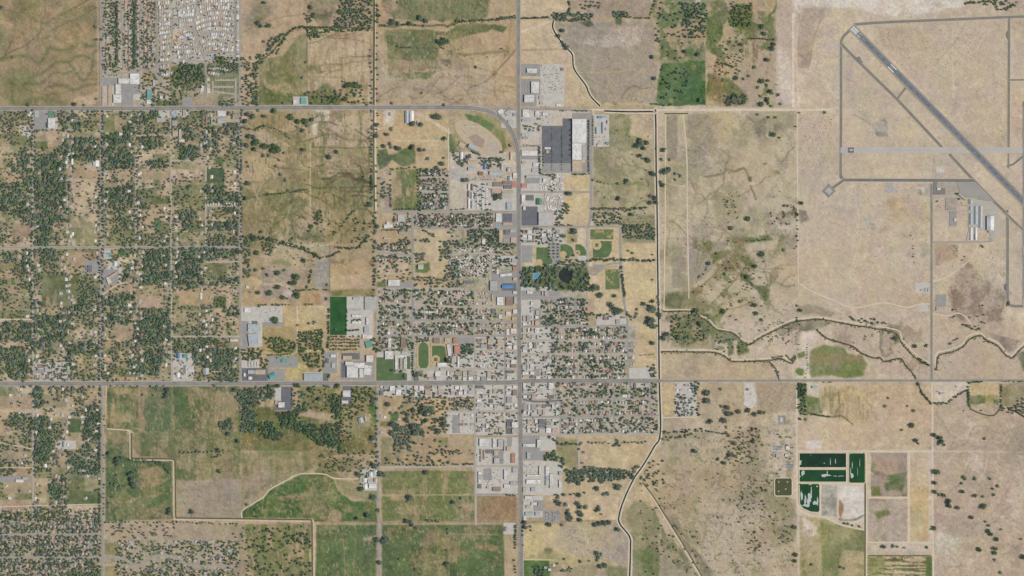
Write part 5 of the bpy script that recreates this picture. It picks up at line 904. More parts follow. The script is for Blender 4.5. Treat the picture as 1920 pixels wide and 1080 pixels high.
bs_ = rrect(1452,896,1485,930,4); berm(bs_); poly_sheet('basin_water', bs_, zlayer(.02), M_olive); block_rect(1450,894,1487,932)
AER = []
for (a,b) in ((1460,903.5),(1476.5,903.5),(1460,921),(1473,917)):
    t = link('aerator', None, label='floating aerator churning pale foam in the olive square basin', cat='aerator', group='aerators in the square basin', loc=(wx(a),wy(b),zlayer(.01)))
    AER.append((t, 'floating aerator with pale foam', a, b))
    mesh_obj('foam', [(x*2.6*S/ 1.6, y*2.6*S/1.6, .25) for x, y in ((p[0],p[1]) for p in blobpoly(0,0,1,1,int(a),16,.3))], [tuple(range(16))], M_foam, t)
    fv2, ff2 = [], []; box(fv2, ff2, -1.5,-1.5,1.5,1.5,.3,1.2); mesh_obj('float', fv2, ff2, mat('aerator_float', (190,190,185), None), t)
# solar panel rows
M_pv = mat('solar_glass', (92,130,182), (82,118,170), .1, 3, .35, spec=.4); M_frame = mat('steel_frame', (150,150,150), None, .2)
for (u0,u1,v) in ((1450,1465.7,837.3),(1450,1465.7,840),(1450,1465.7,842.6),(1473.5,1488,866),(1473.5,1488,871.2),(1473.5,1488,873.9),(1473.5,1488,876.5)):
    g = 'beside the square basin' if v > 860 else 'at the works yard'
    t = link('solar_panel_row', None, label='long tilted row of blue solar panels ' + g, cat='solar panels', group='solar panel rows ' + g, loc=(wx((u0+u1)/2), wy(v), .5))
    L2 = (u1-u0)*S/2; n = 8; AER.append((t, 'long row of blue solar panels', (u0+u1)/2, v))
    for k in range(n):
        a = -L2 + 2*L2*k/n + .1; b = -L2 + 2*L2*(k+1)/n - .1
        mesh_obj('panel', [(a,-1.5,1.0),(b,-1.5,1.0),(b,1.5,2.6),(a,1.5,2.6),(a,-1.5,.9),(b,-1.5,.9),(b,1.5,2.5),(a,1.5,2.5)], [(0,1,2,3),(7,6,5,4),(0,4,5,1),(1,5,6,2),(2,6,7,3),(3,7,4,0)], M_pv, t)
    for k in range(5):
        x = -L2 + .4 + (2*L2-.8)*k/4; fv2, ff2 = [], []; box(fv2, ff2, x-.1,-.1,x+.1,.1,-.5,1.7); mesh_obj('support_post', fv2, ff2, M_frame, t)
    block_rect(u0,v-1,u1,v+1)

# ================================================================== BUILDINGS
ROOF = {'w': ('white', (234,232,229), (208,206,203)), 'g': ('grey', (164,164,164), (150,150,151)), 'l': ('pale grey', (192,191,188), (178,177,174)), 't': ('tan', (202,184,158), (188,168,142)), 'b': ('brown', (144,124,112), (130,110,98)), 'd': ('dark grey', (112,114,118), (100,102,107)), 'B': ('blue', (96,142,194), (86,130,182)), 'T': ('teal', (96,166,158), (86,152,144)), 'r': ('red', (190,134,118), (176,120,104)), 'p': ('pale blue', (180,191,197), (164,176,184)), 'G': ('green', (94,134,114), (84,122,104)), 'k': ('pinkish', (206,178,160), (192,162,144)), 'o': ('olive', (110,118,80), (98,108,72))}
RM = {k: mat('roof_' + v[0].replace(' ', '_'), v[1], v[2], .04, 7, .8, vary=.07, grain=.09, gscale=.22) for k, v in ROOF.items()}
M_wall = mat('stucco_wall', (196,182,160), (180,166,146), .2, 4, .9, vary=.1); M_unit = mat('roof_unit_metal', (176,178,180), None, .4, 3, .6); M_par = mat('parapet_cap', (190,188,184), None, .2)
TAGS, LM_ = list(AER), []
BP = []        # roofs already placed: (u0,v0,u1,v1)
def flat_parts(hw, hl, h):
    wv, wf = [], []
    t = .5; H = h + .7
    o = [(-hw,-hl),(hw,-hl),(hw,hl),(-hw,hl)]; i = [(-hw+t,-hl+t),(hw-t,-hl+t),(hw-t,hl-t),(-hw+t,hl-t)]
    wv = [(x,y,0) for x,y in o] + [(x,y,H) for x,y in o] + [(x,y,H) for x,y in i] + [(x,y,h-.1) for x,y in i]
    for k in range(4):
        n = (k+1) % 4
        wf += [(k,n,n+4,k+4),(k+4,n+4,n+8,k+8),(k+8,n+8,n+12,k+12)]
    rv, rf = [], []; box(rv, rf, -hw+t, -hl+t, hw-t, hl-t, h-.4, h)
    return wv, wf, rv, rf
def gable_parts(hw, hl, h, rise=None):
    """ridge along the longer side"""
    sw = hw > hl
    if sw: hw, hl = hl, hw
    rise = rise or hw*.38
    wv = [(-hw,-hl,0),(hw,-hl,0),(hw,hl,0),(-hw,hl,0),(-hw,-hl,h),(hw,-hl,h),(hw,hl,h),(-hw,hl,h),(0,-hl,h+rise),(0,hl,h+rise)]
    wf = [(0,1,5,8,4),(1,2,6,5),(2,3,7,9,6),(3,0,4,7)]
    e = .5; s_ = rise/hw; t = .2
    rv = [(-hw-e,-hl-e,h-e*s_+t),(0,-hl-e,h+rise+t),(hw+e,-hl-e,h-e*s_+t),(-hw-e,hl+e,h-e*s_+t),(0,hl+e,h+rise+t),(hw+e,hl+e,h-e*s_+t)]
    rv += [(x,y,z_-.2) for x,y,z_ in rv]
    rf = [(0,1,4,3),(1,2,5,4),(9,10,7,6),(10,11,8,7),(0,6,7,1),(1,7,8,2),(5,11,10,4),(4,10,9,3),(3,9,6,0),(2,8,11,5)]
    if sw:
        wv = [(-y,x,z_) for x,y,z_ in wv]; rv = [(-y,x,z_) for x,y,z_ in rv]
    return wv, wf, rv, rf
def building(u0, v0, u1, v1, roof, h, label, cat, group=None, name='commercial_building', ang=0.0, form='flat', units=None):
    t = link(name, None, label=label, cat=cat, group=group, loc=(wx((u0+u1)/2), wy((v0+v1)/2), .25))
    t.rotation_euler = (0, 0, math.radians(ang))
    hw, hl = (u1-u0)*S/2, (v1-v0)*S/2
    h += .9 * sum(1 for (p0,q0,p1,q1) in BP if u0 < p1+.6 and u1 > p0-.6 and v0 < q1+.6 and v1 > q0-.6) + .07*(len(BP) % 9)   # joined wings step up
    wv, wf, rv, rf = (flat_parts if form == 'flat' else gable_parts)(hw, hl, h)
    mesh_obj('wall', wv, wf, M_wall, t); ro = mesh_obj('roof', rv, rf, RM[roof], t)
    if form == 'flat':
        nu = units if units is not None else min(10, int((u1-u0)*(v1-v0)/24))
        r = random.Random(int(u0*31+v0*17))
        for k in range(nu):
            s1, s2 = r.uniform(1.2,2.4), r.uniform(1.0,2.0); x = r.uniform(-hw+3.2, hw-3.2) if hw > 3.4 else 0; y = r.uniform(-hl+3.2, hl-3.2) if hl > 3.4 else 0
            bv, bf = [], []; box(bv, bf, x-s1, y-s2, x+s1, y+s2, h+.01, h+1.5); mesh_obj('roof_unit', bv, bf, M_unit, ro)
    block_rect(u0,v0,u1,v1,.3); BP.append((u0,v0,u1,v1))
    return t
def size_word(a, u0, v0, u1, v1):
    w, l = sorted((u1-u0, v1-v0)); s = 'large ' if a > 170 else ('small ' if a < 30 else '')
    return s + ('long narrow ' if l/w > 3 else 'long ' if l/w > 2 else 'square ' if l/w < 1.15 else '')
def cluster(where, items, noun='building', name='commercial_building', h=5.0, form='flat', ang=0.0):
    for it in items:
        u0,v0,u1,v1,c = it[:5]; hh = it[5] if len(it) > 5 else h; ag = it[6] if len(it) > 6 else ang
        fm = it[7] if len(it) > 7 else form
        a = (u1-u0)*(v1-v0)
        look = f"{size_word(a,u0,v0,u1,v1)}{ROOF[c][0]}-roofed {noun}"
        t = building(u0,v0,u1,v1,c,hh,look + ' ' + where,noun.split()[-1],f"{noun}s {where}",name,ag,fm)
        TAGS.append((t, look, (u0+u1)/2, (v0+v1)/2))
def one(u0,v0,u1,v1,c,h,label,cat,name,ang=0.0,form='flat',units=None):
    building(u0,v0,u1,v1,c,h,label,cat,None,name,ang,form,units)
    LM_.append((f"{ROOF[c][0]}-roofed {cat}", (u0+u1)/2, (v0+v1)/2))

# shopping plaza at the north-west crossroads
one(244,138,262,158,'w',7,'large square white-roofed supermarket at the plaza corner','supermarket','supermarket')
one(222.5,147,243.6,157,'w',6,'long white-roofed shop row joined to the plaza supermarket','shop row','shop_row')
one(217,158,227,177,'w',6,'white-roofed shop row running south along the plaza car park','shop row','shop_row')
one(213,177.5,228,193,'w',7,'wide white-roofed store at the south end of the plaza car park','store','store')
cluster('behind the plaza shops', [(192,162,200,177,'t'),(192,178.5,200,198,'t'),(203,160,210.6,198,'t')], 'storage block', 'storage_block', 4)
one(276,168,285,186,'T',6,'long teal-roofed hall east of the plaza','hall','hall'); cluster('near the teal-roofed hall', [(275,187,284,195,'w'),(287,150,292,161,'l'),(290,167,295,178,'t'),(300,180,306,185,'w'),(310,180,316,185,'l')], 'building')
one(90.5,222,104.5,241,'w',7,'white-roofed store beside its own car park south of the highway','store','store'); one(91,208,100,221,'G',5,'dark green roofed shed north of the white store','shed','shed')
cluster('along the highway frontage west of the pasture', [(65,208,73,220,'p'),(101.5,209,106,216,'G'),(294,221,311,229,'l'),(322,207,332,219,'p',5,35),(323,226,333,236,'g'),(336,242,340,260,'l'),(336,261,347,266,'w'),(324,246,334,256,'t'),(408,208,424,218,'w'),(408,222,424,231,'p'),(396,220,400,233,'p'),(380,214,383,232,'b'),(386,214,390,232,'b'),(453,217,464,223,'k'),(343,206,349,218,'t')], 'building')
one(564,183,575,195,'T',6,'teal-roofed church hall beside the highway and green field','church hall','church_hall'); one(550,187,557,196,'w',5,'white-roofed building next to the teal church hall','building','commercial_building')
# roadside business yards north of the crossroads
one(988,128.5,1007,137,'w',7,'white-roofed dealership on its own dark car park north of the crossroads','dealership','dealership'); one(996,153,1011,175,'w',7,'white-roofed showroom with rows of parked cars around it','showroom','showroom'); one(983,178,1002,192,'w',8,'white-roofed workshop at the corner of the business yards','workshop','workshop')
cluster('in the gravel yard beside the canal', [(1011,179,1019,187,'l'),(1043,195,1053,200,'w'),(1052,127,1057,133,'b'),(1012,190,1018,196,'t')], 'shed', 'shed', 4)
cluster('north of the big car park', [(980,205.5,993,220,'w',7),(1003.5,208,1012,219,'w'),(1017.5,211,1028.5,217,'w'),(979,223,996,228,'p'),(1008,221,1014,225,'G'),(978,250,994,256,'l'),(980,257,990,261,'g'),(934,205,944,214,'w',4,30),(947,207,957,216,'l',4,35),(952,225,962,231,'p',4),(962,212,970,218,'g',4)], 'building')
one(1073,223,1100,268,'w',9,'huge white-roofed superstore east of the dark car park','superstore','superstore'); one(1073,268.6,1091,300,'w',8,'white-roofed annexe on the south side of the superstore','annexe','annexe'); one(1091.6,274,1100,300,'l',6,'grey garden-centre canopy beside the superstore annexe','canopy','canopy'); one(1073,301,1092,322,'t',7,'cream-roofed store at the south end of the superstore row','store','store'); one(1021,276,1033,280,'w',4,'small white filling-station canopy standing in the dark car park','canopy','canopy'); one(1024,282,1030,287,'t',4,'tan kiosk beside the filling-station canopy','kiosk','kiosk')
cluster('in the yard behind the superstore', [(1129,229.5,1133,250,'p'),(1117,239,1121.5,251,'p'),(1121,218,1128,222,'B'),(1128.6,218,1138,222,'p'),(1138,226,1141,232,'l'),(1136,267,1143,270,'T'),(1120,271,1128,274,'w')], 'shed', 'shed', 5, 'gable')
one(978,282,1008,292,'w',6,'long white-roofed store between the main street and the dark car park','store','store')
cluster('on the main street north of the motel', [(1000,305,1013,312,'w'),(998,316,1010,323,'p'),(979,302,986,307,'t'),(962,324,970,334,'w'),(960,340,970,352,'r'),(952,314,960,320,'l'),(955,200.5,963,202,'l')], 'shop', 'shop')
one(986,329,1027,334,'l',6,'long grey-roofed motel wing beside a turquoise pool','motel','motel'); one(1018,334.6,1024,342,'w',6,'short white-roofed motel wing east of the pool','motel','motel'); one(978,344,988,352,'r',5,'red-roofed restaurant next to the motel pool','restaurant','restaurant')
one(978,365,985.5,383,'w',7,'white-roofed store facing the main street south of the trailer court','store','store'); one(986,366,1001,376,'d',7,'square dark-roofed store joined to a white-roofed shop','store','store'); one(1006,372,1016,384,'G',6,'square green-roofed hall beside the mobile homes','hall','hall',0,'gable'); one(1010,398,1036,422,'l',9,'huge pale grey roofed supermarket behind a dark car park','supermarket','supermarket'); one(981,387,986,394,'w',4,'small white kiosk at the edge of the dark car park','kiosk','kiosk')
# west of main street, north half
cluster('at the fairground', [(878,313.5,891,320,'p'),(877,301,897,308,'t'),(907,306,912,318,'B'),(939,306,943.5,318,'p'),(918,321,942,328,'p'),(898,322,906,329,'b'),(863,285,868,298,'w'),(953,331,960,338,'p'),(951,316,956,322,'l'),(956,286,960,300,'t')], 'exhibition shed', 'exhibition_shed', 5, 'gable')
one(878,273.5,896,281,'p',8,'pale blue roofed grandstand beside the dirt arena','grandstand','grandstand',-28,'gable'); one(860,268,872,277,'t',5,'tan clubhouse beside the dirt arena','clubhouse','clubhouse',-28)
one(760,208,766,231,'p',6,'long pale blue roofed barn south of the highway','barn','barn',0,'gable'); cluster('on the yard south of the highway', [(768,208,776,229,'w'),(782,227,785,234,'p'),(730,211,735,217,'p')], 'shed', 'shed', 4, 'gable')
cluster('of the court behind the fairground', [(925,341,942,350,'b'),(943.5,339,961,346,'b'),(922,354,940,362,'k'),(941,357,962,363,'t'),(945,347,960,354,'d'),(914,343,922,348,'l')], 'motel', 'motel'); one(950,380,960,393,'p',6,'pale blue roofed workshop on the main street','workshop','workshop'); one(940,366,960,371,'l',5,'grey-roofed shop row behind the court motels','shop row','shop_row')
cluster('in a row beside the dry lot', [(877.5,345,880.5,356,'w'),(877.5,358,880.5,370,'b'),(877.5,373,880.5,391,'w'),(884,345,887.5,357,'b'),(884,361,887.5,373,'w'),(884,377,887.5,391,'l')], 'apartment block', 'apartment_block', 5, 'gable')
one(930,400,941,416.5,'w',7,'white-roofed store beside a dark main-street car park','store','store'); cluster('on the main street by the avenue corner', [(924,400,928.5,408,'t'),(924,409,928.5,416,'b'),(943,417.5,961,422,'k'),(936,430.5,943,455,'k'),(946,431,956,440,'d'),(957,430,968,436,'l'),(904,448,910,458,'w'),(944,448,952,454,'g'),(958,445,969,455,'k')], 'motel block', 'motel_block', 5)
one(720,420,736,427,'w',6,'white-roofed church beside the gravel track','church','church',10,'gable'); cluster('near the white-roofed church', [(746,402,760,416,'l'),(748,434,772,439,'g'),(725,416,731,420,'w'),(720,445,736,448,'t')], 'building'); one(728,524.5,750,536,'w',6,'white-roofed chapel between two dark car parks','chapel','chapel')
one(784,496,794,505,'l',5,'grey-roofed farmhouse with a lawn beside the dry pasture','farmhouse','farmhouse',0,'gable'); cluster('of the rest home court', [(870,527,890,532,'d'),(862,526,868,530,'t')], 'wing', 'apartment_block')
one(919,527,933,545,'l',8,'large pale grey roofed store beside the blue-roofed motel','store','store'); one(941.5,534,962,540.5,'B',6,'long bright blue roofed motel in a dark car park','motel','motel',0,'gable'); one(938,513,960,518,'w',5,'long white-roofed motel wing north of the blue roof','motel','motel',6)
cluster('on main street near the blue motel', [(931,505,936,514,'w'),(962,500,969,508,'r'),(962,520,970,526,'t'),(960,485,970,492,'l'),(922,552,926,566,'k'),(932,557,944,572,'w'),(949,557,962,573,'b'),(964,556,970,570,'l'),(962,546,970,551,'w'),(922,579,930,588,'d'),(949,584,958,592,'w'),(935,590,942,598,'w'),(962,580,970,588,'w'),(960,594,970,601,'t')], 'shop', 'shop')
# high school and elementary school
cluster('on the school campus by the football pitch', [(660,590,678,594.5,'w'),(660,600,678,607,'w'),(651,579.5,678,583,'p'),(684,556,704,581,'l'),(662,557,674,562,'p'),(687,595,692,609,'w'),(683,613,692,624,'p'),(680,627,698,635,'w')], 'school building', 'school_building', 6)
one(686,640,698,652,'T',7,'teal-roofed school hall among trees','school hall','school_hall',12)
one(650.5,686,672,708,'w',8,'large square white-roofed school block beside the highway','school block','school_building'); one(648,678,664,685.5,'w',6,'white-roofed north wing of the high school','school wing','school_building'); one(664.5,680,684,690,'w',6,'stepped white-roofed middle wing of the high school','school wing','school_building'); one(674,691,682,708,'w',6,'narrow white-roofed south wing of the high school','school wing','school_building'); one(683,685,697,703,'w',7,'white-roofed east block of the high school','school block','school_building',-8); one(687,666,700,679,'w',9,'square white-roofed gymnasium beside the school lawn','gymnasium','gymnasium'); one(643,667,660,674,'t',6,'tan-roofed school building with a dark car park','school building','school_building')
one(722,658,737,673,'w',8,'square white-roofed hall on the corner of the school lawn','school hall','school_hall'); cluster('of the elementary school beside the lawn', [(741,666,763,669.5,'w'),(741,670,746,692,'w'),(750.5,672,753.5,692,'l'),(757,672,759.5,692,'w'),(760,670,763,692,'w'),(753,658.5,769,664,'l')], 'classroom wing', 'school_building', 5)
cluster('beside the running track', [(728,634,734,652,'w'),(752,634,761,652,'b'),(804,632,808,638,'k'),(813,633.5,825,643,'b'),(834,633.5,845,641,'t'),(850,633,858,644,'r'),(839,645,846,667,'w',6,8),(852,648,863,664,'r',9),(820,680,838,688,'w'),(825,690,838,694,'l'),(858,668,862,688,'w'),(847,670,852,682,'l')], 'school building', 'school_building', 6)
# north side of the south highway
one(465,607.5,487,621,'p',7,'pale blue-white roofed middle school block','school block','school_building'); one(466,625,484,648,'p',7,'angled pale roofed school block beside its car park','school block','school_building',8); one(458.5,577,471,586,'w',5,'white-roofed shop on a gravel yard','shop','shop'); one(474,602,483,607,'d',4,'dark-roofed lean-to beside the school block','shed','shed')
cluster('on the truck lot beside the highway', [(479,693,498,702,'t'),(465,694,478.5,701,'l'),(457,699,461,706,'w'),(466,706,473,712,'w')], 'building'); cluster('standing in a row on the gravel yard', [(466,677,469,688,'w',4),(471.5,677,474.5,688,'w',4),(477,678,480,688,'w',4),(481.5,679,484,687,'w',4)], 'storage trailer', 'storage_trailer', 4)
one(505,700,517,710,'T',6,'teal hipped roof restaurant in a grey car park','restaurant','restaurant',20,'gable'); one(519,669,533,673,'T',5,'teal-roofed clinic wing nearest the trees','clinic','clinic'); one(528,674,539,680,'T',5,'teal-roofed clinic wing beside the car park','clinic','clinic'); one(541,668,548,671,'T',4,'small teal-roofed clinic porch','clinic','clinic')
one(570,700.5,604,713.5,'p',8,'large pale blue-grey roofed store fronting the highway','store','store'); cluster('between the store and the school', [(612,672,617,681,'d'),(620,664,630,670,'w'),(622,680,629,690,'l')], 'building'); one(522,754,534,764,'w',7,'square white-roofed church south of the highway','church','church'); one(516,751,521,758,'t',4,'small tan porch west of the white-roofed church','porch','porch')
# west rural institutions
one(193,476,204,482,'p',6,'pale blue roofed school wing by the round ball field','school wing','school_building'); one(202,475,209,482,'T',5,'teal-roofed school wing by the round ball field','school wing','school_building'); one(201,519,208,532,'w',6,'angled white-roofed church in a grey car park','church','church',20); one(203,514,221,519,'k',6,'angled pinkish-roofed church hall','church hall','church_hall',32); one(165,498,173,510,'d',6,'dark-roofed hall beside a grey car park','hall','hall'); one(161,501.5,165,506,'B',3,'small bright blue roofed shelter beside the dark hall','shelter','shelter'); one(151,509,156,513,'T',3,'small turquoise-roofed shelter under trees','shelter','shelter')
cluster('in the rural lanes west of the pastures', [(213,489,219,499,'w'),(133,298,137.5,308,'w'),(175,301,186,312,'w'),(224,249,230,254,'w'),(332,663,338,672,'B'),(344,664,352,671,'T'),(346,686,353,700,'l'),(353,688,364,697,'w'),(331,699,337,707,'w'),(397,696,420,697.5,'l'),(381,690,392,702,'l'),(118,828,124,838,'p'),(108,892,113,898,'t'),(30,899,44,904,'w'),(43,894,52,899,'l'),(82,870,88,876,'w'),(432,636,446,640,'w')], 'shed', 'shed', 5, 'gable')
cluster('of the highway trailer court', [(65,683,70,688,'l'),(72,683,82,690,'b'),(85,683,91,688,'d'),(65,703,70,712,'b'),(74,703,82,711,'t'),(85,691,95,697,'l'),(86,702,93,711,'d'),(126,686,131,692,'p'),(118,680,124,684,'w')], 'building', 'commercial_building', 4)
cluster('on the farm yard west of the pasture road', [(643,732,657,744,'w'),(641,751,653,756,'w'),(672,783,681,793,'p',5,15),(684,780,687,790,'l',4,15),(1762,736,1771,739,'p'),(1523,724,1532,728,'p'),(946,988,952,996,'g'),(1020,1062,1026,1066,'p'),(1036,1058,1040,1062,'w'),(1028,1066,1033,1070,'w'),(708,893,709,894,'w')][:-1], 'barn', 'barn', 5, 'gable')
cluster('of the dairy yard beside the pasture', [(679,880,690,886,'l'),(692,884,699,894,'w'),(700,882,708,890,'w'),(680,896,688,904,'w'),(690,900,699,906,'l'),(701,897,708,904,'t'),(681,908,689,917,'w'),(692,907,706,915,'w')], 'shed', 'shed', 5, 'gable')
# airport
one(1850,405.5,1863,432,'w',10,'huge white-roofed hangar on the airport apron','hangar','hangar',0,'gable'); one(1853,432.6,1864,436.5,'l',6,'pale lean-to on the south end of the hangar','lean-to','lean_to')
cluster('in rows on the airport apron', [(1818,400,1823,421,'p'),(1827,387,1832.5,400,'p'),(1827,400.8,1832.5,420,'p'),(1836,387,1842,406,'l'),(1836,407,1841.5,427,'p'),(1819,427,1823,450,'w'),(1828,427,1832,450,'w'),(1817,374,1823,383,'p'),(1818,387,1822.5,394,'p')], 'hangar', 'aircraft_hangar', 4, 'gable')
one(1795.5,366.5,1812.5,370.5,'l',6,'diagonal grey-roofed terminal beside the apron','terminal','terminal',-42); one(1757,352.6,1764,356.4,'w',4,'small white building on the worn apron','building','commercial_building'); one(1789,409,1794,415,'w',4,'small white shed beside the airport car park','shed','shed'); one(1755.5,575.5,1771,582.5,'k',4,'pinkish roofed shelter beside the desert road','shelter','shelter'); cluster('of the desert substation', [(1726,543,1734,545.5,'l',3),(1735,540,1737.5,548,'w',3),(1739,541,1742,547,'l',3)], 'control hut', 'control_hut', 3)
cluster('at the sewage works', [(1473,836,1481,843,'w',4),(1472,851,1477,856,'w',5),(1455,851,1465,858,'l',3),(1450,848,1467,850.5,'p',3)], 'pump house', 'pump_house', 4)
one(1461.5,817,1466,822,'o',3,'mossy green U-shaped shed on the gravel yard','shed','shed',-30); one(1473,818.5,1484,821,'o',3,'long mossy green shed on the gravel yard','shed','shed')
# south-end industry
cluster('in the industry west of main street', [(899,822,918,836,'w',7),(924,822,930,839,'w'),(934,824,944,838,'l',6),(945,826,948,846,'l'),(959,850,966,868,'r'),(897,884,904,906,'w'),(899,890,906,898,'l'),(897,908,903,916,'d'),(924,913,939,921,'b'),(913,912,917,916,'p'),(945,880,952,899,'w'),(961,876,970,886,'p'),(945,908,957,915,'w'),(957,903,971,910,'l'),(950,837,958,845,'t'),(901,842,903,866,'t'),(907,844,909,862,'t')], 'warehouse', 'warehouse', 6)
cluster('in the industry east of main street', [(981,832,1004,838,'w'),(1007,824,1015,839,'w',7),(1011,874,1015.5,890,'w'),(1023,874,1030,892,'w'),(1023,893,1030,899,'p'),(1031,888,1038,915,'w',7),(1023,900,1030,910,'l'),(988,890,1011,893,'w'),(987,899,1014,907,'w'),(1048,900,1053.5,914,'w'),(1048,884,1053,891,'p'),(996,914,1004,921,'p'),(981,914,986,922,'l'),(984,930,998,936,'w'),(985,960,1000,966,'p'),(1004,960,1012,967,'p'),(988,848,995,860,'p')], 'warehouse', 'warehouse', 6)
# downtown: the shopping blocks along the main street, filled lot by lot
rb = random.Random(21)
def downtown(where, u0, v0, u1, v1, minw=7, fill=.72, depth=0, pal='wwwwlltgkbd'):
    w, l = u1-u0, v1-v0
    if w > minw*2 or l > minw*2:
        k = rb.uniform(.35, .65)
        if w > l*rb.uniform(.8,1.2): downtown(where,u0,v0,u0+w*k,v1,minw,fill,depth+1,pal); downtown(where,u0+w*k,v0,u1,v1,minw,fill,depth+1,pal)
        else: downtown(where,u0,v0,u1,v0+l*k,minw,fill,depth+1,pal); downtown(where,u0,v0+l*k,u1,v1,minw,fill,depth+1,pal)
        return
    if rb.random() > fill or w < 3 or l < 3: return
    a0, b0 = u0 + rb.uniform(.4,1.6), v0 + rb.uniform(.4,1.6); a1, b1 = u1 - rb.uniform(.4,2.2), v1 - rb.uniform(.4,2.2)
    if rb.random() < .35: b1 = b0 + (b1-b0)*rb.uniform(.5,.8)
    if a1-a0 < 2.2 or b1-b0 < 2.2: return
    for (p0,q0,p1,q1) in BP:
        if a0 < p1+.5 and a1 > p0-.5 and b0 < q1+.5 and b1 > q0-.5: return
    cluster(where, [(a0,b0,a1,b1,rb.choice(pal),rb.choice((4.5,5,6,7)))], 'shop', 'shop')
W1 = 'downtown, west of the main street'; E1 = 'downtown, east of the main street'
for b in ((949,606,970,629),(949,633,970,656),(949,659,970,691),(949,694,970,716),(893,634,945,656),(893,695,945,715),(776,695,888,715)): downtown(W1, *b)
W2 = 'west of main street, south of the highway'; E2 = 'east of main street, south of the highway'
for b in ((893,722,945,768),(949,722,972,770),(893,774,945,812),(949,774,972,814),(776,722,888,742),(712,722,772,742)): downtown(W2, *b)
for b in ((979,565,1012,611),(979,614,1012,637),(979,641,1030,662),(979,667,1033,712),(979,545,1030,557),(979,430,1050,456)): downtown(E1, *b)
for b in ((980,717,1040,748),(980,757,1048,779),(980,785,1048,812),(1054,785,1083,812),(1188,717,1218,730)): downtown(E2, *b)
downtown('in the rail yard block south of town', 893, 820, 972, 870, 8, .35); downtown('in the yards by the south main street', 980, 930, 1016, 976, 7, .4)
downtown('of the church block beside the dirt park', 1118, 592, 1174, 609, 7, .7)
# pools
for (u,v,w,l,lab) in ((1004.5,517.5,9,9,'large bright blue public swimming pool in the park'),(1010,513.5,4,3,'small blue paddling pool beside the public pool'),(1000,341,5,3,'turquoise motel pool in front of the grey motel wing'),(398.5,108,4,3,'turquoise pool in the mobile home park'),(762.5,727.5,2.6,4,'turquoise motel pool south of the highway'),(1046.5,762,2,4,'turquoise pool beside the tan downtown roofs'),(934,422.5,5,3,'teal motel pool west of the main street'),(952,505,4,3,'small turquoise pool near the trailer park')):
    t = link('swimming_pool', None, label=lab, cat='swimming pool', loc=(wx(u),wy(v),.55))
    dv, df = [], []; a, b = w*S/2, l*S/2
    box(dv, df, -a-2.5,-b-2.5,a+2.5,b+2.5,0,.35); mesh_obj('deck', dv, df, M_tile, t)
    wv = [(-a,-b,.5),(a,-b,.5),(a,b,.5),(-a,b,.5)]; mesh_obj('water', wv, [(0,1,2,3)], M_pool, t); block_rect(u-w/2-1,v-l/2-1,u+w/2+1,v+l/2+1)

# ================================================================== HOUSES AND MOBILE HOMES
HS, MH = [], []      # (u, v, w, l, angle, roof, where)
rh = random.Random(3)
PT = 'wwllltggkkbbdr'; PR = 'wwllgtbd'
def free(u, v, r=1.6):
    return not (blocked(u, v) or blocked(u-r, v) or blocked(u+r, v) or blocked(u, v-r) or blocked(u, v+r))
def add_house(lst, u, v, w, l, ang, c, where, r=1.6):
    if not free(u, v, r): return
    lst.append((u, v, w, l, ang, c, where)); block_rect(u-w/2, v-l/2, u+w/2, v+l/2, -1.0)
def rows(where, u0, v0, u1, v1, vs, sp=4.9, pal=PT, keep=.94, lst=HS, wr=(3.2,4.6), lr=(3.6,5.2), shed=.75):
    for v in vs:
        u = u0 + sp*.5
        while u < u1:
            if rh.random() < keep: add_house(lst, u + rh.uniform(-.5,.5), v + rh.uniform(-.8,.8), rh.uniform(*wr), rh.uniform(*lr), rh.choice((0,0,90)) + rh.uniform(-2,2), rh.choice(pal), where, 1.2)
            u += sp * rh.uniform(.9, 1.25)
    if shed:
        vm = (v0+v1)/2; u = u0 + 2
        while u < u1:
            if rh.random() < shed: add_house(lst, u, vm + rh.uniform(-3,3), rh.uniform(1.6,2.8), rh.uniform(1.6,2.6), 0, rh.choice(pal), where, .8)
            u += rh.uniform(3.5, 6.5)
def block(where, u0, v0, u1, v1, **k): rows(where, u0, v0, u1, v1, (v0+4.2, v1-4.2) if v1-v0 > 13 else ((v0+v1)/2,), **k)
TW = 'in the town blocks west of the main street'; TE = 'in the town blocks east of the main street'; TS = 'in the town blocks south-east of the crossroads'
for b in ((710,544,772,569),(778,545,868,573),(872,546,916,573),(710,575,772,598),(778,580,889,600),(894,580,918,600),(710,604,772,628),(778,606,889,628),(894,606,944,628),(712,634,750,655),(894,659,944,690)): block(TW, *b)
NB = 'on the short streets near the fairground'
for b in ((787,319,840,331),(787,336,840,357),(787,362,840,372),(790,378,840,394),(710,461,772,471),(710,482,772,491),(738,402,770,425),(778,402,924,425)): block(NB, *b)
for b in ((1034,614,1056,637),(1059,614,1176,637),(1034,641,1083,662),(1086,641,1176,662),(1180,641,1191,662),(1034,667,1083,712),(1087,667,1176,712),(1180,667,1190,690),(1016,562,1077,610),(1082,562,1100,610)):
    if b[3]-b[1] > 30: rows(TE, b[0],b[1],b[2],b[3],(b[1]+4,b[1]+15,b[3]-16,b[3]-4.5))
    else: block(TE, *b)
for b in ((1042,717,1083,746),(1087,717,1150,746),(1154,717,1187,746),(1188,732,1218,746),(1222,717,1235,778),(1054,752,1083,779),(1087,750,1150,778),(1154,750,1218,778),(1087,784,1150,812),(1154,784,1218,812),(1220,784,1234,812)): block(TS, *b)
for b in ((845,774,890,800),(846,745,888,769),(776,745,800,770)): block('beside the oak pasture south of the highway', *b, keep=.6)
VH = 'in the old subdivision beside the hay field'
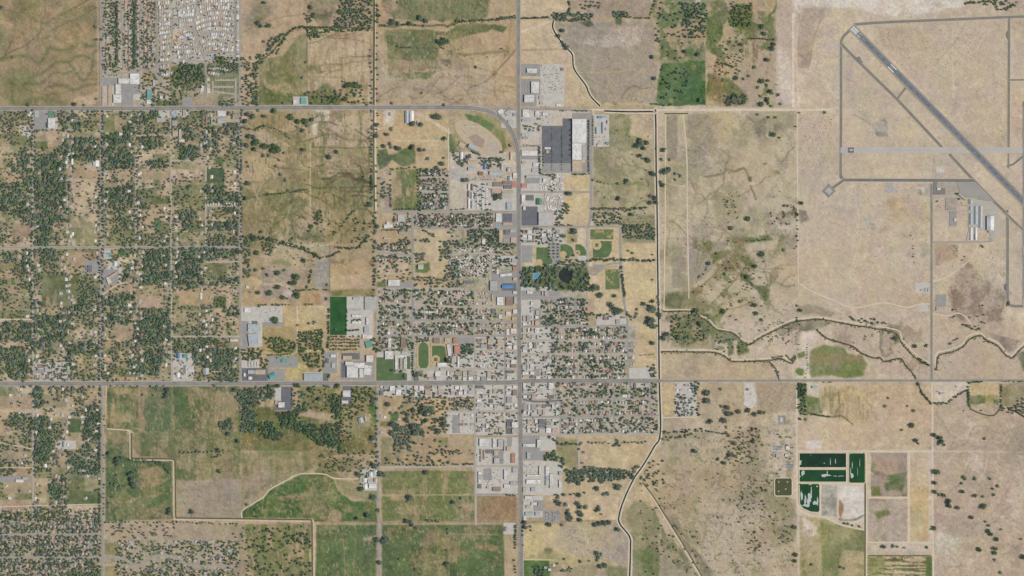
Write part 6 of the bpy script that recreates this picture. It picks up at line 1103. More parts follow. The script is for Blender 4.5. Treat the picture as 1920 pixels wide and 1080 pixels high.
for u in (194,201,222,226,236,243,258,262,272,279,287):
    v = 2.0 + rh.uniform(0,3)
    while v < (136 if u < 230 else 126):
        if rh.random() < .85: add_house(HS, u + rh.uniform(-1,1), v, rh.uniform(3.2,4.6), rh.uniform(3.0,4.2), rh.choice((0,90))+rh.uniform(-3,3), rh.choice('kkbttllgr'), VH, .9)
        v += rh.uniform(4.4, 6.2)
SB = 'in the south-west subdivision'
for v in (981,988,996,1007,1016,1025,1039,1051,1060,1070): rows(SB, 2, v, 186, v, (v,), 6.2, 'kbtlggd', .82, shed=0)
rows(SB, 2, 958, 186, 958, (957,966,973), 9, 'kbtlgg', .6, shed=0)
CV = 'along the winding street of the south subdivision'
for k in range(150):
    u, v = rh.uniform(222, 436), rh.uniform(1014, 1090)
    add_house(HS, u, v, rh.uniform(4.4,6), rh.uniform(3.8,5.2), rh.uniform(-40,40), rh.choice('lggltkd'), CV, 3.0)
rows('in the hamlet east of the canal', 1266, 718, 1306, 778, (722,731,740,749,758,767,775), 7, 'wlgkb', .75, shed=0)
RW = 'among the trees of the western lanes'
for u in (58,66,122,130,186,194,251,259,316,325,382,390,446,454):
    v = 214.0
    lim = 712 if u < 440 or u < 454 else 560
    while v < lim:
        if rh.random() < (.82 if u < 454 else .25): add_house(HS, u + rh.choice((-1,1))*rh.uniform(2.5,9), v + rh.uniform(-3,3), rh.uniform(3.6,6), rh.uniform(3.2,5), rh.choice((0,90))+rh.uniform(-8,8), rh.choice(PR), RW, 2.2)
        v += rh.uniform(5, 11)
SWL = 'among the trees of the south-west lanes'
for u in (20,40,58,66,100,122,130,160,186):
    v = 730.0
    while v < 950:
        if rh.random() < .55: add_house(HS, u + rh.uniform(-7,7), v, rh.uniform(3.6,6), rh.uniform(3.2,5), rh.choice((0,90))+rh.uniform(-8,8), rh.choice(PR), SWL, 2.2)
        v += rh.uniform(8, 16)
for (u,v) in ((716,780),(722,782),(714,812),(716,730),(700,826),(1090,830),(1094,848),(1092,868),(1030,1068),(716,810),(748,786),(464,538),(478,540),(470,548)): add_house(HS, u, v, 4.5, 4, rh.uniform(-10,10), rh.choice(PR), 'standing alone beside a farm road', 1)
# mobile homes
MP = 'in the curving mobile home park'
PM = 'wwwwlltkl'
arcs = [[(378,4),(390,2),(436,1)],[(374,14),(385,10),(410,7),(436,9)],[(371,24),(385,18),(410,14),(437,15)],[(369,33),(384,27),(410,24),(437,26)],[(367,44),(384,37),(408,33),(437,35)],[(368,54),(384,47),(410,44),(437,47)],[(371,62),(386,55),(412,53),(437,56)],[(375,71),(390,65),(414,64),(437,69)],[(375,80),(392,71),(414,70),(437,75)],[(380,88),(394,82),(418,84),(438,88)],[(382,96),(396,92),(420,93),(438,95)],
        [(331,7),(350,4),(366,0)],[(333,16),(350,15),(366,12)],[(334,24),(350,22),(364,20)],[(334,30),(350,28),(362,27)],[(331,40),(360,38)],[(332,47),(360,45)],[(326,88),(345,88),(370,82)],[(326,80),(336,72),(350,66),(366,60)],[(344,58),(352,66),(366,74)],[(332,98),(350,97),(378,94)],[(334,107),(356,104),(380,100)],[(342,116),(380,113)],[(446,2),(446,108)],[(296,6),(318,4)],[(298,14),(320,12)],[(298,22),(320,20)],[(298,30),(320,28)],[(298,38),(320,36)],[(298,46),(320,43)],[(298,54),(320,51)],[(298,62),(320,59)],[(300,70),(320,68)],[(300,80),(320,77)],[(300,90),(318,88)],[(300,102),(318,100)],[(300,114),(320,110)],[(300,126),(320,122)],[(302,140),(322,138)],[(390,128),(428,130)],[(390,136),(412,140)],[(391,144),(391,176)],[(380,160),(378,176)]]
for a in arcs:
    p = smooth(a, 8); d = 0.0; prev = p[0]; nxt = 2.0
    for q in p[1:]:
        seg = math.hypot(q[0]-prev[0], q[1]-prev[1])
        while d + seg > nxt:
            t = (nxt - d)/seg; u = prev[0]+(q[0]-prev[0])*t; v = prev[1]+(q[1]-prev[1])*t
            ang = math.degrees(math.atan2(-(q[1]-prev[1]), q[0]-prev[0])) + 80
            if rh.random() < .93: add_house(MH, u, v + rh.uniform(-.4,.4), 5.4*rh.uniform(.85,1.1), 3.5*rh.uniform(.85,1.1), ang, rh.choice(PM), MP, .5)
            nxt += rh.uniform(4.0, 4.6)
        d += seg; prev = q
for where, u0, v0, u1, v1, n in (('in the angled trailer park west of the main street',842,464,935,518,110),('in the trailer court behind the motel',1014,328,1056,356,40),('in the trailer court beside the green-roofed hall',1019,364,1056,396,46)):
    for k in range(n*4):
        u, v = rh.uniform(u0,u1), rh.uniform(v0,v1)
        if 'angled' in where and (u < 860 and v < 478 or (u < 856 and v > 500)): continue
        add_house(MH, u, v, 4.6, 2.3, rh.choice((45,-45,40,-50)) if 'angled' in where else rh.choice((0,0,90)), rh.choice(PM), where, 1.7)
for u in (896,906,913):
    for k in range(9): add_house(MH, u, 355 + k*4.4, 4.6, 2.4, 0, rh.choice('wwwl'), 'in the small grid court near the fairground', .5)
for k in range(12): add_house(MH, 390 + k*5, 382.5, 2.6, 4.2, 0, 'w', 'in a row along the western lane', .5)
# build: the 300 largest of each as things, the rest as one mass
def protos(form):
    out = []
    for (w, l, h, rise) in ((1,1.25,.26,.16),(1,1.6,.24,.13),(1,1.05,.28,.2)) if form == 'house' else ((1,2.0,.30,.10),):
        wv, wf, rv, rf = gable_parts(.5*10, l*.5*10, h*10, rise*10)
        a = bpy.data.meshes.new('house_wall'); a.from_pydata(wv, [], wf); a.materials.append(M_wall)
        b = bpy.data.meshes.new('house_roof'); b.from_pydata(rv, [], rf); b.materials.append(RM['w'])
        out.append((a, b, (wv, wf, rv, rf), l))
    return out
def raise_houses(lst, name, cat, noun, form, chim):
    order = sorted(lst, key=lambda q: -q[2]*q[3])
    pr = protos(form); rest = {}
    for i, (u,v,w,l,ang,c,where) in enumerate(order):
        k = i % len(pr); a, b, geo_, asp = pr[k]
        if w < l: w, l, ang = l, w, ang + 90           # w is now the long side
        sx, sy, sz = l*S/10, w*S/(10*asp), (l*S/10)**.5*1.05
        if i < 300:
            t = link(name, None, label=f"{ROOF[c][0]}-roofed {noun} {where}", cat=cat, group=f"{noun}s {where}", loc=(wx(u),wy(v),.15))
            t.rotation_euler = (0,0,math.radians(ang+90)); t.scale = (sx,sy,sz)
            TAGS.append((t, f"{ROOF[c][0]}-roofed {noun}", u, v))
            link('wall', a, t); r_o = link('roof', b, t); r_o.material_slots[0].link = 'OBJECT'; r_o.material_slots[0].material = RM[c]
        else: rest.setdefault((k, c), []).append((u,v,ang,sx,sy,sz))
    if not rest: return
    keys = sorted(set(c for _, c in rest)); slots = [M_wall] + [RM[c] for c in keys]
    V, Fc, Mi = [], [], []
    for (k, c), items in sorted(rest.items()):
        wv, wf, rv, rf = pr[k][2]
        for (u,v,ang,sx,sy,sz) in items:
            ca, sa = math.cos(math.radians(ang+90)), math.sin(math.radians(ang+90))
            for vs, fs, mi in ((wv, wf, 0), (rv, rf, 1 + keys.index(c))):
                bse = len(V)
                V += [(wx(u) + ca*x*sx - sa*y*sy, wy(v) + sa*x*sx + ca*y*sy, .15 + z_*sz) for x,y,z_ in vs]
                Fc += [tuple(q+bse for q in f_) for f_ in fs]; Mi += [mi]*len(fs)
    o = mesh_obj(name + '_mass', V, Fc, slots, kind='stuff', label=f'the many smaller {noun}s and outbuildings packed through the neighbourhoods', cat=cat)
    o.data.polygons.foreach_set('material_index', np.array(Mi, np.int32))
raise_houses(HS, 'house', 'house', 'house', 'house', True)
raise_houses(MH, 'mobile_home', 'mobile home', 'mobile home', 'mobile', False)
print('houses', len(HS), 'mobile homes', len(MH))

# ================================================================== CARS, TRAILERS, YARD GOODS
CARP = [(215,215,215),(60,62,66),(150,152,156),(176,60,50),(60,84,130),(196,190,175),(90,92,96)]
CM = [mat('car_paint_%s' % n, c, c, .5, 2, .35, spec=.5) for n, c in zip(('white','black','silver','red','blue','cream','grey'), CARP)]; CN = ('white','black','silver','red','blue','cream','grey')
M_glass = mat('car_glass', (40,48,56), None, .5, 2, .1, spec=.5); M_tyre = mat('tyre_rubber', (34,34,34), None, .5)
def car_meshes():
    bd = bpy.data.meshes.new('car_body')
    pr = [(-2.25,.35),(-2.25,.8),(-2.1,.95),(-1.0,1.0),(1.0,1.0),(2.1,.85),(2.25,.7),(2.25,.35)]
    v = [(x,-.88,z_) for x,z_ in pr] + [(x,.88,z_) for x,z_ in pr]; n = len(pr)
    bd.from_pydata(v, [], [tuple(range(n)), tuple(reversed(range(n,2*n)))] + [(i,n+i,n+(i+1)%n,(i+1)%n) for i in range(n)]); bd.materials.append(CM[0])
    cb = bpy.data.meshes.new('car_cabin'); cb.from_pydata([(-1.6,-.8,.98),(1.1,-.8,.98),(1.1,.8,.98),(-1.6,.8,.98),(-1.1,-.66,1.48),(.4,-.66,1.48),(.4,.66,1.48),(-1.1,.66,1.48)], [], [(4,5,6,7),(0,1,5,4),(1,2,6,5),(2,3,7,6),(3,0,4,7)]); cb.materials.append(M_glass)
    rf = bpy.data.meshes.new('car_roof'); vv, ff = [], []; box(vv, ff, -1.08,-.64,.38,.64,1.485,1.53); rf.from_pydata(vv, [], ff); rf.materials.append(CM[0])
    wh = bpy.data.meshes.new('car_wheel'); vv = [(.33*math.cos(2*math.pi*k/10), y, .33 + .33*math.sin(2*math.pi*k/10)) for y in (-.1,.1) for k in range(10)]
    wh.from_pydata(vv, [], [tuple(range(10)), tuple(reversed(range(10,20)))] + [(k,(k+1)%10,10+(k+1)%10,10+k) for k in range(10)]); wh.materials.append(M_tyre)
    return bd, cb, rf, wh
CB, CC, CR, CW = car_meshes(); ncar = 0
def car(u, v, ang, where, z=None, verb='parked'):
    global ncar
    ci = rh.choices(range(7), (5,2,3,1.2,1.2,1,2))[0]; ncar += 1
    t = link('car', None, label=f'{CN[ci]} car {verb} {where}', cat='car', group=f'cars {where}', loc=(wx(u),wy(v),(.6) if z is None else z)); t.rotation_euler = (0,0,math.radians(ang))
    TAGS.append((t, f'{CN[ci]} car {verb}', u, v))
    for nm, me in (('body',CB),('roof_panel',CR)):
        o = link(nm, me, t); o.material_slots[0].link = 'OBJECT'; o.material_slots[0].material = CM[ci]
    link('windows', CC, t)
    for x in (-1.4,1.4):
        for y in (-.8,.8): link('wheel', CW, t, loc=(x,y,0))
def carrow(where, u0, u1, v, n, ang=90, fill=.6, vert=False):
    for k in range(n):
        p = u0 + (u1-u0)*k/max(1,n-1)
        if rh.random() < fill: car(v if vert else p, p if vert else v, ang + rh.uniform(-3,3), where)
for v in (372.5,379,380.5,393): carrow('at the airport car park', 1774, 1793, v, 16, 90, .55)
carrow('along the hangar-side car park', 398, 423, 1781.5, 14, 0, .5, True)
for u in (1042,1046,1058,1063,1068): carrow('on the dark superstore car park', 262, 302, u, 16, 0, .3, True)
for u in (984,990,1014,1020): carrow('round the white-roofed showroom', 152, 176, u, 14, 0, .5, True)
carrow('behind the dealership', 988, 1008, 140.5, 12, 90, .6); carrow('in the supermarket car park by the green-roofed hall', 980, 1006, 405, 12, 90, .4)
for v in (164,171): carrow('at the north-west plaza', 230, 260, v, 16, 90, .35)
carrow('at the white store south of the highway', 210, 240, 76, 12, 0, .5, True); carrow('at the white-roofed church south of the highway', 730, 764, 538, 12, 0, .35, True)
carrow('beside the middle school', 606, 654, 459, 18, 0, .4, True); carrow('at the high school', 678, 708, 645, 14, 0, .4, True); carrow('at the teal-roofed clinic', 540, 556, 683, 9, 90, .6)
zr = 1.66
for k in range(34): car(rh.uniform(10,860), 203.2 + rh.choice((-1.6,1.6)), 0, 'on the northern highway', zr, 'driving')
for k in range(38): car(rh.uniform(10,960), 719 + rh.choice((-1.6,1.6)), 0, 'on the southern highway', zr, 'driving')
for k in range(34): car(974.8 + rh.choice((-1.4,1.4)), rh.uniform(330,1060), 90, 'on the main street', zr, 'driving')
# rows of recreational trailers
M_rv = [mat('trailer_white', (224,224,222), None, .3, 3, .5), mat('trailer_cream', (212,204,190), None, .3, 3, .5)]
rvm = bpy.data.meshes.new('trailer_body'); vv, ff = [], []; box(vv, ff, -3.6,-1.25,3.6,1.25,.5,3.0); rvm.from_pydata(vv, [], ff); rvm.materials.append(M_rv[0])
rvr = bpy.data.meshes.new('trailer_roof'); vv, ff = [], []; box(vv, ff, -3.4,-1.1,3.4,1.1,3.01,3.15); box(vv, ff, -.6,-.5,.6,.5,3.16,3.5); rvr.from_pydata(vv, [], ff); rvr.materials.append(M_rv[1])
def rv(u, v, ang, where):
    t = link('camper_trailer', None, label=f'white camper trailer parked {where}', cat='trailer', group=f'trailers {where}', loc=(wx(u),wy(v),1.0)); t.rotation_euler = (0,0,math.radians(ang))
    TAGS.append((t, 'white camper trailer', u, v))
    link('body', rvm, t); link('roof', rvr, t)
    for x in (-.9,.4):
        for y in (-1.1,1.1): link('wheel', CW, t, loc=(x,y,0))
for v in (149,160,166,174):
    for k in range(13):
        if rh.random() < .8: rv(404 + k*2.9, v + rh.uniform(-.5,.5), 60, 'in the camper park rows')
for k in range(14): rv(445.5, 146 + k*3.2, 0, 'along the camper park edge') if rh.random() < .8 else None
for k in range(22):
    if rh.random() < .8: rv(1170 + k*2.7, 416.5, 75, 'in a row beside the canal grove')
for k in range(16): rv(880 + k*3.2, 336.5, 70, 'in the fairground camping row') if rh.random() < .8 else None
for u in (1024,1030,1036,1042): 
    for v in (963,969,975): rv(u + rh.uniform(-1.5,1.5), v, rh.choice((0,90,45)), 'in the south storage yard')
# goods lying in the yards
gv, gf = [], []
for (u0,v0,u1,v1,n) in ((1014,122,1057,176,110),(482,576,528,604,40),(1014,198,1033,234,30),(98,680,126,712,60),(905,842,945,868,40),(1056,820,1042,842,10),(982,866,1010,888,30),(838,776,890,812,40),(330,690,364,712,50),(878,330,960,340,30),(1115,255,1140,272,26),(1020,958,1050,978,40),(910,880,944,912,40),(870,232,926,262,30),(322,206,334,262,30),(1756,374,1816,394,14),(1740,528,1744,546,6)):
    for k in range(n):
        u, v = rh.uniform(u0,u1), rh.uniform(v0,v1); a, b, c = rh.uniform(.8,3), rh.uniform(.8,2.2), rh.uniform(.8,2.8); x, y = wx(u), wy(v); box(gv, gf, x-a, y-b, x+a, y+b, .3, .5+c)
go = mesh_obj('yard_goods', gv, gf, [mat('stored_goods_pale', (205,202,196), None, .2), mat('stored_goods_dark', (96,84,76), None, .2), mat('stored_goods_rust', (160,116,92), None, .2)], kind='stuff', label='stacked goods, bins and scrap strewn over the work yards', cat='yard goods')
go.data.polygons.foreach_set('material_index', np.repeat(rng.integers(0, 3, len(gf)//6), 6).astype(np.int32))

# ================================================================== TREES
TR = []      # (u, v, d, tone, where, explicit)
rt = random.Random(9)
GRIDN = {}
def crowded(u, v, d, k):
    cu_, cv_ = int(u//8), int(v//8)
    for i in (-1,0,1):
        for j in (-1,0,1):
            for (a,b,c) in GRIDN.get((cu_+i, cv_+j), ()):
                if (a-u)**2 + (b-v)**2 < (k*(c+d)/2)**2: return True
    return False
def put(u, v, d, tone_, where, ex=False):
    TR.append((u, v, d, tone_, where, ex)); GRIDN.setdefault((int(u//8), int(v//8)), []).append((u,v,d))
def inside(u, v, pts):
    c = False; n = len(pts)
    for i in range(n):
        a, b = pts[i], pts[i-1]
        if (a[1] > v) != (b[1] > v) and u < (b[0]-a[0])*(v-a[1])/(b[1]-a[1]) + a[0]: c = not c
    return c
def wood(where, pts, dens, dr=(3.2,5.6), tones=(0,0,0,1), nz=None, thr=0.0, gap=.62, avoid=True):
    """dens: crowns per 100 square units; nz: noise that opens clearings"""
    if len(pts) == 4 and not isinstance(pts[0], (tuple, list)): pts = rect(*pts)
    us = [p[0] for p in pts]; vs = [p[1] for p in pts]
    n = int((max(us)-min(us))*(max(vs)-min(vs))*dens/100*1.6)
    for k in range(n):
        u, v = rt.uniform(min(us),max(us)), rt.uniform(min(vs),max(vs))
        if not inside(u, v, pts) or (avoid and blocked(u, v)): continue
        if nz is not None:
            i, j = min(NV-1,int((v+60)/GS)), min(NU-1,int((u+60)/GS))
            if N[nz][i,j] < thr + rt.uniform(-.5,.5): continue
        d = rt.uniform(*dr)
        if crowded(u, v, d, gap): continue
        put(u, v, d, rt.choice(tones), where)
def row(where, pts, sp, dr=(2.6,4.4), tones=(0,0,1), keep=.85, jit=.8):
    p = [np.array(q, float) for q in pts]
    for a, b in zip(p[:-1], p[1:]):
        n = max(1, int(np.linalg.norm(b-a)/sp))
        for k in range(n):
            if rt.random() < keep:
                q = a + (b-a)*k/n; put(q[0]+rt.uniform(-jit,jit), q[1]+rt.uniform(-jit,jit), rt.uniform(*dr), rt.choice(tones), where)
def trees(where, items, tone_=0):
    for it in items: put(it[0], it[1], it[2], it[3] if len(it) > 3 else tone_, where, True)
# keep the open lots of the western lanes open, and lay a worn dirt yard round each rural house
for c in ((64,244,110,279),(78,514,150,575),(128,318,188,334),(22,420,58,446),(388,315,420,348),(335,545,398,575),(258,556,304,578),(215,606,252,640),(96,638,120,660),(126,785,152,812),(386,494,424,522),(0,492,32,506),(128,405,188,460),(196,215,230,250),(272,368,320,383),(110,246,188,260),(0,270,40,290),(128,470,158,500),(260,320,318,345),(322,306,384,325),(0,845,60,862),(128,920,186,945),(335,415,345,432)):
    block_rect(c[0]+2, c[1]+2, c[2]-2, c[3]-2, 0)
yv, yf = [], []
for (u,v,w,l,ang,c,where) in HS:
    if 'lanes' in where or 'alone' in where:
        block_rect(u-w/2, v-l/2, u+w/2, v+l/2, 1.0)
        n = 9; b = len(yv); z = .05 + .004*(len(yf) % 12); cu_, cv_ = u + rh.uniform(-1.5,1.5), v + rh.uniform(-1.5,1.5)
        yv += [(wx(cu_ + rh.uniform(2.4,5.4)*math.cos(2*math.pi*k/n)), wy(cv_ - rh.uniform(2.2,4.2)*math.sin(2*math.pi*k/n)), z) for k in range(n)]; yf.append(tuple(range(b, b+n)))
mesh_obj('dirt_yards', yv, yf, mat('worn_yard_soil', (204,186,156), (184,164,132), .06, 5, .95, grain=.15), kind='stuff', label='worn pale dirt yards around the houses of the lanes', cat='yard')
# single trees that stand apart
trees('standing alone in the dry river scrub', [(1430,50,9),(1433,64,8.5),(1451,84,8),(1448,92,9.5),(1439,112,9.5),(1285,97,8),(1309,103,9),(1414,126,7,1),(1429,153,10,1),(1440,152,7,1),(1437,160,6,1),(1445,172,8.5,1),(1459,178,7,1),(1421,164,6,1),(1426,180,6,1),(1439,187,10,1),(1440,194,7,1),(1428,196,10,1),(1447,200,7,1),(1463,196,6,1),(1395,148,6,1),(1380,147,8,1),(1404,142,6,1),(1390,84,7,1),(1391,95,7,1),(1312,188,8),(1450,252,10,1),(1462,258,5,1),(1441,220,6,1),(1454,220,5.5,1),(1421,215,5,1),(1546,211,6,1),(1499,212,4,1),(1492,237,4,1),(1402,410,10,1),(1471,386,6,1),(1503,381,8,1),(1495,402,6,1),(1372,428,9,3),(1428,477,12,1),(1416,499,8,1),(1470,469,7,1),(1363,504,6),(1360,514,7),(1388,565,7,1),(1401,520,8),(1356,584,9,1),(1495,573,5,1),(1501,582,8,1),(1415,572,9,1),(1418,588,8,1),(1428,600,7,1),(1329,494,8),(1344,475,5),(1301,548,4),(1305,583,10),(1298,587,6),(1312,607,9)])
trees('dotting the dry land south of the desert road', [(1325,736,13),(1326,752,13),(1364,764,10,3),(1366,776,10,3),(1372,776,8,3),(1385,772,9,3),(1404,770,10,3),(1416,777,9,3),(1426,773,8,3),(1434,774,7,3),(1358,789,12,3),(1332,790,10),(1303,845,10),(1347,861,7,1),(1358,868,8,1),(1378,831,9,3),(1366,816,7,3),(1394,831,7,3),(1386,838,7,3),(1413,828,8,3),(1369,853,9,3),(1378,854,9,3),(1388,842,7,3),(1436,920,6,3),(1430,940,6,3),(1492,1040,9,1),(1491,1052,8,1),(1490,988,8,3),(1387,820,5,3),(1351,730,6,3),(1402,730,5,3),(1710,798,10,1),(1666,746,5,3),(1660,761,7,3),(1702,762,5,3),(1713,770,7,3),(1756,692,6,1),(1738,648,7,1),(1716,649,8,1),(1679,634,9,1),(1500,786,6,1),(1511,786,6,3)])
trees('in the desert east of the sewage works', [(1756,886,13,1),(1753,905,8,1),(1753,922,8,1),(1769,929,8,1),(1762,927,7,3),(1779,940,11,1),(1780,948,9,1),(1806,894,6,1),(1809,897,7,1),(1828,897,7,1),(1803,906,5,1),(1805,922,8,1),(1829,930,8,3),(1843,932,6,3),(1864,927,7,1),(1861,916,5,1),(1857,897,6),(1870,912,7,3),(1845,950,12,3),(1822,970,8,3),(1796,952,8,3),(1751,990,9,1),(1848,978,5,1),(1854,986,6,1),(1854,996,9,1),(1858,1001,9,1),(1869,1011,9,1),(1866,1028,9,1),(1865,1037,8,1),(1836,1030,9,1),(1865,1050,6,1),(1876,1073,7,1),(1919,1044,10,1),(1878,993,5,1),(1914,1010,6,3),(1752,816,9,1),(1762,820,10,1),(1766,828,9,1),(1760,832,7,1),(1770,834,6,1),(1846,822,6,1),(1717,826,8,1),(1722,832,5,3),(1691,806,5),(1657,1025,8,1),(1674,1024,7,1),(1683,1025,5,3),(1738,1026,6,1),(1696,1027,4,3),(1583,982,6),(1590,983,6),(1599,985,5),(1612,987,5),(1522,1059,6,1),(1576,1063,6,1),(1583,1066,5)])
trees('on the open hayfield edge', [(3,15,9),(180,51,7.5),(181,74,7),(191,54,6),(191,75,6),(53,197,7),(141,196,8),(158,197,5),(182,186,5),(24,108,4)])
trees('standing alone in the northern pastures', [(497,5,8),(485,44,9),(490,49,8),(505,48,9,1),(495,78,6,1),(504,82,5,1),(584,14,9),(568,146,6),(574,117,5),(531,193,5),(574,177,7),(831,79,16,1),(822,78,9),(840,78,9),(788,34,11),(798,40,10),(736,42,12),(746,44,8),(770,44,10),(745,5,6),(893,126,6),(941,92,4),(833,197,6),(735,194,6),(791,174,5),(658,160,12,1),(668,160,12,1),(650,162,9,1),(676,163,8),(648,186,10,1),(1055,57,9),(1048,68,8),(1054,80,7),(1061,86,9),(1064,90,9),(1223,107,8),(1227,147,8)])
trees('standing alone in the middle pastures', [(465,215,8),(484,208,7),(496,219,8),(547,220,12,1),(514,208,10,1),(560,228,10,1),(573,228,12,1),(586,225,9),(577,237,7),(569,245,8),(557,239,6),(462,228,9),(475,219,10),(468,256,10),(476,257,9),(482,268,14,1),(497,275,13,1),(504,276,9,1),(513,284,12,1),(521,280,14,1),(523,284,10,1),(515,274,10,1),(534,287,6),(463,273,9),(478,280,9,1),(494,292,7),(504,292,7),(463,305,5),(466,312,6),(518,312,6,1),(524,301,4),(527,327,7),(535,338,7),(465,344,10),(461,372,8),(570,282,9),(618,295,10),(632,285,8),(541,358,6),(490,435,7,1),(584,425,8,1),(581,434,6),(603,434,5,1),(627,435,5,1),(549,448,6,1),(545,451,6,1),(477,448,12,1),(482,474,10,1),(505,478,7),(494,505,7,1),(479,506,7,1),(521,512,9,1),(524,511,7,1),(535,507,7,1),(501,516,7,1),(545,531,8,1),(522,538,10,1),(506,549,11,1),(531,558,8,1),(539,559,5,1),(558,554,13,1),(557,520,14,1),(553,530,10,1),(517,601,14,1),(485,549,8),(486,574,6),(571,489,9,1),(688,452,6),(682,333,6),(694,384,11),(692,248,5),(661,454,4),(614,534,5,1),(613,560,6,1),(580,606,6),(590,605,7),(559,610,5),(630,618,5)])
trees('on the dry paddocks beside the dirt oval', [(774,232,12),(790,234,10),(817,219,12),(823,219,12),(834,260,9),(726,253,8),(734,242,7),(706,255,9),(708,235,8),(694,259,7),(788,281,8),(796,281,6),(802,297,7),(829,307,9),(832,296,5),(820,315,8),(774,276,11,3),(749,280,10),(745,277,9),(720,274,8),(732,270,7),(734,276,7),(957,272,7),(941,286,6)])
trees('standing in the gravel court of the oak pasture', [(708,425,9),(728,758,10),(755,762,6),(776,770,9),(765,778,8),(790,772,8),(797,766,14),(808,768,14),(800,776,12),(762,786,9),(756,775,7),(766,790,8),(800,788,9),(832,786,11),(832,796,11),(822,809,12),(745,800,14),(738,796,12),(750,806,12),(776,800,14),(786,802,14),(780,812,13),(792,812,12),(735,812,12),(788,740,6),(786,750,7),(770,752,7)])
trees('in the dry lots by the canal', [(1176,339,8),(1160,372,9),(1185,402,9),(1220,381,9),(1204,336,3),(1158,345,7),(1174,344,6),(1202,270,12),(1196,274,12),(1208,278,9),(1200,264,10,3),(1213,268,9,3),(1200,292,8),(1216,302,9),(1214,298,8),(1206,298,5),(1238,341,5),(1245,282,9),(1240,300,7),(1247,322,14),(1254,318,10),(1223,325,9),(1228,328,8),(1244,348,8),(1240,344,6),(1229,372,10),(1220,368,7),(1231,380,8),(1256,299,6,3),(1267,326,7),(1275,330,7),(1266,337,6),(1068,364,10),(1064,363,8),(1030,440,4),(1057,442,9),(1076,434,12),(1076,450,6),(1186,474,6),(1178,470,5),(1224,478,4),(1166,502,7),(1224,525,4),(1114,540,16),(1122,540,10),(1126,554,12),(1153,555,8),(1147,572,11),(1207,570,8),(1224,565,8),(1222,580,16),(1216,596,8),(1220,604,18),(1194,588,6),(1195,580,5),(1156,583,16),(1163,584,12),(1224,643,9),(1244,634,10),(1251,626,9),(1273,633,10),(1275,608,7),(1234,610,6),(1226,612,10),(1237,590,9)])
trees('on the southern green fields', [(702,874,12),(701,932,12),(670,972,8),(690,965,11),(696,968,8),(690,967,9),(709,957,7),(708,1012,10),(720,1014,14),(726,1012,10),(712,1055,9),(769,933,13),(765,941,6),(762,977,9),(770,979,9),(774,984,8),(780,990,6),(749,1048,4),(779,1069,6),(699,822,11),(712,888,12),(720,889,12),(838,1058,10),(840,1057,8),(839,1032,6),(851,942,8),(865,934,6),(864,952,4),(840,1000,4),(840,992,4),(413,884,8),(464,947,6),(480,956,6),(483,970,6),(447,827,9),(429,814,9),(412,845,9),(360,960,9),(359,956,7),(220,892,7),(250,908,12),(247,900,10),(254,912,9),(216,910,7),(226,912,6),(210,932,5),(204,943,4),(249,888,9),(244,890,8),(258,882,7),(319,956,9),(318,962,8),(229,978,6),(209,907,5),(221,862,10),(222,868,11),(205,850,8),(228,860,8),(267,740,5),(287,741,4),(312,742,11),(315,732,10),(295,726,6),(505,725,8,1),(522,724,9,1),(402,724,7),(440,731,8),(560,723,8,1),(555,723,8,1),(634,724,10,1),(583,731,10,1),(600,748,9),(580,759,6)])
trees('along the southeast farm lane', [(1160,913,14),(1187,895,9),(1085,906,9),(1120,916,10),(1133,927,7),(1139,926,8),(1122,955,9),(1117,958,8),(1128,964,4),(1123,950,6),(1120,1037,9),(1121,1046,8),(1127,1040,7),(1088,1052,7),(1134,1060,10),(1126,1062,9),(1120,1050,6),(1046,1057,5),(1058,1048,5),(1069,972,13),(1066,962,9),(1065,956,7),(1062,946,8),(1050,945,9),(1045,940,9),(1046,932,7),(1058,928,6),(1086,928,9),(1096,924,5),(1099,950,8),(1084,944,9),(1088,950,9),(1098,952,7),(1090,965,10),(1088,975,9),(1087,960,9),(1030,984,9),(1054,984,7),(1159,992,9),(1116,984,9),(1124,982,10),(1133,981,10),(1142,980,9),(1106,1052,4),(985,988,9),(984,980,9),(994,987,6),(996,994,5)])
# woods and groves
RWW = 'in the wooded western lanes'
for p in DENSE: wood(RWW, p, 4.6, (3.2,9.0), (0,0,0,2,1), gap=.56)
wood(RWW, (0,206,450,714), 4.2, (2.6,5.6), (0,0,0,1,3), 'mid2', .35, .6)
wood(RWW, (0,206,450,714), 1.3, (2.0,4.4), (0,0,1,3), gap=.8)
RSW = 'in the wooded south-west lanes'
for p in DSW: wood(RSW, p, 4.8, (3.2,9.0), (0,0,2,1), gap=.56)
wood(RSW, (0,724,190,976), 4.4, (2.6,5.6), (0,0,0,1,3), 'mid2', .15, .6); row(RSW, [(188,724),(188,975)], 3.2, (3,5)); row(RSW, [(196,780),(195,970)], 6, (2.5,4), keep=.5)
wood('between the subdivision roofs', (0,958,190,1090), 6, (2.8,5.4), (0,0,2,1), 'fine', -.7, .62); wood('round the winding street', (218,1014,448,1090), 3.6, (2.6,4.8), (0,0,2,1), 'fine', -.5, .7)
wood('in the old subdivision', (191,0,296,138), 5.2, (2.4,4.6), (0,0,2,1), 'fine', -.5, .66)
for u in (220,252,254): row('in the old subdivision', [(u,4),(u,125)], 3.0, (3.6,6), (0,0,2))
wood('between the mobile homes', (296,0,446,122), 1.5, (1.6,3.0), (0,0,2,1), gap=.8)
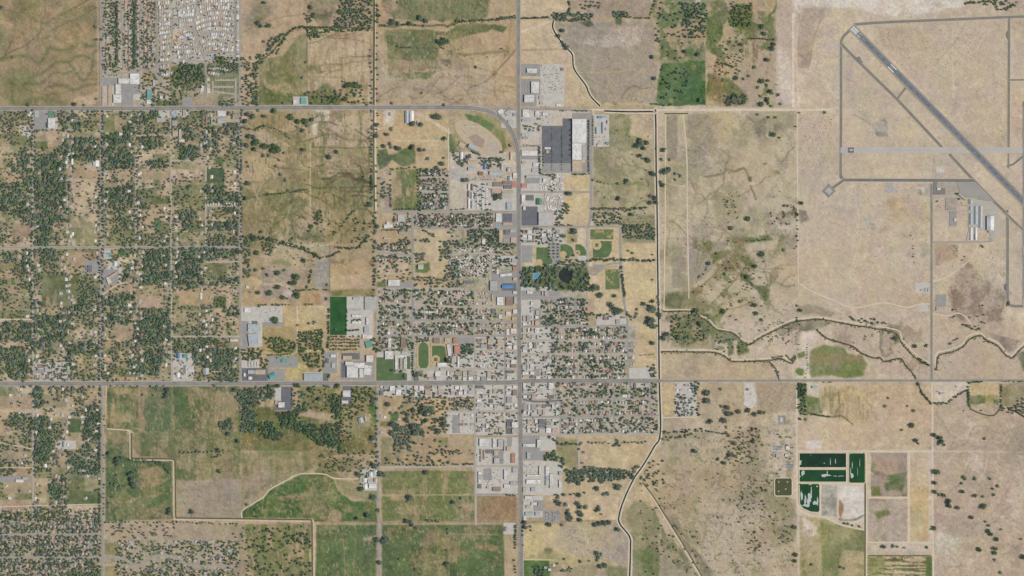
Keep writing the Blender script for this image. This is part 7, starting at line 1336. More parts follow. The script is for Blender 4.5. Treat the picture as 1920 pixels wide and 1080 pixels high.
wood('in the grove south of the mobile homes', [(340,118),(383,120),(384,145),(340,160),(322,150)], 6, (3.4,6), (0,2,2), gap=.6); wood('in the grove south of the mobile homes', (322,150,392,198), 3, (3,5), (0,0,1), 'mid', -.2); wood('in the grove south of the mobile homes', [(400,98),(424,98),(426,120),(400,118)], 4, (3,5), (0,2)); wood('in the grove south of the mobile homes', [(412,188),(438,186),(438,198),(412,198)], 8, (3,5)); wood('in the grove south of the mobile homes', (385,118,450,138), 3.5, (3,4.6)); wood('in the grove south of the mobile homes', [(424,108),(480,108),(470,135),(450,130),(430,122)], 5, (3,5.4))
wood('behind the teal-roofed hall', (262,132,295,198), 3.4, (2.6,5), (0,0,2)); wood('behind the teal-roofed hall', (296,130,322,198), 3, (2.6,4.4)); row('behind the plaza', [(262,160),(262,173)], 2.5, (2.4,3.2)); row('behind the plaza', [(195,143),(225,140)], 5, (1.8,2.8))
CRK = 'along the wooded creek'
for p, dn in (([(505,76),(532,60),(535,74),(522,100),(500,102)],7),([(478,104),(506,98),(492,120),(480,126)],7),([(475,116),(484,116),(485,198),(472,198)],8),([(572,50),(598,48),(600,68),(580,74)],8),([(570,24),(590,22),(588,46),(572,40)],4),([(640,0),(706,0),(714,30),(704,56),(640,60),(626,50)],4.5),([(612,50),(640,46),(640,58),(600,62)],5)): wood(CRK, p, dn, (3.4,6), (1,1,2,0), gap=.55)
row(CRK, [(532,70),(545,58),(560,50),(572,50)], 4, (3.4,6), (1,1,2)); row(CRK, [(575,52),(620,52),(650,50)], 4, (3,5.5), (1,0,2)); row(CRK, [(712,48),(760,46),(800,48)], 5, (2.8,5.6), (0,2)); row(CRK, [(856,40),(905,38),(930,36),(968,30)], 3.2, (3,5.6), (0,0,2)); row(CRK, [(978,34),(1036,32)], 4, (3,5), (0,2)); wood(CRK, [(1034,24),(1066,24),(1112,26),(1110,36),(1080,40),(1036,38)], 8, (3.6,6.4), (0,0,2), gap=.55); wood(CRK, [(1084,4),(1128,0),(1125,14),(1090,18)], 2.5, (3,5)); row(CRK, [(1067,-10),(1068,28)], 3, (3.6,5.4), (0,2)); wood(CRK, [(1150,20),(1180,22),(1178,34),(1152,32)], 8, (3.6,6), (0,0,2), gap=.55); row(CRK, [(1180,33),(1218,34),(1222,20),(1230,0)], 3.4, (2.6,4.6), (0,1)); row(CRK, [(640,152),(660,158)], 4); wood(CRK, (450,138,474,198), 3, (3,5.5), (0,0,2)); wood(CRK, (578,168,700,198), .9, (3,5.5), (1,2,0)); wood(CRK, [(615,180),(640,178),(632,196),(610,196)], 5, (3.4,5.6), (1,2))
RR = 'lining the dirt section road'
row(RR, [(697,70),(697,198)], 7, (3,5.5), (0,), .75, 2.5); row(RR, [(709,62),(708,198)], 8, (3,5.5), (0,), .7, 2.5); row(RR, [(698,210),(699,395)], 5.5, (3,6), (0,), .8, 1.8); row(RR, [(709,212),(708,392)], 7, (3,5), (0,), .6, 2.5); row(RR, [(697,332),(697,352)], 2.2, (3,4.2)); wood(RR, (715,340,732,372), 3, (3,5.5)); row(RR, [(733,318),(733,392)], 4, (2.8,4.4), (0,1)); row(RR, [(736,317),(784,314)], 5, (3,5.5)); row(RR, [(784,318),(786,392)], 6, (3,5)); row(RR, [(740,393),(784,392)], 5, (3,5)); row('in the town grid', [(703,400),(702,560)], 4.6, (4,7), (0,0,2), .85, 2); row('along the western section road', [(453,208),(453,480)], 4.5, (3,5.4), (0,0,2), .85, 1.5); row('along the western section road', [(447,240),(447,470)], 5, (3,5), (0,0,2), .8, 1.5); wood('along the western section road', (456,440,470,520), 5, (3.4,6), (0,0,1)); row(RWW, [(62,208),(60,714)], 4.5, (3.2,5.6), (0,2), .75, 1.8); row(RWW, [(193,210),(193,714)], 4.4, (3,5.2), (0,2), .8, 1.6); row(RWW, [(187,330),(187,714)], 5, (3,5.2), (0,2), .75, 1.6); row(RWW, [(257,290),(257,460)], 6, (3,4.6), (0,), .7, 1.4); row(RWW, [(319,380),(319,620)], 5.5, (3,4.8), (0,2), .7, 1.6)
MD = 'in the willow meadow'
wood('in the willow meadow', [(1280,6),(1326,6),(1328,34),(1322,72),(1280,72)], 4.2, (3,6), (0,2,2), gap=.66); wood(MD, (1230,5,1282,110), .5, (3,6), (0,2)); wood(MD, (1240,125,1290,185), .8, (3.4,6), (0,2)); row(MD, [(1224,195),(1240,197),(1262,197)], 3.6, (3,5.6), (0,1)); wood(MD, (1366,4,1412,50), 3.4, (2.6,5), (1,1,2), 'mid', 0); wood(MD, (1340,70,1395,140), 1, (2,4), (1,1,2)); wood(MD, (1360,178,1398,198), 2.5, (3,6), (2,0)); row(MD, [(1354,118),(1376,126)], 3, (3,5), (1,2)); row(MD, [(1404,72),(1456,75)], 5, (2,4), (2,1)); wood(MD, [(1810,0),(1850,-2),(1910,0),(1905,14),(1880,20),(1830,12),(1814,8)], 1.6, (3,5.4), (1,1,2))
for p in ([(1812,6),(1840,4),(1858,2)], [(1866,8),(1870,18),(1888,18),(1904,6)]): row('ringing the north-east pond', p, 4, (3.4,6), (1,1,2))
row('along the desert creek', [(1720,717),(1727,733),(1737,747),(1747,757),(1775,756),(1790,744),(1815,731),(1818,716)], 2.6, (2.6,4.6), (1,1,2), .9, 1.2); row('along the desert creek', [(1726,675),(1742,684)], 2.6, (3.4,5.4), (1,2), .95, 2.5); row('along the desert creek', [(1815,717),(1845,715)], 4, (3,4.6), (1,)); row('along the desert creek', [(1878,722),(1877,762),(1874,772)], 3, (3,4.6), (1,2), .95); wood('along the desert creek', [(1875,764),(1895,765),(1912,748),(1925,745),(1925,780),(1900,775),(1880,772)], 5, (3,5), (1,2)); row('along the desert creek', [(1816,732),(1816,756),(1820,766)], 3, (3,5.4), (1,)); row('along the desert creek', [(1840,770),(1845,772)], 3, (3,4)); row('along the desert creek', [(1880,715),(1925,716)], 3, (1.6,2.8), (1,2)); wood('along the desert creek', [(1600,594),(1640,598),(1636,616),(1604,612)], 3, (3,5.6), (1,2)); row('along the desert creek', [(1646,605),(1664,606)], 3, (3.6,5), (1,)); row('along the desert creek', [(1596,594),(1605,602)], 3, (3,5)); row('along the desert creek', [(1780,646),(1786,640),(1800,634)], 4, (2.4,4.6), (1,2), .8, 2); row('along the desert creek', [(1805,606),(1822,618),(1840,618)], 4, (3,6), (1,2), .8, 2); row('along the desert creek', [(1845,640),(1862,642),(1862,650)], 3, (2,3.6), (1,2), .9, 2); wood('along the desert creek', (1780,570,1850,612), .5, (1.6,3.6), (2,1)); row('along the desert creek', [(1708,440),(1713,460),(1714,482),(1716,498)], 5, (1.6,3.4), (1,2), .7, 2)
for (a,b) in ((1442,466),(1446,488)): pass
row('along the scrub creek', [(1360,452),(1380,453),(1440,450)], 5, (2,3.6), (1,2), .7, 1.5); row('along the scrub creek', [(1494,400),(1495,450),(1490,470)], 4, (1.8,3.6), (1,2), .8, 2); wood('along the scrub creek', [(1355,370),(1375,366),(1382,400),(1362,405)], 2.4, (1.8,3.4), (1,2,3)); wood('along the scrub creek', (1310,490,1440,600), .25, (2,4), (1,)); wood('along the scrub creek', (1260,590,1330,640), 1.2, (3,6), (0,0,1)); wood('along the scrub creek', (1340,620,1400,660), .9, (2,3.6), (1,)); row('along the scrub creek', [(1494,596),(1500,612)], 3, (3,5), (1,2)); wood('along the scrub creek', [(1420,604),(1480,604),(1470,640),(1430,650)], .5, (2,4), (1,3)); row('beside the farm pivot', [(1513,645),(1514,690),(1509,712)], 3.4, (1.4,2.6), (2,), .8); wood('beside the farm pivot', (1495,718,1512,770), 5, (3,5), (1,2)); row('beside the farm pivot', [(1497,764),(1503,776),(1530,778),(1560,782)], 3, (2.4,4), (1,2)); row('beside the farm pivot', [(1540,717),(1562,717)], 4, (2,3.4)); row('beside the farm pivot', [(1475,667),(1485,676),(1492,664)], 2.6, (2,3.4), (1,2)); row('beside the farm pivot', [(1450,670),(1470,668)], 2.6, (2.4,3.6), (1,2)); row('beside the farm pivot', [(1450,686),(1460,710)], 3, (1.6,2.8), (2,))
SO = 'in the dry scrub south-east of town'
row(SO, [(1242,812),(1270,808),(1300,806),(1325,806)], 2.6, (3,5.4), (0,2), .9, 3); row(SO, [(1244,824),(1275,820),(1300,815)], 3, (3,5), (0,), .85, 3); row(SO, [(1325,808),(1345,812),(1368,814)], 3, (2.4,4.2), (1,3)); wood(SO, (1202,862,1246,912), 1.1, (3,5.6), (0,0,1)); row(SO, [(1204,880),(1230,910),(1244,962)], 6, (2.4,4.4), (0,), .8, 3); wood(SO, (1200,900,1245,1080), .25, (2.4,4.4), (0,)); wood(SO, (1360,800,1420,870), .8, (2.4,4.6), (1,3,3)); wood(SO, (1390,900,1480,1000), .35, (2,4), (1,3)); wood(SO, [(1400,1015),(1428,1010),(1425,1038),(1404,1040)], 2.2, (2,4), (1,3)); wood(SO, (1300,800,1480,1080), .09, (1.6,3.4), (1,3)); wood(SO, (1460,1000,1490,1020), 2, (2,4), (1,3)); row(SO, [(1352,760),(1358,776)], 3, (3,4)); wood(SO, (1470,834,1490,860), 1.8, (2,4), (1,)); wood(SO, [(1295,716),(1310,716),(1312,738),(1296,738)], 7, (4,6.4), (0,2)); wood(SO, (1266,740,1312,780), 3.2, (2.6,4.6), (0,2))
# park, groves in town
PK = 'in the town park'
wood(PK, [(976,508),(1000,500),(1040,492),(1058,486),(1100,488),(1106,520),(1106,545),(1040,545),(978,538)], 5, (4,9.5), (0,0,2,1), 'mid', -.9, .58); row(PK, [(1104,488),(1160,486)], 2.8, (3.6,6), (0,0,2), .95, 2); row(PK, [(1166,488),(1230,487)], 2.8, (3.4,6), (0,2), .95, 2); wood('in the canal-side grove', [(1168,422),(1232,420),(1232,450),(1170,446)], 8, (3.4,5.6), (0,0,1,3), gap=.55); row('in the canal-side grove', [(1112,390),(1145,392),(1180,392),(1215,390)], 3, (3.4,6), (0,0,2), .9, 1.8); wood('in the canal-side grove', (1112,398,1166,422), 3.6, (3.4,6), (0,0,3)); wood('in the canal-side grove', [(1040,400),(1060,380),(1072,390),(1060,405),(1045,424)], 4, (3,5.4), (0,1)); row('in the canal-side grove', [(1112,338),(1138,344)], 4.5, (2.4,4.4), (0,)); row('on the superstore car park islands', [(1035,242),(1035,322)], 4.2, (1.8,2.6), (2,0), .8, .4); row('on the superstore car park islands', [(1054,240),(1054,322)], 4.2, (1.8,3.2), (2,0), .85, .4); row('on the superstore car park islands', [(1019,288),(1019,322)], 5, (1.8,2.4), (2,)); row('behind the superstore', [(1104,226),(1104,324)], 2.6, (2.2,3.4), (0,2), .95, .4); row('behind the superstore', [(1112,216),(1112,275)], 3.4, (2,3), (0,2), .9, .3); row('behind the superstore', [(1012,276),(1013,326),(1030,328),(1040,326)], 2.6, (2.8,4.6), (0,0,1), .95, .8); row('behind the superstore', [(1075,327),(1108,326)], 3, (3,4.6), (0,2), .9, .8); wood('behind the superstore', (1028,326,1042,358), 4, (3,4.6), (0,1)); wood('behind the superstore', (982,232,1018,246), 3.4, (2.6,4.6), (0,1)); row('behind the superstore', [(1050,208),(1064,208)], 2.4, (2,3)); row('behind the superstore', [(1074,208),(1108,208)], 2.4, (2,3)); row('behind the superstore', [(1070,225),(1070,300)], 9, (2.2,3.4), (2,)); row('behind the superstore', [(983,272),(1012,274)], 3, (1.6,2.4), (1,))
for u in (1031,1039,1047):
    for v in (458,464,470,476,482): put(u, v, rt.uniform(3.0,3.8), 0, 'in rows on the ball park car park')
wood(PK, (1062,470,1082,486), .8, (4,6)); row('along the park road', [(1167,510),(1168,530),(1172,555),(1175,560)], 3, (3.4,5.6), (0,2), .95, 1.2); row('along the canal', [(1234,556),(1237,600)], 4, (3.4,6), (0,)); row('along the canal', [(1176,585),(1186,600),(1196,590)], 4, (3.4,6.4), (0,1), .9, 2.5); row('along the canal', [(1152,588),(1172,582)], 3, (4,6)); row('along the canal', [(1200,666),(1228,665)], 2.6, (1.4,2.2), (1,)); wood('along the canal', [(1214,685),(1232,684),(1232,712),(1222,712)], 6, (3,5), (0,)); row(PK, [(1098,586),(1120,590),(1150,592)], 4, (3,5.4), (0,2), .9, 2)
# street trees and yards in town
wood('in the town yards', (708,542,892,630), 4.0, (2.6,6.2), (0,0,2,1), 'fine', -.5, .62); wood('in the town yards', (893,576,946,630), 2.6, (2.4,4.2), (0,0,1), 'fine', -.5); wood('in the town yards', (708,630,772,658), 3.6, (2.6,4.6), (0,0,1)); wood('in the town yards', (775,400,925,427), 4.2, (2.8,5.2), (0,0,2)); wood('in the town yards', (738,400,774,427), 3.2, (3,5.4)); wood('in the town yards', (708,456,774,492), 3.8, (2.8,5), (0,0,2)); wood('in the town yards', (786,316,842,396), 4.2, (2.8,5.4), (0,0,2)); wood('in the town yards', (1034,612,1178,714), 3.8, (2.4,6.0), (0,0,2,1), 'fine', -.5, .62); wood('in the town yards', (1040,716,1236,814), 3.6, (2.4,5.6), (0,0,2,1), 'fine', -.5, .62); wood('in the town yards', (1014,560,1102,612), 4.2, (2.8,5.4), (0,0,2)); wood('in the town yards', (978,612,1034,812), 1.6, (2,4.2), (0,2)); wood('in the town yards', (893,632,970,815), 1.9, (2,4.2), (0,2)); wood('in the town yards', (840,660,892,716), 2.2, (2.4,4.4), (0,2)); wood('in the town yards', (776,720,892,772), 1.5, (2.6,4.6), (0,2)); wood('in the town yards', (845,745,890,772), 3, (2.6,4.6)); wood('in the town yards', (712,722,776,745), 1.8, (3,5.6), (0,2))
wood('on the old courthouse square', (863,646,890,664), 9, (4,6), (0,0,2), gap=.5); wood('beside the school lawn', [(726,674),(734,672),(734,692),(728,696)], 9, (4,6), (2,0), gap=.5); row('beside the school lawn', [(734,694),(758,697),(760,712)], 3.4, (4,6), (0,2)); wood('beside the school lawn', (698,634,712,660), 5, (4,6.4), (0,2)); row('beside the school lawn', [(774,645),(774,700)], 4, (3.2,5), (0,2)); wood('beside the running track', (782,631,806,641), 6, (3,4.4), (0,2)); trees('beside the running track', [(841,676,10),(781,702,11),(800,705,7),(742,633,6),(790,704,7)]); row('beside the football pitch', [(617,580),(617,628),(615,655)], 4, (4,6.4), (2,1)); row('beside the football pitch', [(651,585),(650,625)], 8, (3,4)); row('beside the football pitch', [(660,600.5),(678,600.5)], 3, (3.4,4.4), (1,2)); row('beside the football pitch', [(650,620),(676,618)], 3.4, (3.4,4.6), (1,2))
for i in range(11):
    for j in range(5):
        if rt.random() < .85: put(621 + i*5.2 + rt.uniform(-.8,.8), 631 + j*6 + rt.uniform(-.8,.8), rt.uniform(3,4.6), rt.choice((1,2,1)), 'in the school orchard rows')
wood('at the fairground', [(850,284),(884,285),(884,300),(866,312),(852,302)], 6.5, (3.6,6), (0,0,1), gap=.55); wood('at the fairground', (898,296,946,306), 6, (3.4,5), (0,2)); wood('at the fairground', (905,306,942,317), 2.4, (3.4,5), (0,1)); row('at the fairground', [(885,284),(905,292)], 4, (3,5)); row('at the fairground', [(846,393),(876,392)], 3, (2.4,3.4)); wood('at the fairground', (925,362,948,376), 2, (4,6)); wood('at the fairground', (888,345,924,394), 1.4, (2.6,4)); trees('at the fairground', [(870,338,9),(876,338,8),(936,368,12),(930,370,9)])
wood('in the trailer park grove', (842,430,935,464), 3.6, (3.4,6), (0,0,2), 'mid', -.3); wood('in the trailer park grove', [(878,430),(936,430),(934,460),(880,462)], 5.5, (3.6,6), (0,2), gap=.58); wood('in the trailer park grove', [(776,448),(805,448),(845,452),(845,485),(825,488),(818,455),(780,452)], 3.4, (4,6.4), (0,)); wood('in the trailer park grove', [(778,474),(796,474),(796,490),(780,492)], 6, (4,6.4), (0,)); wood('in the trailer park grove', [(838,494),(860,490),(860,520),(832,522)], 6, (4,7), (0,0,2)); wood('in the trailer park grove', (844,464,936,520), 1.8, (2.6,4.4), (0,2)); row('in the trailer park grove', [(795,432),(815,444),(810,436)], 4, (3,5)); wood('in the trailer park grove', (930,455,970,500), 2.6, (3,5.4), (0,2)); row('in the trailer park grove', [(778,520),(840,524),(868,520)], 4.5, (3.4,5.6), (0,), .8, 3); wood('in the town yards', (776,524,870,542), 3, (3,5)); wood('in the town yards', (706,490,774,528), 1.2, (3,5)); wood('in the town yards', (746,446,774,462), 5, (3.4,5.4), (0,)); row('in the town yards', [(718,431),(746,431)], 2.4, (2.6,3.6)); wood('in the town yards', (748,422,772,434), 4, (4,6))
wood('in the town yards', (976,428,1052,458), 2.6, (2.8,5), (0,2)); row('in the town yards', [(1040,422),(1075,422)], 2.6, (2.4,3.4))
# south woods
SWD = 'in the wood south of the highway'
for p, dn in (([(445,730),(485,725),(485,760),(462,770),(442,755)],6),([(452,770),(480,768),(480,815),(455,810)],6),([(485,795),(510,790),(530,815),(522,828),(488,820)],7),([(520,775),(560,768),(565,790),(600,800),(640,790),(640,845),(600,835),(570,812),(530,800)],7.5),([(408,788),(436,786),(438,806),(412,800)],7),([(482,726),(515,724),(514,745),(484,760)],3.4),([(556,758),(578,756),(578,775),(552,770)],6),([(622,740),(640,740),(642,790),(622,785)],5)): wood(SWD, p, dn, (4.2,8.0), (1,2,2) if p[0][0] > 484 else (0,0,2), gap=.5)
wood(SWD, (548,724,640,770), .9, (3.4,6), (1,0)); row(SWD, [(548,728),(548,765)], 3, (2,3)); wood(SWD, (600,845,706,885), 1.6, (2.6,5), (0,0,1)); wood(SWD, [(660,728),(706,724),(704,760),(680,770),(655,790),(655,740)], 3, (3,6), (0,1,2)); wood(SWD, (640,740,660,830), 2, (3,5), (1,2)); wood('in the oak pasture', (712,742,842,876), 1.4, (3.6,6.4), (0,0,2), 'mid2', -.1); row('in the oak pasture', [(712,868),(770,872),(840,873)], 6, (2.6,4.6), (0,)); wood('in the oak pasture', [(735,800),(770,795),(772,840),(740,850)], 4.6, (4,7), (0,), gap=.58); wood('in the oak pasture', (806,844,890,852), 3.4, (2.6,4), (0,2)); row('in the oak pasture', [(850,871),(890,870)], 3, (3,4.6)); row('in the oak pasture', [(706,724),(708,880)], 8, (4,6), (0,), .8, 2)
wood(SWD, [(492,632),(530,632),(560,645),(550,660),(510,660)], 5.4, (3.6,6), (1,1,2)); wood(SWD, [(555,622),(605,618),(605,655),(560,660)], 6.5, (3.6,6), (1,1,2), gap=.58); wood(SWD, [(560,660),(600,665),(600,692),(580,690)], 5, (3.4,5.6), (1,2)); wood(SWD, [(450,655),(492,654),(494,674),(455,676)], 7, (3.8,6), (0,1,2), gap=.55); row(SWD, [(504,666),(548,664)], 4, (2.6,4), (1,)); wood(SWD, [(594,690),(614,688),(620,708),(612,708)], 5, (3.4,5.6), (2,1)); row(SWD, [(606,655),(608,690)], 3.4, (3.4,5.4), (2,1)); wood(SWD, (490,674,505,690), 7, (3.4,5), (1,2)); row('along the middle creek', [(470,440),(485,446),(510,450),(535,456),(560,462),(575,468),(590,476),(600,484)], 2.6, (3,5.4), (1,2,0), .95, 2.2); wood('along the middle creek', [(492,452),(515,450),(514,478),(496,480)], 5, (3.6,6), (1,1,3)); row('along the middle creek', [(600,484),(620,480),(640,470)], 3, (3,5), (1,2)); row('along the middle creek', [(590,480),(584,500),(580,530),(576,545)], 3.6, (3,5), (1,2), .9, 2); row('along the middle creek', [(552,545),(600,543),(616,545)], 3.4, (2.6,4.6), (1,2)); row('along the middle creek', [(488,572),(560,571),(600,572)], 6, (2.4,4.6), (1,2), .8); wood('along the middle creek', (590,395,605,420), 7, (3,5), (1,2)); row('along the middle creek', [(556,358),(580,355)], 3, (3,5), (1,0)); row('along the middle creek', [(640,425),(655,405),(668,392)], 3, (2.4,4.4), (2,1), .9, 1.5); wood('along the middle creek', (660,410,702,455), 1.1, (2.6,4.6), (0,1,2)); row('along the middle creek', [(630,464),(650,466),(672,464),(690,445)], 2.6, (2.4,4.6), (2,1), .9, 1.5); wood('along the middle creek', (604,418,640,440), .8, (2,3.6), (1,)); row('along the middle creek', [(478,243),(490,236),(503,236)], 2.4, (2.8,4.6), (1,2)); row('along the middle creek', [(490,365),(536,362)], 4, (2,3.4), (2,1)); wood('along the middle creek', [(465,735),(466,735),(466,736)], 1)
for (a,b,c,d,n) in ((490,1003,560,1075,34),):
    pass
wood('in the dotted pasture', (462,984,584,1085), .85, (3.4,6), (1,2,1)); wood('in the dotted pasture', [(530,1005),(575,1000),(575,1020),(535,1020)], 3, (3.4,6), (1,2)); wood('in the dotted pasture', [(440,985),(460,985),(450,1080),(425,1080)], 1, (2.4,4)); row('along the south-west canal', [(200,980),(320,979),(400,981),(450,982)], 6, (2.6,4.4), (0,), .8, 1.5); wood('along the south-west canal', (200,982,330,1010), 1.1, (2.4,4.6), (0,)); row('along the south-west canal', [(270,867),(300,865),(312,878),(318,892)], 2.6, (3.4,5.4), (0,2), .95, 1.8); row('along the south-west canal', [(244,862),(280,862)], 6, (2.4,4)); row('along the south-west canal', [(340,850),(360,848),(385,846),(400,850)], 3.4, (3,5), (0,), .85, 2); row('along the south-west canal', [(208,724),(320,724)], 12, (2.4,4)); wood('along the south-west canal', (395,840,420,860), 1.8, (2.4,4)); wood('in the old elm grove', [(1072,886),(1096,876),(1180,880),(1200,872),(1195,890),(1130,905),(1080,900)], 8, (4.4,7.4), (0,0,2), gap=.5); wood('in the old elm grove', [(1060,880),(1080,878),(1082,905),(1062,905)], 6, (4.4,7), (0,2), gap=.5); wood('in the old elm grove', [(1018,850),(1040,846),(1050,856),(1045,865),(1022,862)], 9, (4.4,7), (1,2), gap=.5); wood('in the old elm grove', [(1046,858),(1058,860),(1060,880),(1050,876)], 7, (4,6), (0,2)); row('in the old elm grove', [(1030,820),(1048,832),(1084,832)], 3.4, (3.4,5.6), (0,), .9, 2); row('in the old elm grove', [(1088,834),(1086,850),(1090,866)], 7, (4,6)); row('in the old elm grove', [(1100,830),(1160,830),(1230,829)], 6, (2.6,5), (0,), .8, 1.5); row('in the old elm grove', [(1040,928),(1090,926)], 3.4, (2.6,4.4), (0,2)); wood('in the old elm grove', (1150,822,1166,836), 4, (4,6)); row('along the south main street', [(967,986),(967,1030)], 3.6, (3.4,5), (0,2)); row('along the south main street', [(965,1050),(967,1080)], 6, (3,5)); row('along the south main street', [(981,978),(981,1030)], 8, (3,5)); row('along the south main street', [(950,928),(968,929)], 3, (2.4,4)); wood('round the south farmstead', (1000,1062,1022,1085), 5, (4,6.4), (0,2)); wood('round the south farmstead', [(1050,1068),(1075,1060),(1072,1072),(1055,1074)], 6, (3,5), (0,)); wood('round the south farmstead', (676,878,690,920), 2.4, (4,6), (1,2)); trees('round the south farmstead', [(672,890,11,1),(678,917,11,1),(800,886,10)]); row('at the crossing of the field lanes', [(800,976),(825,978)], 3, (4,6)); row('along the dark ditch', [(745,88),(776,90)], 3, (2.6,4), (0,)); row('along the dark ditch', [(828,90),(840,92)], 4, (2.6,4))
wood('round the desert terminal', [(1786,364),(1796,362),(1797,370),(1788,372)], 8, (3,4.4), (1,2)); trees('round the desert terminal', [(1799,373,4,1),(1841,461,4.5,1),(1843,463,4,1),(1809,481,3,3),(1804,488,3,1),(1757,378,3,2)])
print('trees', len(TR))

LEAF = [(106,122,107),(97,119,84),(76,100,80),(122,126,102)]
def crown(seed, nq, q0, q1, lobes):
    r = np.random.default_rng(seed)
    lc = r.normal(0, .17, (lobes, 3)); lc[:, 2] = r.uniform(-.12, .2, lobes)
    ctr = lc[r.integers(0, lobes, nq)] + r.normal(0, 1, (nq, 3)) * np.array((.17, .17, .12))
    rad = np.linalg.norm(ctr[:, :2], axis=1); ctr[:, :2] *= np.minimum(1, .44/np.maximum(rad, 1e-6))[:, None]
    nrm = ctr*2.2 + np.array((0,0,.55)) + r.normal(0, .38, (nq, 3)); nrm /= np.linalg.norm(nrm, axis=1)[:, None]
    a = np.cross(nrm, r.normal(0, 1, (nq, 3))); a /= np.linalg.norm(a, axis=1)[:, None]; b = np.cross(nrm, a)
    s1 = r.uniform(q0, q1, (nq, 1)); s2 = s1*r.uniform(.6, 1.0, (nq, 1))
    k = np.stack([ctr - a*s1 - b*s2*.6, ctr + a*s1*.7 - b*s2, ctr + a*s1 + b*s2*.6, ctr - a*s1*.6 + b*s2], 1)
    k[..., 2] = k[..., 2]*.85 + .52
    return k.reshape(-1, 3)
def trunk_mesh(seed):
    r = random.Random(seed); v, f = [], []
    def limb(p, q, r0, r1):
        b = len(v); d = (Vector(q)-Vector(p)); n1 = d.orthogonal().normalized(); n2 = d.cross(n1).normalized()
        for c, rr in ((Vector(p), r0), (Vector(q), r1)):
            for k in range(6): a = 2*math.pi*k/6; v.append(tuple(c + n1*rr*math.cos(a) + n2*rr*math.sin(a)))
        for k in range(6): f.append((b+k, b+(k+1) % 6, b+6+(k+1) % 6, b+6+k))
    limb((0,0,0), (.01,.01,.3), .03, .022)
    for k in range(4):
        a = 2*math.pi*k/4 + r.uniform(0,1); limb((.01,.01,.27), (.22*math.cos(a), .22*math.sin(a), .5 + r.uniform(0,.15)), .015, .006)
    me = bpy.data.meshes.new('tree_trunk'); me.from_pydata(v, [], f); me.materials.append(mat('bark', (112,100,86), None, .5)); return me
def leafmat(name, c): return mat(name, c, tuple(x*.78 for x in c), .35, 4, .8, spec=.15, vary=.12, lo=.3, hi=.7, graded=False)
LM = [leafmat('foliage_%s' % n, c) for n, c in zip(('grey_green','fresh_green','deep_green','olive_green'), LEAF)]; TN = ('grey-green','fresh green','dark green','olive green')
HC = [np_mesh('tree_crown', crown(100+k, 150, .06, .13, 8), np.arange(600).reshape(-1, 4), mats=[LM[0]]) for k in range(6)]; HT = [trunk_mesh(k) for k in range(3)]
order = sorted(range(len(TR)), key=lambda i: (-(TR[i][2] + (2.0 if TR[i][5] else 0))))
hero = set(order[:300])
for i in hero:
    u, v, d, tn, where, ex = TR[i]; sz = d*S
    big = 'large ' if d > 11 else ('small ' if d < 6 else '')
    t = link('tree', None, label=f'{big}{TN[tn]} tree {where}', cat='tree', group=f'trees {where}', loc=(wx(u), wy(v), 0)); t.rotation_euler = (0,0,rt.uniform(0,6.28)); t.scale = (sz*1.06, sz*rt.uniform(.85,1.06), sz*min(1.1, 12/ max(sz, 1) + .4))
    TAGS.append((t, f'{big}{TN[tn]} tree', u, v))
    link('trunk', HT[i % 3], t); c = link('crown', HC[i % 6], t); c.material_slots[0].link = 'OBJECT'; c.material_slots[0].material = LM[tn]
def mass(name, items, nq, q0, q1, nvar, colors, label, cat, hs=1.1):
    V, Cc = [], []
    temps = [crown(200+k, nq, q0, q1, 5) for k in range(nvar)]
    arr = np.array([(wx(a[0]), wy(a[1]), a[2]*S, a[3]) for a in items]); r = np.random.default_rng(4)
    for k in range(nvar):
        s_ = arr[k::nvar]
        if len(s_) == 0: continue
        an = r.uniform(0, 6.28, len(s_)); ca, sa = np.cos(an)[:, None], np.sin(an)[:, None]; T_ = temps[k]
        x = T_[None, :, 0]*ca - T_[None, :, 1]*sa; y = T_[None, :, 0]*sa + T_[None, :, 1]*ca
        hgt = s_[:, 2]*hs*np.clip(12/s_[:, 2], .55, 1.1)
        V.append(np.stack([s_[:, 0:1] + x*s_[:, 2:3]*1.06, s_[:, 1:2] + y*s_[:, 2:3]*1.06, np.repeat(T_[None, :, 2], len(s_), 0)*hgt[:, None]], -1).reshape(-1, 3))
        base = np.array(colors, float)[s_[:, 3].astype(int)] * r.uniform(.86, 1.12, (len(s_), 1)) + r.normal(0, 3, (len(s_), 3))
        lf = base[:, None, :] * np.repeat(r.uniform(.82, 1.12, (len(s_), nq)), 4, 1)[..., None]
        Cc.append(alb(lf).reshape(-1, 3))
    V = np.concatenate(V); Cc = np.concatenate(Cc)
    link(name, np_mesh(name, V, np.arange(len(V)).reshape(-1, 4), Cc, mats=[mat('leaf_mass_tone', (0,0,0), attr='land', rough=.8, spec=.15)]), kind='stuff', label=label, cat=cat)
mass('woodland', [TR[i] for i in order[300:]], 26, .12, .22, 8, LEAF, 'countless smaller trees shading the lanes, yards and creeks', 'trees')
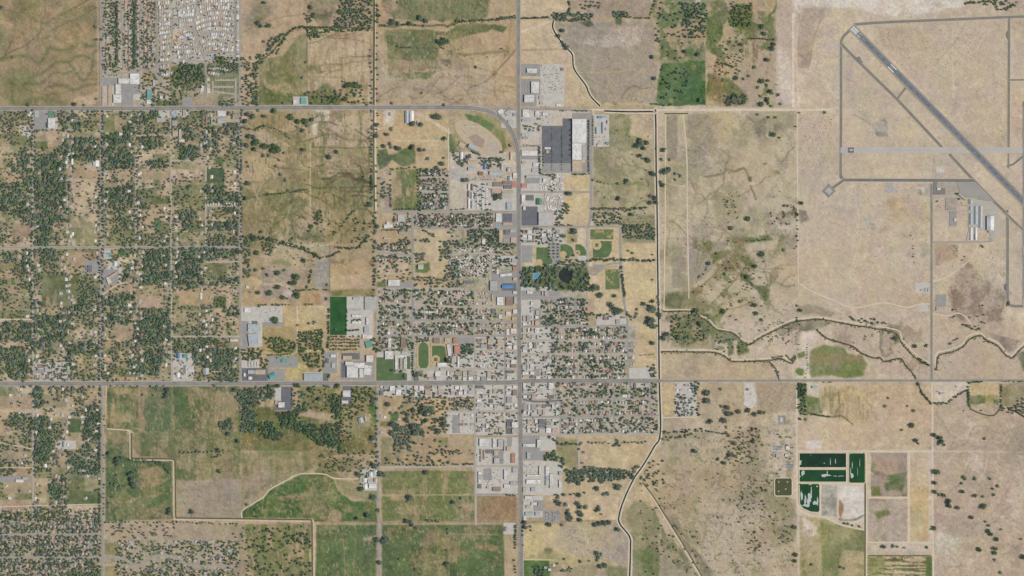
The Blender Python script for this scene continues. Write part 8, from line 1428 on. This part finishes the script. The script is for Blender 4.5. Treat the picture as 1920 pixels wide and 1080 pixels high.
# ---- low desert scrub
SC = []
for (pts, n, t_) in ((rect(1497,18,1545,125),800,(0,1)),(rect(1500,215,1570,330),900,(0,1)),(rect(1240,215,1490,600),1300,(0,1,2)),(rect(1395,60,1486,200),220,(0,1)),(rect(1640,46,1890,140),1100,(0,)),(rect(1700,145,1890,270),700,(0,)),(rect(1500,345,1745,580),1300,(0,)),(rect(1752,460,1890,640),1300,(0,1)),(rect(1560,600,1745,710),350,(0,1)),(rect(1752,640,1920,712),1000,(0,)),(rect(1310,720,1490,1080),1400,(0,1,2)),(rect(1752,770,1920,1080),420,(0,1,2)),(rect(1500,720,1745,845),120,(0,1)),(rect(1240,820,1420,1080),420,(0,2)),(rect(1085,45,1225,195),260,(0,)),(rect(330,905,452,970),220,(0,)),(rect(1060,985,1175,1050),160,(0,)),(rect(458,210,700,540),260,(2,1)),(rect(720,110,968,198),120,(2,0))):
    us = [p[0] for p in pts]; vs = [p[1] for p in pts]
    for k in range(n):
        u, v = rt.uniform(min(us),max(us)), rt.uniform(min(vs),max(vs))
        if blocked(u, v): continue
        i, j = min(NV-1,int((v+60)/GS)), min(NU-1,int((u+60)/GS))
        if N['mid'][i,j] + .6*N['fine'][i,j] < rt.uniform(-.4,1.3): continue
        SC.append((u, v, rt.choice((.5,.6,.7,.8,1.0,1.5)) * (1.0 if u > 1495 else 1.35), 3 if u > 1495 else rt.choice(t_)))
for (u0,v0,u1,v1,n,sz,t_) in ((1440,385,1498,425,60,(2,4.5),(1,1,2)),(1350,360,1385,420,30,(1.6,3.2),(2,1)),(1330,465,1440,560,70,(1.6,3.6),(2,2,1)),(1380,800,1430,870,40,(2,4.5),(2,1)),(1370,890,1480,1010,110,(1.8,4.2),(1,2,1)),(1240,850,1300,960,60,(1.6,3.4),(2,)),(1240,985,1310,1080,60,(2,5),(2,1)),(1440,600,1500,650,40,(1.8,3.6),(2,1)),(1250,590,1335,650,60,(1.8,4),(2,)),(1330,50,1400,195,90,(1.6,3.6),(2,2,1)),(1600,600,1700,690,70,(1.6,3.4),(1,2)),(1752,720,1830,800,40,(1.6,3),(1,2)),(1395,150,1450,198,40,(2,4),(2,)),(460,395,640,460,90,(1.4,3.2),(2,2,1)),(500,455,600,545,60,(1.4,3),(2,)),(840,90,960,110,40,(1.2,2.6),(2,)),(1120,240,1230,420,110,(1.4,3.2),(2,1))):
    for k in range(n):
        u, v = rt.uniform(u0,u1), rt.uniform(v0,v1)
        if N['mid'][min(NV-1,int((v+60)/GS)), min(NU-1,int((u+60)/GS))] < rt.uniform(-.6,.9): continue
        for q in range(rt.randint(1,4)): SC.append((u + rt.gauss(0,1.2), v + rt.gauss(0,1.0), rt.uniform(*sz)*.75, rt.choice(t_)))
for pts, w in DITCH[:6] + DITCH[-4:]:
    for (a, b) in zip(pts[:-1], pts[1:]):
        for k in range(int(math.hypot(b[0]-a[0], b[1]-a[1])*.55)):
            t_ = rt.random(); SC.append((a[0]+(b[0]-a[0])*t_ + rt.gauss(0,1.6), a[1]+(b[1]-a[1])*t_ + rt.gauss(0.8,1.6), rt.uniform(1,3), rt.choice((2,2,1))))
mass('scrub', SC, 9, .16, .3, 4, [(126,110,92),(108,92,76),(100,108,72),(144,126,104)], 'low dry scrub dotted over the desert and pastures', 'scrub', .5)

# ================================================================== LABELS: where several look alike, say which one by what it stands near
LM_ += [('park pond',1061,516),('public swimming pool',1004,517),('running track',794,667),('football pitch',634,592),('dirt oval',897,258),('highway crossroads',974,716),('north highway bend',955,240),('olive aerated basin',1468,913),('dark green lagoon',1542,863),('drying bed',1667,890),('turnaround pad',1554,358),('painted runway number',1612,66),('desert road junction',1747,713),('canal bend',1229,213),('south canal bend',1162,972),('north canal head',1038,42),('mobile park pool',398,108),('west lane crossing',190,464),('west highway junction',190,203),('section road junction',450,203),('south-west canal corner',326,974),('dirt track elbow',588,978),('curved hay field',563,930),('striped crop field',1686,1060),('brown dry field',930,953),('farm lane junction',709,876),('round ball field',236,474),('square practice field',1128,440),('sand infield',1119,459),('lane end by the pasture',450,631),('south subdivision bend',268,1060),('trailer park gate',919,480),('hamlet lane',1287,760),('desert creek bridge',1720,714),('creek bend',1404,641),('green irrigated circles',1560,690),('airport car park',1784,382),('field lane crossing',712,980),('lane junction by the ditch',62,464),('lane crossing by the orchard',321,464),('lane crossing at the south highway',62,719),('north lane end',255,275),('cul-de-sac',262,1026),('gravel yard',505,590),('willow meadow corner',1323,198),('wooded creek mouth',475,115),('camper park',420,163),('crosswind runway number',1596,281),('supermarket corner',1023,410),('sandy lot of the park',330,72),('park street bend',362,48),('park entrance street',376,5),('park street fork',384,102),('park back street',441,60),('park loop corner',372,86),('park long street',295,60),('park street end',437,20),('park north street',325,20),('park south street',360,115),('park street crossing',412,37),('park street dip',414,61)]
ORD = ['nearest','second nearest','third nearest','fourth nearest','fifth nearest','sixth nearest','seventh nearest','eighth nearest','ninth nearest','tenth nearest','eleventh nearest','twelfth nearest','thirteenth nearest','fourteenth nearest','fifteenth nearest','sixteenth nearest','seventeenth nearest','eighteenth nearest','nineteenth nearest','twentieth nearest'] + [f'{k}th nearest' for k in range(21, 31) if k not in (21,22,23)]
cnt = {}
for t, look, u, v in TAGS: cnt[t['label']] = cnt.get(t['label'], 0) + 1
pool = {}
for t, look, u, v in TAGS:
    d, nm, mu, mv = min((math.hypot(u-a, v-b), n_, a, b) for n_, a, b in LM_)
    side = ('east' if u > mu else 'west') if abs(u-mu) > abs(v-mv) else ('south' if v > mv else 'north')
    pool.setdefault((look, nm, side), []).append((d, t))
for (look, nm, side), items in pool.items():
    items.sort(key=lambda q: q[0])
    for k, (d, t) in enumerate(items):
        if cnt[t['label']] > 1 and k < len(ORD): t['label'] = f"{look}, {ORD[k]} {side} of the {nm}"
